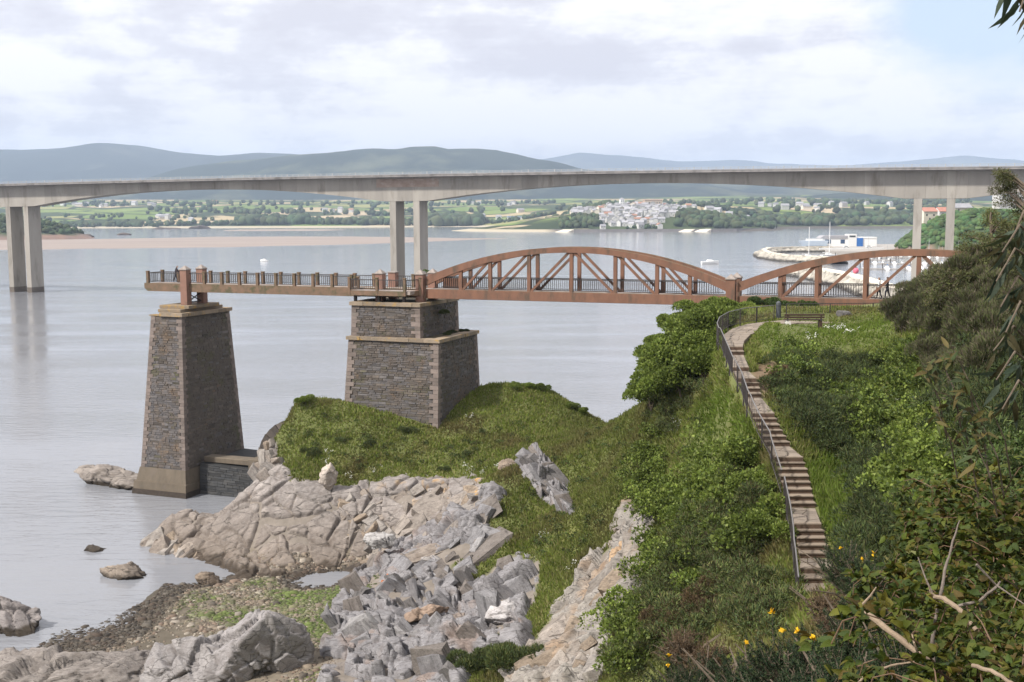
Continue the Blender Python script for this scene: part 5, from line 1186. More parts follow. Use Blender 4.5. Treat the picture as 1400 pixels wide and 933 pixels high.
for k in range(900):
    a, b = x0 + R.uniform(-140, 140), 1430 + R.uniform(-85, 60); z = hz(a, b)
    if z > 6.5: q.append((a, b, z - 2, R.uniform(2.5, 5), R.uniform(5, 9)))
q = np.array(q); blobmesh('point_woods', q[:, :3], q[:, 3], q[:, 4], 12, 'dark bushes and trees covering the left point', col=(.8, .85, .8))
def far_rock(label, px, py, dims, seed):
    p = Pz(px, py, 0); boulder('rock', label, (p[0], p[1], 0), dims, 0.0, seed, wetcol((0.12, 0.10, 0.09), .3), 3, npl=12)
far_rock('flat dark islet in the estuary beyond the left pier legs', 169, 321.5, (26, 14, 6), 3)
far_rock('humped grey islet near the far beach', 273, 312.8, (40, 22, 16), 4)
far_rock('low rocks trailing off the wooded point', 112, 324.5, (30, 16, 7), 5)
far_rock('low dark reef awash beyond the sandbank', 225, 313.5, (60, 20, 3), 6)

# ------------------------------------------------------------------ marina
QZ = 3.0
def moleline(pts, z, wtop, wbase, name, label, seed):
    root = thing(name, label, 'breakwater'); P = [Vector(Pz(a, b, z)) for a, b in pts]; L = []
    for a, b in zip(P[:-1], P[1:]):
        k = max(2, int((b - a).length / 1.6)); L += [a + (b - a) * j / k for j in range(k)]
    L.append(P[-1]); prof = [(-wbase, -1.5), (-wbase * .8, z * .1), (-wbase * .62, z * .4), (-wtop * 1.05, z * .75), (-wtop, z - .35), (wtop, z - .35), (wtop * 1.05, z * .75), (wbase * .62, z * .4), (wbase * .8, z * .1), (wbase, -1.5)]
    fin = []
    for i in range(len(prof) - 1):
        for j in range(3): fin.append(tuple(np.array(prof[i]) + (np.array(prof[i + 1]) - np.array(prof[i])) * j / 3))
    fin.append(prof[-1]); V = []
    for i, p in enumerate(L):
        d = (L[min(i + 1, len(L) - 1)] - L[max(0, i - 1)]); d.z = 0; d.normalize(); n = Vector((d.y, -d.x, 0)); e = 1.0 if 2 < i < len(L) - 3 else .75
        for (o, zz) in fin: q = p + n * (o * e); V.append((q.x, q.y, zz))
    V = np.array(V); C, ct, d1, d2 = cells(V / 2.1, seed); k = len(fin); slope = np.tile(np.array([0 if abs(abs(f[0]) - 0) < wtop * .98 else 1 for f in fin]), len(L))
    V[:, 2] += slope * (C[:, 0] - .4) * 1.5; V[:, 0] += slope * (C[:, 1] - .5) * 1.5; V[:, 1] += slope * (C[:, 2] - .5) * 1.5
    base = np.array([0.40, 0.37, 0.32]) * (0.62 + .75 * C[:, 3:4]); wet = np.clip((1.5 - V[:, 2]) / .5, 0, 1)[:, None]; col = base * (1 - wet) + np.array([.05, .045, .04]) * wet
    ii = (np.arange(len(L) - 1)[:, None] * k + np.arange(k - 1)[None]).ravel()
    o = fast('rubble_slope', V, np.stack([ii, ii + 1, ii + k + 1, ii + k], 1), M['rock_far'], root, col=col)
    mb = MB(); W = []
    for i, p in enumerate(L[1:-1]):
        d = (L[min(i + 2, len(L) - 1)] - L[i]); d.z = 0; d.normalize(); n = Vector((d.y, -d.x, 0))
        for o, zz in ((-wtop * .8, z - .5), (-wtop * .8, z + .25), (wtop * .8, z + .25), (wtop * .8, z - .5)): q = p + n * o; W.append((q.x, q.y, zz))
    mb.add(W, [(4 * i + j, 4 * i + j + 4, 4 * i + (j + 1) % 4 + 4, 4 * i + (j + 1) % 4) for i in range(len(L) - 3) for j in range(3)]).build('crest_slab', M['cream'], root)
    return root
moleline([(1148, 352.5), (1110, 350.5), (1075, 349), (1052, 345.5), (1044, 341.5), (1052, 338.8), (1080, 338), (1140, 337.5)], 3.6, 2.2, 8.5, 'breakwater', 'curved rubble breakwater closing the marina', 3)
moleline([(1082, 364.5), (1105, 365.5), (1140, 371), (1175, 379), (1215, 391), (1260, 404)], 4.2, 3.4, 9, 'breakwater', 'near rubble breakwater seen through the truss', 5)
qa = [Pz(a, b, QZ) for a, b in ((1128, 343.5), (1180, 344.2), (1205, 342.2), (1300, 345.5), (1420, 350), (1420, 322), (1245, 322), (1232, 334), (1200, 334), (1128, 334.5))]
n = len(qa); V = [(p[0], p[1], -2) for p in qa] + [(p[0], p[1], QZ) for p in qa]
tag(MB().add(V, [(i, (i + 1) % n, (i + 1) % n + n, i + n) for i in range(n)] + [tuple(range(n, 2 * n))]).build('quay', M['quay']), 'pale concrete marina quay', kind='structure')
def quay_pt(px, Y): return (pxY(px, Y), Y, QZ)
mbd = thing('marina_building', 'low white marina building with blue windows on the quay', 'building', quay_pt(1149, 850), 0)
MB().box(-13.5, 11, 0, 12, 0, 6.2).build('wall', M['white'], mbd); MB().prism([(-15, 6.2), (11.5, 6.2), (11.5, 8.2), (-12, 8.2)], -.5, 12.5).build('roof', M['roof_slate'], mbd)
MB().box(6, 12.5, -.8, 8, 0, 9.2).build('stair_tower', M['white'], mbd)
for s_, w in ((-9, 3.6), (2.2, 2.4)): MB().box(s_ - w / 2 - .4, s_ + w / 2 + .4, -.12, .1, 2.2, 5.2).build('window', M['window_blue'], mbd)
MB().box(7, 11.5, -.95, -.7, 7.0, 8.2).build('window', M['window'], mbd)
b2 = thing('boat_hall', 'white boat hall with a bright blue door beside the marina building', 'building', quay_pt(1187, 850), 0)
MB().box(-8, 7, 0, 10, 0, 6).build('wall', M['white'], b2); MB().prism([(-8.3, 6), (7.3, 6), (6.8, 7), (-7.8, 7)], -.3, 10.3).build('roof', M['white'], b2); MB().box(-8.6, -3.6, -.7, -.02, 0, 6.3).build('door', M['blue'], b2)
nav = thing('pale_hull', 'pale blue and white boat hull laid up on the quay', 'boat', quay_pt(1114, 846), 0)
MB().hexa([(-9, -2, .6), (9, -2, .6), (9, 2, .6), (-9, 2, .6), (-11, -2.6, 4.5), (10, -2.6, 4.5), (10, 2.6, 4.5), (-11, 2.6, 4.5)]).build('hull', M['pale_blue'], nav); MB().box(-6, 6, -1.6, 1.6, 4.5, 6.0).build('cabin', M['white'], nav); MB().box(-6, 6, -1, 1, -.05, .6).build('cradle', M['iron'], nav)
def car(px, Y, label):
    t = thing('parked_car', label, 'car', quay_pt(px, Y), .1)
    MB().bevbox(-2.1, 2.1, -.85, .85, .35, .95, .12).build('body', M['white'], t); MB().hexa([(-1.3, -.75, .95), (1.2, -.75, .95), (1.2, .75, .95), (-1.3, .75, .95), (-.9, -.62, 1.5), (.7, -.62, 1.5), (.7, .62, 1.5), (-.9, .62, 1.5)]).build('cabin', M['window'], t)
    for sx in (-1.3, 1.3):
        for sy in (-.8, .8): place('wheel', MB().tube([(0, -.1, 0), (0, .1, 0)], .33, 10).mesh('wheel', M['iron']), t, (sx, sy, .33))
car(1158, 810, 'white car parked in front of the marina stair tower'); car(1189, 812, 'white car parked in front of the boat hall')
wl_ = thing('quay_wall', 'long low white wall along the marina quay', 'wall', (0, 0, 0)); a, b = Pz(1120, 341.5, QZ), Pz(1208, 340.5, QZ)
MB().bar((a[0], a[1], QZ + .5), (b[0], b[1], QZ + .5), .5, 1.0).build('wall', M['white'], wl_)
# boats
def boat_protos():
    out = []
    for (L, W, Hh) in ((7.5, 2.6, 1.1), (9.5, 3.1, 1.3)):
        prof = []; n = 9
        for i in range(n):
            u = i / (n - 1); hw = W / 2 * (1 - max(0, (u - .45) / .55) ** 2.2) * (.85 + .15 * min(1, u * 3)); sh = Hh * (1 + .35 * u * u); x = L * (u - .5)
            prof.append([(x, -hw, sh), (x, -hw * .75, .1), (x, 0, -.35), (x, hw * .75, .1), (x, hw, sh)])
        V = [p for r in prof for p in r]; Fq = [(5 * i + j, 5 * i + 5 + j, 5 * i + 6 + j, 5 * i + 1 + j) for i in range(n - 1) for j in range(4)] + [(0, 1, 2, 3, 4)] + [(5 * i, 5 * i + 4, 5 * i + 9, 5 * i + 5) for i in range(n - 1)]
        hull = MB().add(V, Fq)
        cab = MB().hexa([(-L * .2, -W * .3, Hh * .95), (L * .22, -W * .24, Hh * 1.05), (L * .22, W * .24, Hh * 1.05), (-L * .2, W * .3, Hh * .95), (-L * .15, -W * .26, Hh + 1.0), (L * .1, -W * .2, Hh + .95), (L * .1, W * .2, Hh + .95), (-L * .15, W * .26, Hh + 1.0)])
        scr = MB().hexa([(L * .10, -W * .22, Hh + .35), (L * .18, -W * .22, Hh + .35), (L * .18, W * .22, Hh + .35), (L * .10, W * .22, Hh + .35), (L * .085, -W * .21, Hh + .9), (L * .12, -W * .21, Hh + .85), (L * .12, W * .21, Hh + .85), (L * .085, W * .21, Hh + .9)])
        out.append((hull.mesh('hull', M['white']), cab.mesh('cabin', M['white']), scr.mesh('windscreen', M['window']), L))
    return out
BP = boat_protos(); MAST = MB().tube([(0, 0, 1), (0, 0, 13)], [.11, .07], 5).tube([(-3.2, 0, 2.6), (0, 0, 2.6)], .09, 5).mesh('mast', M['galv']); SAILC = MB().tube([(-3.1, 0, 2.85), (-.2, 0, 2.85)], .2, 6).mesh('sail_cover', M['blue'])
BLUEH = BP[0][0].copy(); BLUEH.materials[0] = M['navy']
def boat(k, loc, rz, label, group=None, mast=False, dark=False, sc=1.0):
    h, c, s_, L = BP[k]; t = thing('moored_boat' if group else 'motorboat', label, 'boat', loc, rz, group); t.scale = (sc, sc, sc)
    link('hull', BLUEH if dark and k == 0 else h, t); link('cabin', c, t); link('windscreen', s_, t)
    if mast: link('mast', MAST, t); link('sail_cover', SAILC, t)
    return t
p = Pz(971, 361, 0); boat(1, (p[0], p[1], 0), .12, 'white motorboat under way on the water beyond the arch', sc=1.05)
p = Pz(361, 357.5, 0); boat(0, (p[0], p[1], 0), 2.7, 'small white motorboat alone on the open water', sc=.72)
R = np.random.default_rng(31); pts_ = []
for row, (x0, x1, y) in enumerate(((1142, 1212, 351.5), (1150, 1225, 355.0), (1190, 1300, 360.5), (1176, 1300, 367.5), (1182, 1300, 352.0))):
    root = thing('pontoon', ['rear pontoon of the marina between moored boats', 'second pontoon of the marina', 'pontoon in the middle of the marina basin', 'front pontoon of the marina nearest the truss', 'pontoon by the quay steps'][row], 'pontoon', (0, 0, 0))
    a, b = Pz(x0, y, .5), Pz(x1, y + .8, .5); MB().bar((a[0], a[1], .4), (b[0], b[1], .4), 2.0, .5).build('deck', M['quay'], root)
    a, b = Vector(a), Vector(b); n = int((b - a).length / 9)
    for k in range(n + 1): q = a + (b - a) * (k / max(n, 1)); MB().tube([(q.x, q.y, -1), (q.x, q.y, 3.2)], .22, 6).build('pile', M['iron'], root)
    d = (b - a).normalized(); nn = Vector((-d.y, d.x, 0)); ang = math.atan2(nn.y, nn.x)
    for k in range(int((b - a).length / 5.0)):
        if R.random() < .25: continue
        sd = 1 if R.random() < .5 else -1; q = a + d * (5.0 * k + 2) + nn * (sd * 5.2); ms = R.random() < .22; kk = int(R.random() < .35); dk = R.random() < .2
        boat(kk, (q.x, q.y, 0), ang + (math.pi if sd > 0 else 0), ('white sailing boat with furled blue sail moored in the marina' if ms else 'navy hulled boat moored in the marina' if dk and kk == 0 else 'white motor boat moored in the marina') + (' by its quay' if row == 4 else ''), 'boats moored in the marina', ms, dk, R.uniform(.75, 1.05))
for px, py, h, lab in ((1133.5, 352, 22.5, 'thick white mast rising highest above the marina'), (1105.5, 354.5, 19.5, 'thinner pale mast left of the tallest mast')):
    p = Pz(px, py, 0); t = boat(1, (p[0], p[1], 0), 0.3, lab.replace('mast', 'masted yacht', 1), sc=1.2)
    MB().tube([(0, 0, 1), (0, 0, h / 1.2)], [.22 if h > 20 else .15, .14], 6).build('mast', M['white'], t); MB().bar((0, -1.3, h * .5), (0, 1.3, h * .5), .1, .1).build('spreader', M['white'], t); MB().bar((-4, 0, 2.6), (0, 0, 2.6), .25, .3).build('boom', M['white'], t)
p = Pz(1170, 374, 4.6); t = thing('buoy', 'round pink mooring buoy lying on the near breakwater', 'buoy', tuple(p)); V, Fq = ICO[3]
fast('float', V * 1.15 + np.array([0, 0, 1.0]), Fq, M['pink'], t, smooth=True); MB().tube([(0, 0, 1.9), (0, 0, 2.5)], .2, 8).build('ring_neck', M['iron'], t)
# wooded bank and houses behind the marina
o_, (x0, hz) = hillock('bank', 'steep green wooded bank behind the marina', 1345, 760, 58, 60, 27, 'far_leaf', seed=8, step=4.0)
R = np.random.default_rng(19); q = []
for k in range(1500):
    a, b = x0 + R.uniform(-56, 56), 760 + R.uniform(-58, 40); z = hz(a, b)
    if z > 4.5: q.append((a, b, z - 1, R.uniform(1.4, 3), R.uniform(2.5, 5)))
q = np.array(q); blobmesh('bank_woods', q[:, :3], q[:, 3], q[:, 4], 13, 'dense green scrub on the bank behind the marina', col=(1.1, 1.35, 1.0))
for px, Y, z, k, lab in ((1267, 790, 22, 5, 'red walled house on the bank behind the road bridge legs'), (1290, 800, 23, 1, 'white house to the right of the red house on the bank'), (1312, 800, 27, 3, 'cream house above the bank left of the tree'), (1372, 690, 34, 1, 'white house seen through the tall tree'), (1392, 700, 35, 2, 'tall white house at the right picture edge')):
    t = house(k, pxY(px, Y), Y, z, .2, lab, None, .95)
    if 'red' in lab: t.children[0].data = t.children[0].data.copy(); t.children[0].data.materials[0] = M['redhouse']

me = MB().tube([(0, 0, 0), (0, 0, 7)], [.1, .07], 6).box(-.1, 1.0, -.12, .12, 6.95, 7.15).mesh('street_lamp', M['galv'])
for px, lab in ((1270, 'slim street lamp on the quay, left of its pair'), (1310, 'slim street lamp on the quay, right of its pair')):
    p = Pz(px, 345, QZ); o = link('street_lamp', me); o.location = tuple(p); tag(o, lab, 'street lamp', 'street lamps on the quay')
a, b = Pz(1236, 344.2, QZ), Pz(1420, 352, QZ); wl2 = thing('road_wall', 'pale parapet wall of the quay road behind the bridge legs', 'wall', (0, 0, 0)); MB().bar((a[0], a[1], QZ + .8), (b[0], b[1], QZ + .8), .5, 1.6).build('wall', M['cream'], wl2)

# ------------------------------------------------------------------ haze
hz_ = MB().box(-13000, 13000, -900, 19500, -7, 1150).build('haze', None) if False else None
hm = bpy.data.materials.new('haze'); hm.use_nodes = True; hn, hl = hm.node_tree.nodes, hm.node_tree.links; hn.clear()
ho = N(hn, 'ShaderNodeOutputMaterial'); hv = N(hn, 'ShaderNodeVolumePrincipled'); hv.inputs['Color'].default_value = (0.62, 0.765, 1.0, 1); hv.inputs['Density'].default_value = 0.000095; hv.inputs['Anisotropy'].default_value = 0.1
hl.new(hv.outputs[0], ho.inputs['Volume'])
tag(MB().box(-13000, 13000, -900, 19500, -7.5, 900).build('haze', hm), 'thin blue haze over the estuary', kind='stuff')
# ------------------------------------------------------------------ stair, path and terrace furniture
path = bpy.data.objects.new('footpath', None); COL.objects.link(path); tag(path, 'flagstone path curving round the terrace to the stair head', kind='structure')
stair = thing('staircase', 'long flight of stone and brick steps winding down the slope', 'staircase')
FLAGS = []
def flags(parent, Lp, Rp, name, size=.42, seed=0, lift=.035):
    """irregular flagstones filling the strip between two edges (lists of points)"""
    r = np.random.default_rng(seed); n = 0
    for (l0, r0, l1, r1) in zip(Lp[:-1], Rp[:-1], Lp[1:], Rp[1:]):
        l0, r0, l1, r1 = [np.array(q, float) for q in (l0, r0, l1, r1)]
        a = max(2, round(np.linalg.norm(r0 - l0) / size)); b = max(1, round(np.linalg.norm((l1 + r1) / 2 - (l0 + r0) / 2) / size))
        G = np.zeros((a + 1, b + 1, 3))
        for i in range(a + 1):
            for j in range(b + 1):
                u, v = i / a, j / b
                if 0 < i < a: u += r.uniform(-.3, .3) / a
                if 0 < j < b: v += r.uniform(-.3, .3) / b
                G[i, j] = (l0 * (1 - u) + r0 * u) * (1 - v) + (l1 * (1 - u) + r1 * u) * v
        for i in range(a):
            for j in range(b):
                p = [G[i, j], G[i + 1, j], G[i + 1, j + 1], G[i, j + 1]]; c = sum(p) / 4; z = r.uniform(-.008, .012)
                t = [c + (q - c) * .93 + np.array([0, 0, lift + z]) for q in p]; k = [c + (q - c) * .97 - np.array([0, 0, .05]) for q in p]
                if np.cross(t[1] - t[0], t[2] - t[0])[2] < 0: t, k = t[::-1], k[::-1]
                V = [tuple(q - c) for q in k + t]
                place(name, MB().hexa(V).mesh(name, M['flag']), parent, tuple(c)); n += 1
    return n
up = Vector((0, 0, 1))
for i, (a, b) in enumerate(STEPS):
    if i == 0:
        continue
    pa, pb = STEPS[i - 1]; z = a.z
    ba, bb = Vector((pa.x, pa.y, z)), Vector((pb.x, pb.y, z)); run = ((a + b) / 2 - (ba + bb) / 2).length; dn = Vector((0, 0, RISE + .12))
    st_ = thing('step', None, None); st_.parent = stair; del_ = None
    MB().hexa([tuple(q) for q in (a - dn, b - dn, bb - dn, ba - dn, a - up * .045, b - up * .045, bb - up * .045, ba - up * .045)]).build('riser', M['riser'], st_)
    if run < .8:
        f = ((a + b) / 2 - (ba + bb) / 2).normalized() * .035
        MB().hexa([tuple(q) for q in (a + f - up * .043, b + f - up * .043, bb - up * .043, ba - up * .043, a + f, b + f, bb, ba)]).build('tread', M['tread'], st_)
    else:
        k = .16 / run; a1, b1 = a + (ba - a) * k, b + (bb - b) * k
        MB().hexa([tuple(q) for q in (a - up * .043, b - up * .043, b1 - up * .043, a1 - up * .043, a, b, b1, a1)]).build('nosing', M['tread'], st_)
        FLAGS.append(flags(st_, [ba - up * .045, a1 - up * .045], [bb - up * .045, b1 - up * .045], 'flagstone', .40, i))
a, b = STEPS[0]; dn = Vector((0, 0, RISE + .12)); back = Vector((0, .2, 0))
st_ = thing('step', None, None); st_.parent = stair
MB().hexa([tuple(q) for q in (a - dn, b - dn, b - dn + back, a - dn + back, a - up * .045, b - up * .045, b - up * .045 + back, a - up * .045 + back)]).build('riser', M['riser'], st_)
MB().hexa([tuple(q) for q in (a - up * .043, b - up * .043, b + back - up * .043, a + back - up * .043, a, b, b + back, a + back)]).build('nosing', M['tread'], st_)
PL = [Vector(Pz(x, y, z)) for x, y, z in ((989.5, 473.2, 20.1), (987, 466, 20.11), (990, 457, 20.14), (1002, 449, 20.17), (1022, 443.3, 20.2), (1050, 439.6, 20.2), (1075, 438, 20.2), (1157, 437.5, 20.2))]
PR = [Vector(Pz(x, y, z)) for x, y, z in ((1016, 473.2, 20.1), (1018, 466, 20.11), (1026, 458, 20.14), (1043, 450.5, 20.17), (1063, 445.8, 20.2), (1078, 443.2, 20.2), (1092, 442.2, 20.2), (1157, 441.5, 20.2))]
flags(path, [p - up * .03 for p in PL], [p - up * .03 for p in PR], 'flagstone', .46, 99)
mb = MB()
for i in range(len(PL) - 1):
    q = [PL[i], PR[i], PR[i + 1], PL[i + 1]]; mb.hexa([tuple(p - up * .35) for p in q] + [tuple(p - up * .028) for p in q])
mb.build('path_bed', M['pathbed'], path)

# railing down the stair and round the terrace
def fence_run(root, base, ztop, gap, post_every, first=True, mats='iron', rail='grey_iron', bal=True):
    tops = [p + up * ztop for p in base]
    MB().tube(tops, .026, 6).build('hand_rail', M[rail], root); MB().tube([p + up * .12 for p in base], .018, 5).build('bottom_rail', M[mats], root)
    d = 0; nextb, nextp = 0, 0; bm_ = {}; n = 0
    bme = MB().box(-.008, .008, -.008, .008, .1, ztop).mesh('baluster', M[mats]); pme = MB().box(-.03, .03, -.03, .03, -.25, ztop).mesh('post', M[mats])
    rest = MB()
    for p, q in zip(base[:-1], base[1:]):
        L = (q - p).length
        while nextb < d + L:
            c = p + (q - p) * ((nextb - d) / L)
            if n < 300: place('baluster', bme, root, c)
            else: rest.box(c.x - .011, c.x + .011, c.y - .011, c.y + .011, c.z + .1, c.z + ztop)
            nextb += gap; n += 1
        while nextp < d + L: place('post', pme, root, p + (q - p) * ((nextp - d) / L)); nextp += post_every
        d += L
    if rest.v: rest.build('baluster_rest', M[mats], root)['kind'] = 'stuff'
hr = thing('railing', 'grey iron handrail following the left side of the stair', 'railing')
base = [Vector(Pz(1058, 438.2, 20.15))] + [p + (p - q).normalized() * .28 for p, q in zip(PL[:5][::-1], PR[:5][::-1])] + [a + (a - b).normalized() * .22 for a, b in STEPS]
base[1:] = [b_ for b_ in base[1:]]
fence_run(hr, base[:26], .98, .19, 2.2)
hr2 = thing('railing', 'lower grey handrail beside the bottom steps', 'railing'); fence_run(hr2, base[26:] + [base[-1] + (base[-1] - base[-2]) * 1.2], .98, .16, 1.6)
fn = thing('fence', 'dark iron bar fence behind the bench under the truss', 'fence')
fence_run(fn, [Vector(Pz(x, y, 20.15)) for x, y in ((1075, 436.6), (1110, 436.4), (1160, 436), (1222, 435.4))], 1.02, .16, 2.9, mats='iron', rail='iron')
p = Pz(1064, 438, 20.15); bo = thing('bollard', 'thick dark grey bollard with a rounded top at the fence end', 'bollard', tuple(p))
MB().tube([(0, 0, -.3), (0, 0, 1.02), (0, 0, 1.14), (0, 0, 1.22), (0, 0, 1.26)], [.17, .17, .155, .10, .02], 14).build('shaft', M['bollard'], bo); MB().tube([(0, 0, .96), (0, 0, 1.0)], [.19, .19], 14).build('collar', M['bollard'], bo)
p = Pz(1099.5, 446.5, 20.28); be = thing('bench', 'brown slatted bench with a pale concrete leg on the terrace', 'bench', tuple(p), -.03)
for z in (.55, .70): MB().bevbox(-1.2, 1.2, -.04, .02, z - .055, z + .055, .012).build('back_slat', M['wood'], be)
for y in (.06, .2, .34): MB().bevbox(-1.2, 1.2, y, y + .1, .36, .41, .012).build('seat_slat', M['wood'], be)
for x in (-1.0, 1.0):
    MB().hexa([(x - .10, -.03, -.3), (x + .10, -.03, -.3), (x + .10, .45, -.3), (x - .10, .45, -.3), (x - .07, .0, .35), (x + .07, .0, .35), (x + .07, .42, .35), (x - .07, .42, .35)]).build('leg', M['leg_conc'] if x < 0 else M['wood'], be)
    MB().bar((x, 0, .33), (x, -.0, .74), .08, .05, (0, 1, 0)).build('back_bracket', M['iron'], be)
p = Pz(1077, 452, 20.05); q = MB().hexa([(-.2, -.15, -.2), (.17, -.15, -.2), (.17, .15, -.2), (-.2, .15, -.2), (-.13, -.1, .5), (.15, -.1, .52), (.15, .1, .52), (-.13, .1, .5)]).build('marker_stone', M['leg_conc']); q.location = tuple(p); tag(q, 'white painted stone standing at the left end of the bench', 'stone')
p = Pz(530, 799, 0); p = Py(530, 796, 74.5); t = thing('crate', 'broken orange plastic crate washed up on the grey rock', 'crate', (p[0], p[1], p[2] + .05), .5)
for k, (a, b) in enumerate((((-.35, -.25, 0), (.35, -.25, 0)), ((.35, -.25, 0), (.35, .25, 0)), ((.35, .25, 0), (-.35, .25, 0)), ((-.35, .25, 0), (-.35, -.25, 0)), ((-.35, -.25, 0), (0, 0, .5)), ((.35, .25, 0), (0, 0, .5)))): MB().bar(a, b, .07, .09).build('slat', M['orange'], t)
p = Py(364, 660, 91.5); t = MB().tube([(0, 0, -.5), (0, 0, 1.25)], .16, 8).build('post', M['rust']); t.location = tuple(p); tag(t, 'short rusty iron post at the end of the dark wall', 'post')

# ------------------------------------------------------------------ people
def person(name_label, root_loc, rz, coat, trouser, hair, lean=0.0, stride=.16, arms=((.30, .18, 1.12), (-.30, .2, 1.1)), hands=((.22, .42, 1.02), (-.2, .42, 1.02)), sc=1.0):
    """one skinned figure facing +y"""
    ly = lambda z: lean * max(0, z - .9)
    J = {'pelvis': (0, 0, .94, .135), 'waist': (0, ly(1.1), 1.10, .125), 'chest': (0, ly(1.32), 1.32, .145), 'neck': (0, ly(1.47), 1.47, .058), 'head': (0, ly(1.58) + .02, 1.585, .092), 'crown': (0, ly(1.7) + .01, 1.68, .075)}
    Eg = [('pelvis', 'waist'), ('waist', 'chest'), ('chest', 'neck'), ('neck', 'head'), ('head', 'crown')]
    for s, n in ((1, 'r'), (-1, 'l')):
        k = 0 if s > 0 else 1; st = stride * s
        J['hip' + n] = (.095 * s, 0, .88, .105); J['knee' + n] = (.10 * s, st * .55 + .03, .50, .068); J['ankle' + n] = (.10 * s, st - .03, .09, .045); J['toe' + n] = (.11 * s, st + .14, .035, .035)
        J['shoulder' + n] = (.19 * s, ly(1.4), 1.40, .068); J['elbow' + n] = (arms[k][0], arms[k][1] + ly(1.1), arms[k][2], .05); J['wrist' + n] = (hands[k][0], hands[k][1] + ly(1.1), hands[k][2], .036)
        Eg += [('pelvis', 'hip' + n), ('hip' + n, 'knee' + n), ('knee' + n, 'ankle' + n), ('ankle' + n, 'toe' + n), ('chest', 'shoulder' + n), ('shoulder' + n, 'elbow' + n), ('elbow' + n, 'wrist' + n)]
    ks = list(J); me = bpy.data.meshes.new('person_body'); me.from_pydata([J[k][:3] for k in ks], [(ks.index(a), ks.index(b)) for a, b in Eg], [])
    tmp = bpy.data.objects.new('tmp_body', me); COL.objects.link(tmp); m = tmp.modifiers.new('s', 'SKIN'); sv = me.skin_vertices[0].data
    for i, k in enumerate(ks): sv[i].radius = (J[k][3], J[k][3] * (.72 if k in ('chest', 'waist', 'pelvis') else 1)); sv[i].use_root = (k == 'pelvis')
    ss = tmp.modifiers.new('d', 'SUBSURF'); ss.levels = ss.render_levels = 2
    dg = bpy.context.evaluated_depsgraph_get(); body = bpy.data.meshes.new_from_object(tmp.evaluated_get(dg)); bpy.data.objects.remove(tmp)
    for q in (M[coat], M[trouser], M['skin'], M[hair], M['shoe']): body.materials.append(q)
    for f in body.polygons:
        c = f.center; f.use_smooth = True
        f.material_index = 0 if c.z > .9 else (4 if c.z < .085 else 1)
        if c.z > 1.475 and abs(c.x) < .14: f.material_index = 3 if (c.z > 1.655 or c.y < ly(1.58) - .0) else 2
    root = thing('person', name_label, 'person', root_loc, rz); root.scale = (sc,) * 3; link('body', body, root)
    for s, n in ((1, 'r'), (-1, 'l')):
        w = Vector(J['wrist' + n][:3]); e = Vector(J['elbow' + n][:3]); d = (w - e).normalized(); x = d.cross(Vector((0, 0, 1))); x = x.normalized() if x.length > .1 else Vector((1, 0, 0)); y = x.cross(d)
        mb = MB(); mb.tube([w - d * .02, w + d * .04, w + d * .09], [.032, .04, .036], 8)
        for k, l in enumerate((.065, .075, .07, .055)):
            o = w + d * .085 + x * (.027 - .018 * k); mb.tube([o, o + d * l * .6 - y * .008, o + d * l * .85 - y * .03], [.0095, .009, .007], 5)
        o = w + d * .03 + x * .036 * s; mb.tube([o, o + x * .03 * s + d * .03, o + x * .035 * s + d * .06], [.011, .01, .008], 5)
        mb.build('hand', M['skin'], root)
    h = Vector(J['head'][:3]); mb = MB(); mb.tube([h + Vector((0, .085, .02)), h + Vector((0, .112, -.02))], [.008, .014], 5); mb.build('nose', M['skin'], root)
    mb = MB()
    for s in (-1, 1): mb.tube([h + Vector((.03 * s, .086, .028)), h + Vector((.03 * s, .092, .028))], [.010, .009], 6)
    mb.build('eyes', M['shoe'], root)
    for s in (-1, 1): MB().tube([h + Vector((.088 * s, -.01, .03)), h + Vector((.1 * s, -.015, .0)), h + Vector((.09 * s, 0, -.035))], [.012, .018, .01], 6).build('ear', M['skin'], root)
    return root
person('person in a dark grey coat leaning over the railing near the walkway tip', L1(2.35, 1.5, DECK - .03), -TH - 1.1, 'coat_dark', 'trouser_dark', 'hair_dark', lean=.28, stride=.22)
person('person in a white top with dark hair on the footbridge behind the fence', L1(69.15, .95, DECK - .03), -TH + 1.5, 'shirt_white', 'trouser_dark', 'hair_dark', stride=.2, arms=((.26, .05, 1.12), (-.26, .0, 1.12)), hands=((.24, .2, .95), (-.24, .12, .93)))
person('person in black clothes walking beside the person in the white top', L1(69.75, 1.3, DECK - .03), -TH + 1.6, 'coat_black', 'trouser_dark', 'hair_dark', stride=-.18, arms=((.26, .0, 1.12), (-.26, .05, 1.12)), hands=((.24, .1, .93), (-.24, .2, .95)), sc=1.02)
# ------------------------------------------------------------------ vegetation
def hit(px, py, y0=2.0, y1=125.0, st=0.2):
    px = np.atleast_1d(np.asarray(px, float)); py = np.atleast_1d(np.asarray(py, float))
    d = np.stack([ray(a, b) for a, b in zip(px, py)]); k = d[:, [0, 2]] / d[:, 1:2]; out = np.full((len(px), 3), np.nan)
    alive = np.ones(len(px), bool)
    for Y in np.arange(y0, y1, st):
        X = k[:, 0] * Y; z = EYE + k[:, 1] * Y; h = alive & (z <= T(X, np.full_like(X, Y)))
        out[h] = np.stack([X, np.full_like(X, Y), z], 1)[h]; alive &= ~h
        if not alive.any(): break
    return out
def in_px(poly, n, seed, y0=2.0, clear=1.35):
    r = np.random.default_rng(seed); p = np.array(poly); q = np.zeros((0, 2))
    while len(q) < n:
        c = r.uniform(p.min(0), p.max(0), (n * 3, 2)); q = np.r_[q, c[inpoly(c[:, 0], c[:, 1], poly)]]
    h = hit(q[:n, 0], q[:n, 1], y0); h = h[~np.isnan(h[:, 0])]; return h[corridor(h[:, 0], h[:, 1])[0] > clear]
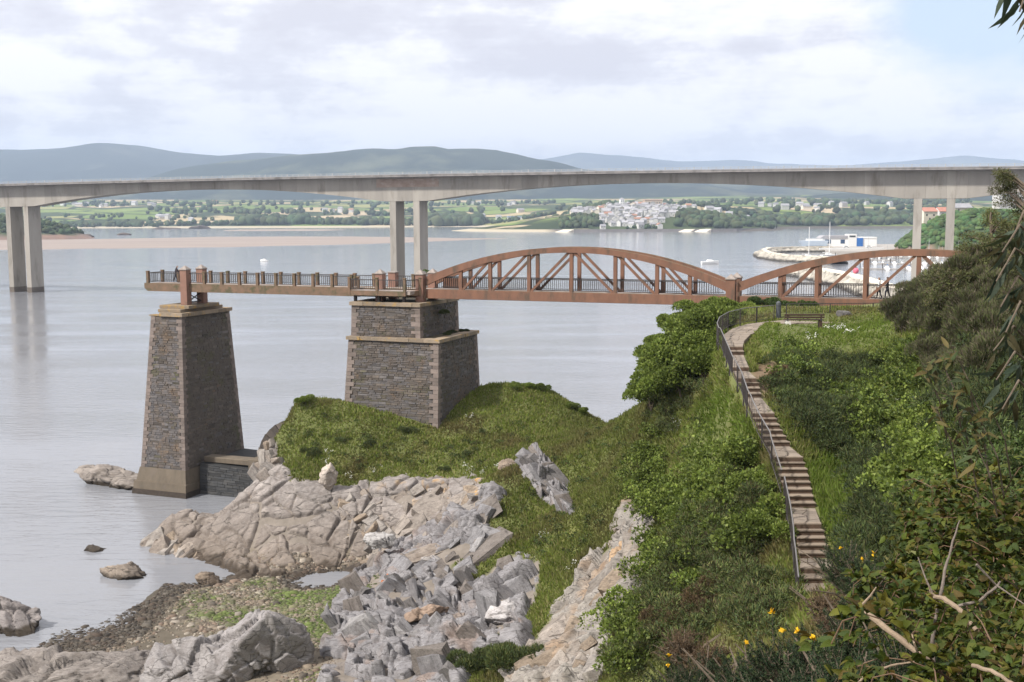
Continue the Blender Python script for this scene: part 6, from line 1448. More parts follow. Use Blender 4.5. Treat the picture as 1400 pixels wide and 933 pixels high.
def unit(v): return v / (np.linalg.norm(v, axis=-1, keepdims=True) + 1e-9)
def quads(C, D, L, W, col, r, curl=0.25, side=None):
    """diamond leaves: root C, direction D, length L, width W -> verts (n*4,3), colours"""
    n = len(C); S = unit(np.cross(D, side if side is not None else r.normal(size=(n, 3)))); U = np.cross(S, D)
    L = np.broadcast_to(L, n)[:, None]; W = np.broadcast_to(W, n)[:, None]
    m = C + D * L * .5 + U * L * curl * .5
    V = np.stack([C, m - S * W / 2, C + D * L, m + S * W / 2], 1)
    return V.reshape(-1, 3), np.repeat(col, 4, 0)
def quadmesh(name, V, col, m, parent=None): return fast(name, V, np.arange(len(V)).reshape(-1, 4), m, parent, col=col)
def pick(pal, n, r, var=.3):
    pal = np.array(pal); return pal[r.integers(0, len(pal), n)] * r.uniform(1 - var, 1 + var, (n, 1))
IVY = [(0.17, 0.225, 0.042), (0.14, 0.19, 0.036), (0.10, 0.14, 0.03), (0.215, 0.26, 0.06)]
IVYD = [(0.075, 0.12, 0.03), (0.06, 0.095, 0.03), (0.095, 0.14, 0.036)]
SCRUB = [(0.072, 0.10, 0.034), (0.10, 0.125, 0.04), (0.08, 0.11, 0.048), (0.13, 0.135, 0.05)]
HEATH = [(0.12, 0.10, 0.072), (0.10, 0.115, 0.048), (0.09, 0.10, 0.045), (0.14, 0.115, 0.085), (0.12, 0.14, 0.05)]
GORSE = [(0.028, 0.05, 0.03), (0.04, 0.065, 0.03), (0.03, 0.048, 0.022), (0.055, 0.078, 0.034)]
DRY = [(0.17, 0.115, 0.065), (0.12, 0.08, 0.05), (0.21, 0.155, 0.09)]
OLIVE = [(0.12, 0.135, 0.05), (0.10, 0.11, 0.042), (0.14, 0.13, 0.06)]
GRASSP = [(0.17, 0.215, 0.04), (0.205, 0.235, 0.055), (0.13, 0.17, 0.035), (0.25, 0.235, 0.095)]
SCRUBD = [(0.046, 0.066, 0.026), (0.062, 0.082, 0.03), (0.05, 0.07, 0.036), (0.085, 0.085, 0.036)]

def lobes(r, nl, R, Hh, spread=.62):
    c = r.normal(size=(nl, 3)) * np.array([R * spread, R * spread, Hh * .22]); c[:, 2] = np.abs(c[:, 2]) + Hh * .38
    return c, r.uniform(.42, .72, nl) * R
def leafy(r, n, R, Hh, L, W, pal, nl=7, mode='leaf', up=.35):
    """leaves over the outside of several overlapping lobes; mode spike = needles on upright shoots"""
    c, rr = lobes(r, nl, R, Hh); k = r.integers(0, nl, n); d = unit(r.normal(size=(n, 3))); d[:, 2] = np.where(d[:, 2] < -.25, -d[:, 2], d[:, 2])
    rad = rr[k] * (r.uniform(.55, 1.0, n) ** .35) * (1 + .22 * fbm(d * 2.4 + k[:, None] * 7.1, 3, 5)); P = c[k] + d * rad[:, None] * np.array([1, 1, .85]); P[:, 2] = np.maximum(P[:, 2], .02)
    D = unit(d * (.9 if mode == 'leaf' else .6) + r.normal(size=(n, 3)) * (.75 if mode == 'leaf' else .35) + np.array([0, 0, up]))
    col = pick(pal, n, r); lobe_t = r.uniform(.8, 1.22, nl); col = col * lobe_t[k][:, None]
    return quads(P, D, L * r.uniform(.6, 1.3, n), W * r.uniform(.7, 1.2, n), col, r)
def shrub_proto(name, label, cat, n, R, Hh, L, W, pal, seed, mode='leaf', m='leaf', nl=7, stems=5, up=.35):
    r = np.random.default_rng(seed); t = thing(name, label, cat); V, c = leafy(r, n, R, Hh, L, W, pal, nl, mode, up); quadmesh('foliage', V, c, M[m], t)
    mb = MB()
    for k in range(stems):
        a = r.uniform(0, 6.28); e = Vector((math.cos(a) * R * .7, math.sin(a) * R * .7, Hh * r.uniform(.5, .8))); mb.tube([(0, 0, -.4), (e.x * .35, e.y * .35, e.z * .55), tuple(e)], [.05, .035, .012], 5)
    mb.build('stem', M['bark'], t); return t
PROTO = {}
def plant(kind, pts, label, group, s=(.8, 1.2), seed=0, sink=.1, squash=None):
    r = np.random.default_rng(seed + 900); out = []
    for i, p in enumerate(pts):
        src = PROTO[kind][i % len(PROTO[kind])]
        o = copy_tree(src) if src.get('used') else src; src['used'] = 1
        if 'used' in o: 
            if o is not src: del o['used']
        o.location = (p[0], p[1], p[2] - sink); k = r.uniform(*s); o.scale = (k, k, k * (squash or r.uniform(.85, 1.15))); o.rotation_euler = (r.uniform(-.12, .12), r.uniform(-.12, .12), r.uniform(0, 6.28))
        tag(o, label if isinstance(label, str) else label[i], 'shrub', group); out.append(o)
    return out
PROTO['leafy'] = [shrub_proto('leafy_shrub', 'x', 'shrub', 5200, 1.15, 1.7, .17, .12, IVY, 10 + k) for k in range(3)]
PROTO['ivyd'] = [shrub_proto('dark_shrub', 'x', 'shrub', 4200, 1.0, 1.4, .14, .10, IVYD, 20 + k) for k in range(2)]
PROTO['heath'] = [shrub_proto('heath_shrub', 'x', 'shrub', 9000, 1.2, 2.0, .26, .03, HEATH, 30 + k, 'spike', 'leaf_matte', 8, 6, .8) for k in range(3)]
PROTO['scrub'] = [shrub_proto('scrub_bush', 'x', 'shrub', 6000, .9, 1.1, .20, .035, SCRUB, 40 + k, 'spike', 'leaf_matte', 6, 4, .6) for k in range(3)]
PROTO['dry'] = [shrub_proto('dry_bush', 'x', 'shrub', 4500, .8, .9, .22, .025, DRY, 50 + k, 'spike', 'leaf_matte', 6, 5, .6) for k in range(1)]

def near_cover():
    r = np.random.default_rng(404); VV, CC = [], []; n = 0
    while n < 190:
        x, y = r.uniform(-6, 13), r.uniform(2.5, 27)
        if corridor(np.array([x]), np.array([y]))[0][0] < 1.5 or (y < 4 and abs(x) < 1): continue
        z = float(T(x, y)); R = r.uniform(.3, .6); V, c = leafy(r, int(1500 * R * R), R, R * .9, .13, .05, IVYD + SCRUB, 4); V[:, 2] -= R * .25; VV.append(V + np.array([x, y, z])); CC.append(c * r.uniform(.7, 1.2)); n += 1
    tag(quadmesh('undergrowth', np.concatenate(VV), np.concatenate(CC), M['leaf']), 'low leafy undergrowth on the steep near slope', kind='stuff')
near_cover()
# the big leafy mass at the head of the stair and the ivy along the slope
Z_BIGBUSH = [(888, 575), (884, 530), (890, 500), (905, 470), (930, 440), (975, 432), (992, 450), (985, 470), (998, 500), (1000, 530), (965, 545), (930, 560), (905, 590)]
def stuff_mounds(name, label, polys, seed, n_leaf, L, W, pal, rad=(.45, 1.1), m='leaf', mode='leaf', hgt=.8, y0=18):
    r = np.random.default_rng(seed); VV, CC = [], []
    for poly, nm in polys:
        for p in in_px(poly, nm, seed + nm, y0):
            R = r.uniform(*rad); nl = int(n_leaf * R * R * r.uniform(.8, 1.2)); nrm = Tn(p[0], p[1]).reshape(3)
            V, c = leafy(r, nl, R, R * 2 * hgt, L, W, pal, 4, mode); c = c * r.uniform(.75, 1.25)
            V = V * np.array([1, 1, 1]); V[:, 2] -= R * .35
            VV.append(V + p + nrm * R * .12); CC.append(c)
    o = quadmesh(name, np.concatenate(VV), np.concatenate(CC), M[m]); tag(o, label, kind='stuff'); return o
pts = in_px([(890, 560), (890, 520), (905, 485), (935, 455), (970, 447), (975, 470), (980, 500), (975, 525), (955, 535), (925, 550)], 30, 3, 30, 2.0)
plant('leafy', pts, 'big bright leafy shrub on the edge beside the stair head', 'leafy shrubs crowding the stair head', (.9, 1.35), 1, .2)
pts = np.array([Py(a, b, Y) for a, b, Y in ((915, 452, 79.5), (935, 440, 80), (955, 432, 80.5), (978, 428, 81), (900, 470, 79), (1000, 426, 81.5), (893, 500, 77), (890, 545, 74))])
plant('leafy', pts, 'leafy shrub on the cliff edge under the truss', 'leafy shrubs along the cliff edge', (.75, 1.0), 2, .5)
stuff_mounds('ivy', 'ivy and brambles smothering the slope left of the stair', [
    ([(872, 690), (872, 640), (890, 600), (905, 590), (905, 640), (920, 700), (890, 720)], 34), ([(915, 720), (935, 665), (985, 625), (1030, 600), (1050, 640), (1052, 680), (1000, 700), (960, 730)], 60),
    ([(880, 760), (930, 740), (960, 760), (950, 830), (900, 900), (850, 940), (830, 900), (850, 830)], 46), ([(1000, 720), (1050, 690), (1060, 720), (1050, 760), (1010, 770)], 14)], 61, 620, .17, .125, IVY, (.5, 1.05))
stuff_mounds('undergrowth', 'dark scrub and ferns covering the lower slope left of the stair', [
    ([(900, 780), (950, 730), (1060, 690), (1075, 800), (1080, 870), (980, 900), (900, 930), (840, 940)], 130), ([(985, 480), (1000, 530), (1020, 570), (1030, 600), (1010, 600), (990, 540), (965, 545), (930, 580), (935, 600), (905, 600), (900, 570), (950, 540)], 26), ([(1040, 600), (1058, 640), (1072, 700), (1062, 740), (1048, 680), (1035, 620)], 22)], 71, 1100, .2, .032, SCRUB + [(.075, .06, .035)], (.45, .95), 'leaf_matte', 'spike')
# right of the stair
stuff_mounds('ivy', 'bright green ivy mound on the bank at the right', [([(1215, 690), (1210, 640), (1240, 590), (1280, 560), (1330, 580), (1350, 620), (1340, 680), (1300, 720), (1250, 740)], 62)], 81, 760, .14, .11, IVY, (.5, .9), y0=16)
stuff_mounds('ivy', 'strips of dark ivy hanging down the bank below the terrace', [([(1070, 490), (1105, 485), (1125, 520), (1105, 560), (1075, 555)], 16), ([(1195, 480), (1240, 470), (1290, 520), (1290, 570), (1230, 590), (1200, 640), (1165, 620), (1190, 550)], 66), ([(1130, 545), (1180, 540), (1180, 600), (1120, 620)], 20)], 91, 620, .14, .105, IVYD[2:] + IVY, (.4, .85), y0=16)
stuff_mounds('undergrowth', 'dark gorse and scrub covering the bank right of the stair', [([(1088, 505), (1130, 496), (1200, 500), (1195, 560), (1190, 620), (1130, 630), (1085, 590), (1052, 545)], 120), ([(1165, 620), (1215, 610), (1230, 700), (1260, 740), (1200, 800), (1155, 770), (1170, 700)], 60), ([(1285, 520), (1400, 480), (1400, 640), (1340, 640), (1290, 580)], 70)], 101, 1100, .2, .032, SCRUBD + SCRUB[:2], (.4, .85), 'leaf_matte', 'spike', y0=14)
stuff_mounds('undergrowth', 'leafy undergrowth on the near bank at the right edge', [([(1325, 585), (1400, 560), (1410, 720), (1330, 720)], 60)], 141, 2600, .085, .05, IVYD + SCRUB, (.3, .55), y0=3)
pts = in_px([(1222, 440), (1262, 415), (1300, 400), (1345, 370), (1400, 360), (1400, 520), (1320, 540), (1260, 500), (1235, 480)], 60, 7, 20)
pts = np.r_[pts, np.array([(x, y, float(T(x, y))) for x, y in ((18.5, 47), (19.5, 44), (21.5, 48), (23, 52), (24.5, 58), (25, 55), (26.5, 60), (26, 64), (28, 66), (16.2, 40), (17, 36), (18.5, 39))])]
plant('heath', pts, 'tall brown green heath bush on the right hand ridge', 'heath bushes on the right hand ridge', (.6, .95), 4, .3)
plant('heath', [(x, y, float(T(x, y))) for x, y in ((19.9, 47.5), (20.8, 47), (21.8, 48.5), (22.6, 48), (20.4, 45), (21.5, 45.5), (22.8, 46.5), (19.4, 45.5), (23.6, 50), (18.9, 44.0))], 'tall dark heath bush under the feathery trees at the right edge', 'heath bushes under the feathery trees', (.85, 1.15), 24, .25)
plant('dry', in_px([(1045, 500), (1062, 498), (1068, 530), (1050, 540)], 3, 8, 30), 'dry brown bush on the bare earth below the terrace', 'dry bushes below the terrace', (.4, .6), 5, .3)
plant('dry', in_px([(900, 820), (960, 800), (970, 870), (910, 890)], 8, 9, 12), 'dead brown gorse on the slope below the stair', 'dead gorse on the slope', (.6, .9), 5, .1)
plant('leafy', hit([388, 402, 415, 722, 738, 706, 784, 795], [552, 546, 552, 532, 534, 532, 560, 566], 60), ['low green bush on the left rim of the knoll', 'rounded green bush at the top left of the knoll', 'small green bush beside the rounded bush on the knoll', 'leafy bush on the back rim of the knoll', 'low bush right of the leafy bush on the rim', 'low bush left of the leafy bush on the rim', 'leafy bush at the right end of the knoll', 'second leafy bush at the right end of the knoll'], None, (.35, .55), 6, .15)
plant('scrub', hit([470, 500, 560, 610, 425, 650], [600, 605, 590, 640, 620, 620], 60), 'low dark bush in the knoll grass', 'low bushes in the knoll grass', (.5, .75), 8, .5)
plant('scrub', hit([650, 680, 705], [915, 905, 920], 30), 'dark green broom bush on the rocks at the bottom edge', 'broom bushes on the bottom rocks', (1.0, 1.25), 9, .2)
plant('scrub', [tuple(L1(32.0, 1.4, 16.25)), tuple(L1(31.7, 3.3, 16.25)), tuple(L1(32.2, 5.2, 16.25)), tuple(L1(31.4, 2.4, 18.1))], ['small weedy bush on the pier ledge corner', 'leafy weed growing on the middle of the pier ledge', 'green weed at the far end of the pier ledge', 'trailing weed rooted in the upper pier wall'], None, (.3, .5), 10, .2)
plant('ivyd', [tuple(L1(60.2, -1.2, 19.6)), tuple(L1(62.2, -1.6, 19.4)), tuple(L1(64.0, -1.4, 19.5))], 'leafy shrub with pale flowers growing against the truss', 'shrubs growing against the truss', (.55, .8), 12, .1)
plant('leafy', hit([1036, 1022, 1046, 1056, 1012, 1062], [634, 618, 668, 704, 640, 735], 20), 'leafy shrub crowding the left side of the stair', 'leafy shrubs along the stair', (.5, .72), 14, .3)
r_ = np.random.default_rng(3)
# sprig of a seedling tree on the walkway beyond the balcony
t = thing('sapling', 'little sapling sprouting behind the balcony pillars', 'sapling', L1(29.6, 3.1, 19.3)); V, c = leafy(r_, 260, .35, .7, .14, .07, IVYD, 3); V[:, 2] += 2.2; quadmesh('foliage', V, c, M['leaf'], t); MB().tube([(0, 0, 0), (.03, 0, 1.4), (0, .04, 2.7)], [.035, .03, .012], 5).build('stem', M['bark'], t)

stuff_mounds('bracken', 'low bracken and broad leaved weeds scattered through the grass', [([(385, 560), (470, 570), (590, 600), (760, 570), (700, 640), (460, 645), (390, 620)], 60), ([(740, 640), (800, 590), (880, 580), (870, 660), (800, 760), (700, 790), (690, 720)], 60), ([(960, 560), (990, 540), (1020, 590), (960, 640), (900, 640)], 16)], 131, 900, .14, .06, SCRUB + IVYD + [(.10, .07, .04)], (.2, .45), 'leaf_matte', y0=40, hgt=.5)
# grass: blades over every green part of the headland (stuff)
def grass():
    r = np.random.default_rng(55); n = 2600000; x = r.uniform(-27, 30, n); y = r.uniform(26, 108, n); z = T(x, y); P = np.stack([x, y, z], 1); a, b = proj(P)
    k = (a > 330) & (a < 1300) & (b > 420) & (b < 940) & (z > 2.2); P, a, b = P[k], a[k], b[k]
    nz = Tn(P[:, 0], P[:, 1]); vd = unit(np.array([0, 0, EYE]) - P); face = (nz * vd).sum(1); k = face > -.12; P, a, b, nz = P[k], a[k], b[k], nz[k]
    bad = np.zeros(len(P), bool); wa, wb = a + 7 * fbm(P / 1.2, 3, 31), b + 7 * fbm(P / 1.2, 3, 47)
    for zp in ROCKS + [Z_PATCH]: bad |= inpoly(wa, wb, zp)
    cdv = corridor(P[:, 0], P[:, 1])[0]; bad |= cdv < .60
    g0 = np.array([L1(28.5, 1.5, 0)[0], L1(28.5, 1.5, 0)[1]]); loc = (P[:, :2] - np.array(PA[:2])); s_, w_ = loc @ E1, loc @ N1; bad |= (s_ > 23.4) & (s_ < 33.2) & (w_ > -3.1) & (w_ < 6.8)
    bad |= (s_ < 16) & (w_ < 7) & (P[:, 2] < 4.5)
    shade = inpoly(a, b, [(1060, 500), (1200, 488), (1300, 470), (1300, 800), (1160, 790), (1190, 600), (1100, 600)]); bad |= shade & (r.random(len(P)) < .7)
    hill = inpoly(a, b, [(930, 740), (1060, 690), (1085, 860), (900, 940), (830, 940), (860, 830)]); bad |= hill & (r.random(len(P)) < .6)
    P, a, b, nz, cdv = P[~bad], a[~bad], b[~bad], nz[~bad], cdv[~bad]
    # keep about the same count per picture area
    dist = np.linalg.norm(P - np.array([0, 0, EYE]), axis=1); pr = np.clip((55 / dist) ** 1.0, .35, 1); k = r.random(len(P)) < pr * .40 / np.clip(nz[:, 2], .35, 1) * np.where(cdv < 1.5, 3, 1); P, a, b, nz, dist = P[k], a[k], b[k], nz[k], dist[k]
    n = len(P); clump = fbm(P / 1.3, 3, 12); big = fbm(P / 7, 3, 19)
    hgt = r.uniform(.13, .36, n) * np.where((P[:, 1] > 60) & (P[:, 2] > 19.2), .5, 1) * np.where(inpoly(a, b, [(1066, 428), (1134, 428), (1134, 449), (1084, 457), (1066, 458)]) & (P[:, 1] > 55), .35, 1) * (1 + .7 * np.clip(clump, -.5, 1)); lush = np.clip(1 - polydist(a, b, [(1040, 452), (1090, 447), (1160, 446), (1215, 440), (1210, 470), (1130, 478), (1050, 476)]) * -1 / 12, 0, 1)
    lush = np.maximum(lush, np.clip(1 + polydist(a, b, [(960, 560), (990, 540), (1020, 580), (1030, 600), (985, 620), (940, 640)]) / 12, 0, 1)); lush = np.maximum(lush, np.clip(1 + polydist(a, b, [(1105, 640), (1150, 620), (1180, 660), (1170, 740), (1130, 740), (1120, 700)]) / 12, 0, 1))
    col = pick(GRASSP, n, r, .28) * (1 + .35 * big)[:, None]
    dry = np.clip(fbm(P / 3.2, 4, 23) * 3 - .1, 0, 1)[:, None] * (1 - lush[:, None]) * .75; col = col * (1 - dry) + pick([(0.15, 0.105, 0.05), (0.19, 0.16, 0.075), (0.10, 0.075, 0.04)], n, r) * dry
    spur = np.clip((a - 740) / 60, 0, 1) * np.clip((930 - a) / 30, 0, 1) * .4; col = col * (1 - spur[:, None]) + pick([(0.155, 0.165, 0.05), (0.12, 0.135, 0.04)], n, r) * spur[:, None]
    col = col * (1 - .6 * lush[:, None]) + pick([(0.115, 0.19, 0.022), (0.095, 0.155, 0.02)], n, r) * .6 * lush[:, None]
    D = unit(np.array([0, 0, 1.0]) + nz * .35 + r.normal(size=(n, 3)) * .42); S = unit(np.cross(D, vd_ := unit(np.array([0, 0, EYE]) - P) + r.normal(size=(n, 3)) * .5)); w = (.028 + .00042 * dist) * r.uniform(.7, 1.4, n)
    base = P - nz * .05; V = np.stack([base - S * w[:, None], base + S * w[:, None], base + D * hgt[:, None] + r.normal(size=(n, 3)) * .05], 1)
    o = fast('grass', V.reshape(-1, 3), np.arange(3 * n).reshape(-1, 3), M['grass'], col=np.repeat(col, 3, 0)); tag(o, 'long green and straw coloured grass on the knoll and slopes', kind='stuff'); print('grass', n)
grass()
def flowers(name, label, spots, n, spread, size, pal, seed, lift=.35):
    r = np.random.default_rng(seed); VV, CC = [], []
    for px, py in spots:
        h = hit([px], [py], 20)
        if np.isnan(h[0, 0]): continue
        P = h[0] + r.normal(size=(n, 3)) * np.array([spread, spread, .0]); P[:, 2] = T(P[:, 0], P[:, 1]) + r.uniform(.5, 1.1, n) * lift
        V, c = quads(np.repeat(P, 4, 0) + r.normal(size=(4 * n, 3)) * size * .6, unit(r.normal(size=(4 * n, 3)) + np.array([0, -1, .6])), size, size * .8, pick(pal, 4 * n, r, .12), r); VV.append(V); CC.append(c)
    tag(quadmesh(name, np.concatenate(VV), np.concatenate(CC), M['petal']), label, kind='stuff')
M['petal'] = mat('petal', (1, 1, 1), (.92, .92, .92), 1, 0.7, attr=True, trans=.2)
flowers('white_flowers', 'white wild flowers dotted over the grass', [(447, 620), (446, 636), (513, 648), (476, 655), (637, 640), (645, 648), (660, 650), (681, 640), (1150, 452), (1165, 458), (1138, 455), (1108, 466), (921, 580), (930, 582), (752, 690), (780, 778), (742, 737), (1232, 560), (642, 573)], 9, .22, .085, [(.75, .75, .70), (.68, .68, .62)], 4)

# ------------------------------------------------------------------ trees at the right
def tree(label, x, y, h, seed, pal, clumps, L=.22, W=.05, lean=(0, 0), cat='tree', name='feathery_tree', csize=(.6, 1.15), n=900, m='leaf_matte', z=None):
    r = np.random.default_rng(seed); z0 = float(T(x, y)) if z is None else z; t = thing(name, label, cat, (x, y, z0 - .2)); top = Vector((lean[0], lean[1], h)); mb = MB()
    pts = [Vector((0, 0, 0)) + top * u + Vector((math.sin(u * 5 + seed) * .15, math.cos(u * 4) * .12, 0)) for u in (0, .25, .5, .75, 1)]
    mb.tube([tuple(p) for p in pts], [.16, .13, .10, .07, .03], 8); mb.build('trunk', M['bark'], t); VV, CC = [], []; lm = MB()
    for k in range(clumps):
        u = r.uniform(.38, 1.0); b = pts[min(int(u * 4), 3)].lerp(pts[min(int(u * 4) + 1, 4)], u * 4 - int(u * 4)) if u < 1 else pts[4]
        a = r.uniform(0, 6.28); d = r.uniform(.5, 1.0) * h * .34 * (1.25 - .6 * u); c = b + Vector((math.cos(a) * d, math.sin(a) * d, r.uniform(.05, .5) * d)); lm.tube([tuple(b - Vector((0, 0, .2))), tuple(b.lerp(c, .6) + Vector((0, 0, .1))), tuple(c)], [.05, .03, .01], 5)
        R = r.uniform(*csize); nn = int(n * R * R); dd = unit(r.normal(size=(nn, 3))); P = np.array(c) + dd * (r.random(nn) ** .5)[:, None] * np.array([R, R, R * .5]); P += .15 * R * np.stack([fbm(P * 1.7, 2, s_) for s_ in (1, 2, 3)], 1)
        V, cc = quads(P, unit(dd * .6 + r.normal(size=(nn, 3)) * .6 + np.array([0, 0, .3])), L * r.uniform(.6, 1.3, nn), W, pick(pal, nn, r) * r.uniform(.8, 1.2), r); VV.append(V); CC.append(cc)
    lm.build('limb', M['bark'], t); quadmesh('crown', np.concatenate(VV), np.concatenate(CC), M[m], t); return t
tree('tall feathery olive green tree at the right against the road bridge', 19.6, 47, 4.0, 5, OLIVE, 26, lean=(.4, 0), csize=(.22, .5), L=.13, W=.03, n=1500)
tree('second feathery olive tree touching the right picture edge', 21.6, 48, 4.8, 6, OLIVE, 30, lean=(.3, 0), csize=(.25, .55), L=.13, W=.03, n=1500)
tree('thin sparse tree just left of the tall feathery tree', 18.3, 46, 3.0, 7, OLIVE + HEATH[:2], 24, lean=(-.3, 0), csize=(.25, .5), L=.16, W=.035, n=1500)
tree('short bushy olive tree below the feathery trees', 19.8, 43, 2.6, 8, OLIVE + HEATH[:2], 30, csize=(.3, .6), L=.16, W=.035, n=1500)
# ------------------------------------------------------------------ close plants at the lower right
def leaf8(C, D, Nn, L, W, col, r, fold=.25, bend=.3, base=(.0, .8, 1, .55)):
    """a folded leaf of six faces: midrib with two sides"""
    n = len(C); S = unit(np.cross(D, Nn)); U = unit(np.cross(S, D)); L = np.broadcast_to(L, n)[:, None]; W = np.broadcast_to(W, n)[:, None]; V = np.zeros((n, 10, 3))
    us = (0, .3, .68, 1.0); ws = (0, 1.0, .72, 0)
    for i, (u, w) in enumerate(zip(us, ws)):
        m = C + D * L * u - U * L * bend * u * u; V[:, i] = m
        if 0 < i < 3:
            V[:, 4 + (i - 1) * 2] = m - S * W * w / 2 + U * W * fold * w; V[:, 5 + (i - 1) * 2] = m + S * W * w / 2 + U * W * fold * w
    Fq = np.array([(0, 1, 4, 4), (0, 5, 1, 1), (1, 2, 6, 4), (1, 5, 7, 2), (2, 3, 6, 6), (2, 7, 3, 3)])
    F3 = np.array([(0, 1, 4), (0, 5, 1), (1, 2, 6), (1, 6, 4), (1, 5, 7), (1, 7, 2), (2, 3, 6), (2, 7, 3)])
    return V[:, :8].reshape(-1, 3), (np.arange(n)[:, None, None] * 8 + F3[None]).reshape(-1, 3), np.repeat(col, 8, 0)
BRAM = [(0.085, 0.10, 0.014), (0.065, 0.088, 0.016), (0.11, 0.108, 0.015), (0.068, 0.082, 0.014), (0.05, 0.075, 0.018), (0.095, 0.085, 0.014), (0.075, 0.098, 0.014), (0.055, 0.082, 0.018), (0.10, 0.07, 0.018)]
def bramble_proto(seed, pal=BRAM, ncane=18, R=.7, Hh=.75, L=.074):
    r = np.random.default_rng(seed); t = thing('bramble', 'x', 'bramble'); mb = MB(); CC_, DD, NN = [], [], []
    for k in range(ncane):
        a = r.uniform(0, 6.28); rr = R * r.uniform(.5, 1.1); hh = Hh * r.uniform(.55, 1.1); p0 = Vector((r.normal() * .15, r.normal() * .15, -.2)); p3 = Vector((math.cos(a) * rr, math.sin(a) * rr, hh * r.uniform(.3, .9))); p1 = p0 + Vector((0, 0, hh)); p2 = p3 + Vector((0, 0, hh * .5)); pts = []
        for i in range(9):
            u = i / 8; pts.append(p0 * (1 - u) ** 3 + p1 * 3 * u * (1 - u) ** 2 + p2 * 3 * u * u * (1 - u) + p3 * u ** 3)
        mb.tube([tuple(q) for q in pts], [.0045] * 5 + [.003] * 4, 5)
        for i in range(2, 9):
            for rep in range(r.integers(2, 6)):
                b = pts[i] + Vector(r.normal(size=3) * .03); d = unit(r.normal(size=3) + np.array([0, 0, .2])); ax = unit(np.cross(d, np.array([0, 0, 1.0])) + 1e-3); nrm = unit(np.array([0, 0, 1.0]) + r.normal(size=3) * .5)
                for off in (0, -1, 1):
                    dd = unit(d + ax * off * .9); CC_.append(np.array(b) + d * .04); DD.append(dd); NN.append(nrm)
    C, D, Nn = np.array(CC_), np.array(DD), np.array(NN); n = len(C); V, Fq, c = leaf8(C, D, Nn, L * r.uniform(.6, 1.15, n), L * .62 * r.uniform(.8, 1.1, n), pick(pal, n, r, .3), r); fast('leaves', V, Fq, M['leaf_near'], t, col=c); mb.build('canes', M['cane'], t); return t
def gorse_proto(seed, nshoot=120, R=.62, Hh=.8, pal=GORSE, sp=110, fl=0):
    r = np.random.default_rng(seed); t = thing('gorse_bush', 'x', 'gorse'); mb = MB(); CC_, DD, LL = [], [], []; tips = []
    for k in range(nshoot):
        d0 = unit(np.array([r.normal() * .7, r.normal() * .7, abs(r.normal()) * .6 + .35])); rad = r.uniform(.35, 1.0); e = d0 * np.array([R, R, Hh]) * rad; b = e * r.uniform(.35, .6); ds = unit(e - b + r.normal(size=3) * .08); ln = r.uniform(.16, .32); s0 = e - ds * ln
        mb.tube([tuple(b), tuple(s0), tuple(e)], [.008, .005, .002], 4); u = r.random(sp) ** .8; P = s0 + ds * ln * u[:, None]; dd = unit(r.normal(size=(sp, 3)) + ds * .55); CC_.append(P); DD.append(dd); LL.append(.045 * (1.15 - .6 * u)); tips.append(e)
    for k in range(9): d = r.normal(size=3); mb.tube([(0, 0, -.3), tuple(np.array([d[0] * .2, d[1] * .2, Hh * .35])), tuple(np.array([d[0] * .35, d[1] * .35, Hh * .6]))], [.018, .013, .006], 5)
    C, D, L = np.concatenate(CC_), np.concatenate(DD), np.concatenate(LL); V, c = quads(C, D, L * r.uniform(.7, 1.3, len(C)), .0065, pick(pal, len(C), r, .3), r, .1); quadmesh('spines', V, c, M['leaf_matte'], t); mb.build('branches', M['bark'], t)
    tips = np.array(tips); tips = tips[np.argsort(-tips[:, 2])]
    for i in range(fl):
        p = tips[i * 2] + r.normal(size=3) * .02; P = np.repeat(p[None], 5, 0); dd = unit(r.normal(size=(5, 3)) * .6 + np.array([0, -.6, .6])); V, Fq, c = leaf8(P, dd, unit(r.normal(size=(5, 3))), (.045), .038, pick([(.78, .50, .02), (.7, .42, .02)], 5, r, .1), r); fast('flower', V, Fq, M['petal'], t, col=c)
    return t
M['leaf_near'] = mat('bramble_leaf', (1, 1, 1), (.75, .78, .72), 14, 0.55, bump=.25, bscale=60, attr=True, trans=.28, spec=.2, objrand=.12)
M['cane'] = mat('bramble_cane', (0.11, 0.06, 0.04), (0.15, 0.10, 0.06), 20, 0.7)
PROTO['bramble'] = [bramble_proto(s_) for s_ in (1, 2, 3)]
PROTO['gorse'] = [gorse_proto(11, fl=6), gorse_proto(12, fl=2), gorse_proto(15, fl=3)]; PROTO['plaingorse'] = [gorse_proto(13), gorse_proto(16)]
PROTO['deadgorse'] = [gorse_proto(14, 90, .5, .55, [(0.15, 0.10, 0.06), (0.10, 0.065, 0.042), (0.19, 0.135, 0.085)], 80)]
def near(kind, spots, label, group, s=(.8, 1.2), seed=0, cat=None):
    """spots: column, row of the plant's top in the photograph, depth, plant height"""
    r = np.random.default_rng(seed + 70)
    for i, (px, py, Y) in enumerate(spots):
        src = PROTO[kind][i % len(PROTO[kind])]; o = copy_tree(src) if src.get('used') else src; src['used'] = 1
        if o is not src and 'used' in o: del o['used']
        k = r.uniform(*s); q = Py(px, py, Y); o.location = (q[0], q[1], q[2] - .75 * k); o.scale = (k, k, k); o.rotation_euler = (r.uniform(-.2, .2), r.uniform(-.2, .2), r.uniform(0, 6.28)); tag(o, label if isinstance(label, str) else label[i], cat or kind, group)
near('gorse', [(1085, 850, 6.4), (930, 905, 8.2), (1190, 748, 11.0)], ['nearest spiny gorse bush with several yellow flowers in front of the stair foot', 'low gorse bush with a few yellow flowers beside the dead brown gorse', 'gorse bush with a few yellow flowers right of the bottom steps'], 'flowering gorse bushes', (.62, .8), 1)
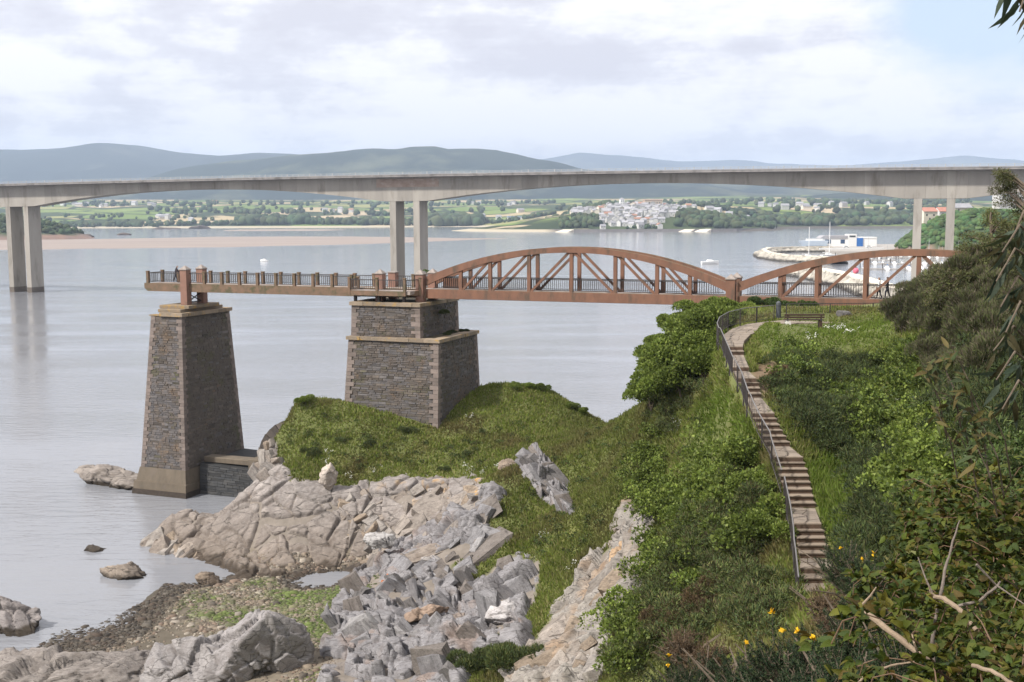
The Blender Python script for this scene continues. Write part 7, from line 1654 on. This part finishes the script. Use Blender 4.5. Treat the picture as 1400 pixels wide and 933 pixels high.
near('plaingorse', [(1030, 880, 8.0), (1120, 905, 7.0), (1160, 735, 13.5), (1235, 790, 11), (960, 890, 9.0), (1200, 905, 6.5), (1000, 930, 7.4), (1060, 925, 6.8), (1150, 855, 6.8), (1255, 850, 6.4), (1190, 800, 9), (1175, 880, 5.8), (1225, 895, 5.5), (1090, 915, 5.8), (1265, 880, 5.6), (1290, 900, 5.4), (1265, 815, 8.2), (1300, 850, 6.6), (1140, 900, 5.6), (1050, 895, 6.6), (900, 925, 10.5), (1215, 830, 10), (930, 930, 8.6), (1105, 880, 9.6), (870, 935, 12)], 'spiny dark green gorse bush without flowers in the lower right', 'gorse bushes at the lower right', (.62, .9), 1, 'gorse')
near('deadgorse', [(935, 835, 11), (970, 850, 10), (1140, 815, 11), (1190, 860, 7.6), (1230, 760, 12), (1130, 780, 13), (1160, 920, 6), (1010, 905, 8.6), (1250, 905, 6.2)], 'dead brown gorse tangled among the green gorse', 'dead gorse at the lower right', (.5, .75), 2)
near('bramble', [(1275, 750, 11), (1320, 720, 10), (1360, 690, 9), (1395, 660, 8.5), (1310, 785, 8.5), (1345, 760, 7.5), (1385, 730, 7), (1325, 830, 6.8), (1370, 800, 6), (1400, 780, 5.4), (1340, 890, 5), (1390, 860, 4.4), (1365, 925, 4.0), (1310, 930, 4.6), (1390, 925, 3.7), (1390, 640, 8), (1365, 650, 8.6), (1340, 660, 9.4)], 'tangled bramble with green and reddish leaves in the near right corner', 'brambles in the near right corner', (.8, 1.15), 3)
def branch(name, label, pts, rads, m, subs=()):
    t = thing(name, label, 'branch'); P = [Vector(Py(a, b, Y)) for a, b, Y in pts]; fine = []
    r = random.Random(len(pts) * 7 + int(pts[0][0]))
    for a, b in zip(P[:-1], P[1:]):
        for k in range(4): fine.append(a.lerp(b, k / 4) + Vector((r.uniform(-.003, .003), r.uniform(-.003, .003), r.uniform(-.003, .003))))
    fine.append(P[-1]); R = np.interp(np.linspace(0, 1, len(fine)), np.linspace(0, 1, len(rads)), rads); MB().tube([tuple(q) for q in fine], list(R * np.array([r.uniform(.9, 1.12) for _ in fine])), 8).build('limb', M[m], t)
    for sp, sr in subs:
        Q = [Vector(Py(a, b, Y)) for a, b, Y in sp]; MB().tube([tuple(q) for q in Q], list(np.linspace(sr, sr * .4, len(Q))), 6).build('twig', M[m], t)
branch('dead_branch', 'bleached broken branch leaning out of the gorse', [(1148, 842, 5.6), (1170, 831, 5.5), (1200, 850, 5.4), (1235, 878, 5.3), (1268, 903, 5.2), (1285, 925, 5.3)], [.009, .013, .014, .015, .016, .016], 'deadwood', [([(1176, 830, 5.5), (1190, 815, 5.5), (1198, 803, 5.5)], .008), ([(1255, 893, 5.2), (1250, 880, 5.2), (1247, 868, 5.25)], .007)])
branch('dead_branch', 'short bleached branch slanting through the bramble leaves', [(1278, 816, 5.2), (1290, 818, 5.1), (1310, 832, 5.0), (1335, 862, 4.9)], [.010, .012, .012, .011], 'deadwood', [([(1280, 816, 5.2), (1272, 810, 5.2), (1270, 802, 5.2)], .007)])
branch('dead_branch', 'tall thin grey twig standing up from the brambles', [(1276, 905, 5.3), (1275, 870, 5.3), (1282, 830, 5.35), (1292, 780, 5.4), (1303, 740, 5.45), (1312, 712, 5.5)], [.010, .009, .008, .007, .005, .003], 'greywood', [([(1283, 828, 5.35), (1265, 790, 5.4), (1255, 762, 5.45)], .006)])
branch('dead_branch', 'thin bent twig crossing the brambles at the right edge', [(1312, 828, 4.8), (1340, 822, 4.75), (1360, 805, 4.7), (1368, 795, 4.7)], [.007, .007, .006, .004], 'greywood', [([(1335, 772, 4.7), (1362, 800, 4.7), (1400, 826, 4.6)], .006)])
branch('dead_branch', 'pale stick lying in the bottom right corner', [(1330, 910, 4.0), (1355, 918, 3.9), (1385, 935, 3.8)], [.008, .008, .007], 'deadwood')
branch('dead_branch', 'thin curved stem arching along the bottom edge', [(1172, 935, 5.0), (1190, 918, 5.0), (1220, 910, 5.0), (1250, 905, 5.0)], [.006, .006, .005, .004], 'deadwood')

# eucalyptus hanging in from the right
EUC = [(0.060, 0.080, 0.055), (0.045, 0.065, 0.045), (0.075, 0.095, 0.07), (0.05, 0.06, 0.03), (0.07, 0.06, 0.03)]
def eucalyptus():
    r = np.random.default_rng(8); t = thing('eucalyptus_tree', 'eucalyptus with long drooping grey green leaves at the right edge', 'tree', (3.75, 6.6, 25.0)); o = np.array([3.75, 6.6, 25.0])
    MB().tube([(0, 0, -.8), (-.05, .05, 1.0), (.05, 0, 2.4), (-.02, .1, 4.2), (-.1, 0, 5.0)], [.07, .06, .05, .04, .03], 9).build('trunk', M['bark'], t); tw = MB(); C, D, Nn, Ls = [], [], [], []
    def twig(px0, py0, Y0, px1, py1, Y1, n, src):
        a = np.array(Py(px0, py0, Y0)) - o; b = np.array(Py(px1, py1, Y1)) - o; m = (a + b) / 2 + np.array([0, 0, .12]); tw.tube([src, tuple(a), tuple(m), tuple(b)], [.018, .010, .007, .004], 6)
        for k in range(n):
            u = r.uniform(.1, 1); p = a * (1 - u) ** 2 + m * 2 * u * (1 - u) + b * u * u; C.append(p + r.normal(size=3) * .015); D.append(unit(np.array([r.normal() * .55 - .25, r.normal() * .45, -.95 + r.normal() * .35]))); Nn.append(unit(np.array([r.normal() * .7, -1, r.normal() * .6]))); Ls.append(r.uniform(.11, .19))
    for q in ((1415, 330, 6.4, 1370, 345, 6.2, 14), (1410, 355, 6.3, 1362, 385, 6.1, 14), (1412, 395, 6.3, 1368, 420, 6.1, 14), (1412, 430, 6.2, 1375, 455, 6.0, 12), (1410, 470, 6.4, 1358, 480, 6.2, 14), (1410, 500, 6.3, 1362, 520, 6.1, 14), (1412, 540, 6.2, 1370, 560, 6.0, 10), (1412, 310, 6.5, 1385, 325, 6.3, 10)): twig(*q, src=(0, 0, 1.3 + (480 - q[1]) / 300))
    for q in ((1420, -20, 5.2, 1368, -6, 5.1, 5), (1420, 0, 5.2, 1394, 16, 5.1, 6), (1425, 30, 5.2, 1400, 40, 5.1, 4)): twig(*q, src=(-.1, 0, 4.8))
    C, D, Nn, Ls = map(np.array, (C, D, Nn, Ls)); n = len(C); V, Fq, c = leaf8(C, D, Nn, Ls, Ls * .19, pick(EUC, n, r, .3), r, .08, .35); fast('leaves', V, Fq, M['leaf_near'], t, col=c); tw.build('twigs', M['bark'], t)
    # a lower sprig with narrow yellowish leaves
    t2 = thing('laurel_sprig', 'sprig of narrow olive and orange leaves before the dark bank', 'shrub', tuple(Py(1300, 640, 7.5))); o2 = np.array(Py(1300, 640, 7.5)); C, D, Nn, Ls = [], [], [], []; tw = MB()
    for px, py in ((1265, 505), (1285, 490), (1305, 480), (1320, 520), (1300, 540), (1280, 560), (1325, 560), (1310, 590), (1345, 585), (1335, 610), (1355, 560)):
        e = np.array(Py(px, py, 7.4 + r.uniform(-.2, .2))) - o2; tw.tube([tuple(e + np.array([.22, .15, -.5])), tuple(e + np.array([.1, 0, -.2])), tuple(e)], [.006, .005, .003], 5)
        for k in range(12): C.append(e + r.normal(size=3) * .02 - np.array([0, 0, .03 * (k % 4)])); D.append(unit(r.normal(size=3) + np.array([-.2, 0, -.1]))); Nn.append(unit(np.array([r.normal() * .6, -.6, 1]))); Ls.append(r.uniform(.09, .15))
    C, D, Nn, Ls = map(np.array, (C, D, Nn, Ls)); n = len(C); V, Fq, c = leaf8(C, D, Nn, Ls, Ls * .26, pick([(0.075, 0.09, 0.03), (0.10, 0.085, 0.028), (0.055, 0.075, 0.03), (0.11, 0.085, 0.03)], n, r, .3), r, .12, .3); fast('leaves', V, Fq, M['leaf_near'], t2, col=c); tw.build('twigs', M['bark'], t2)
eucalyptus()
print('script time', time.time() - T0)
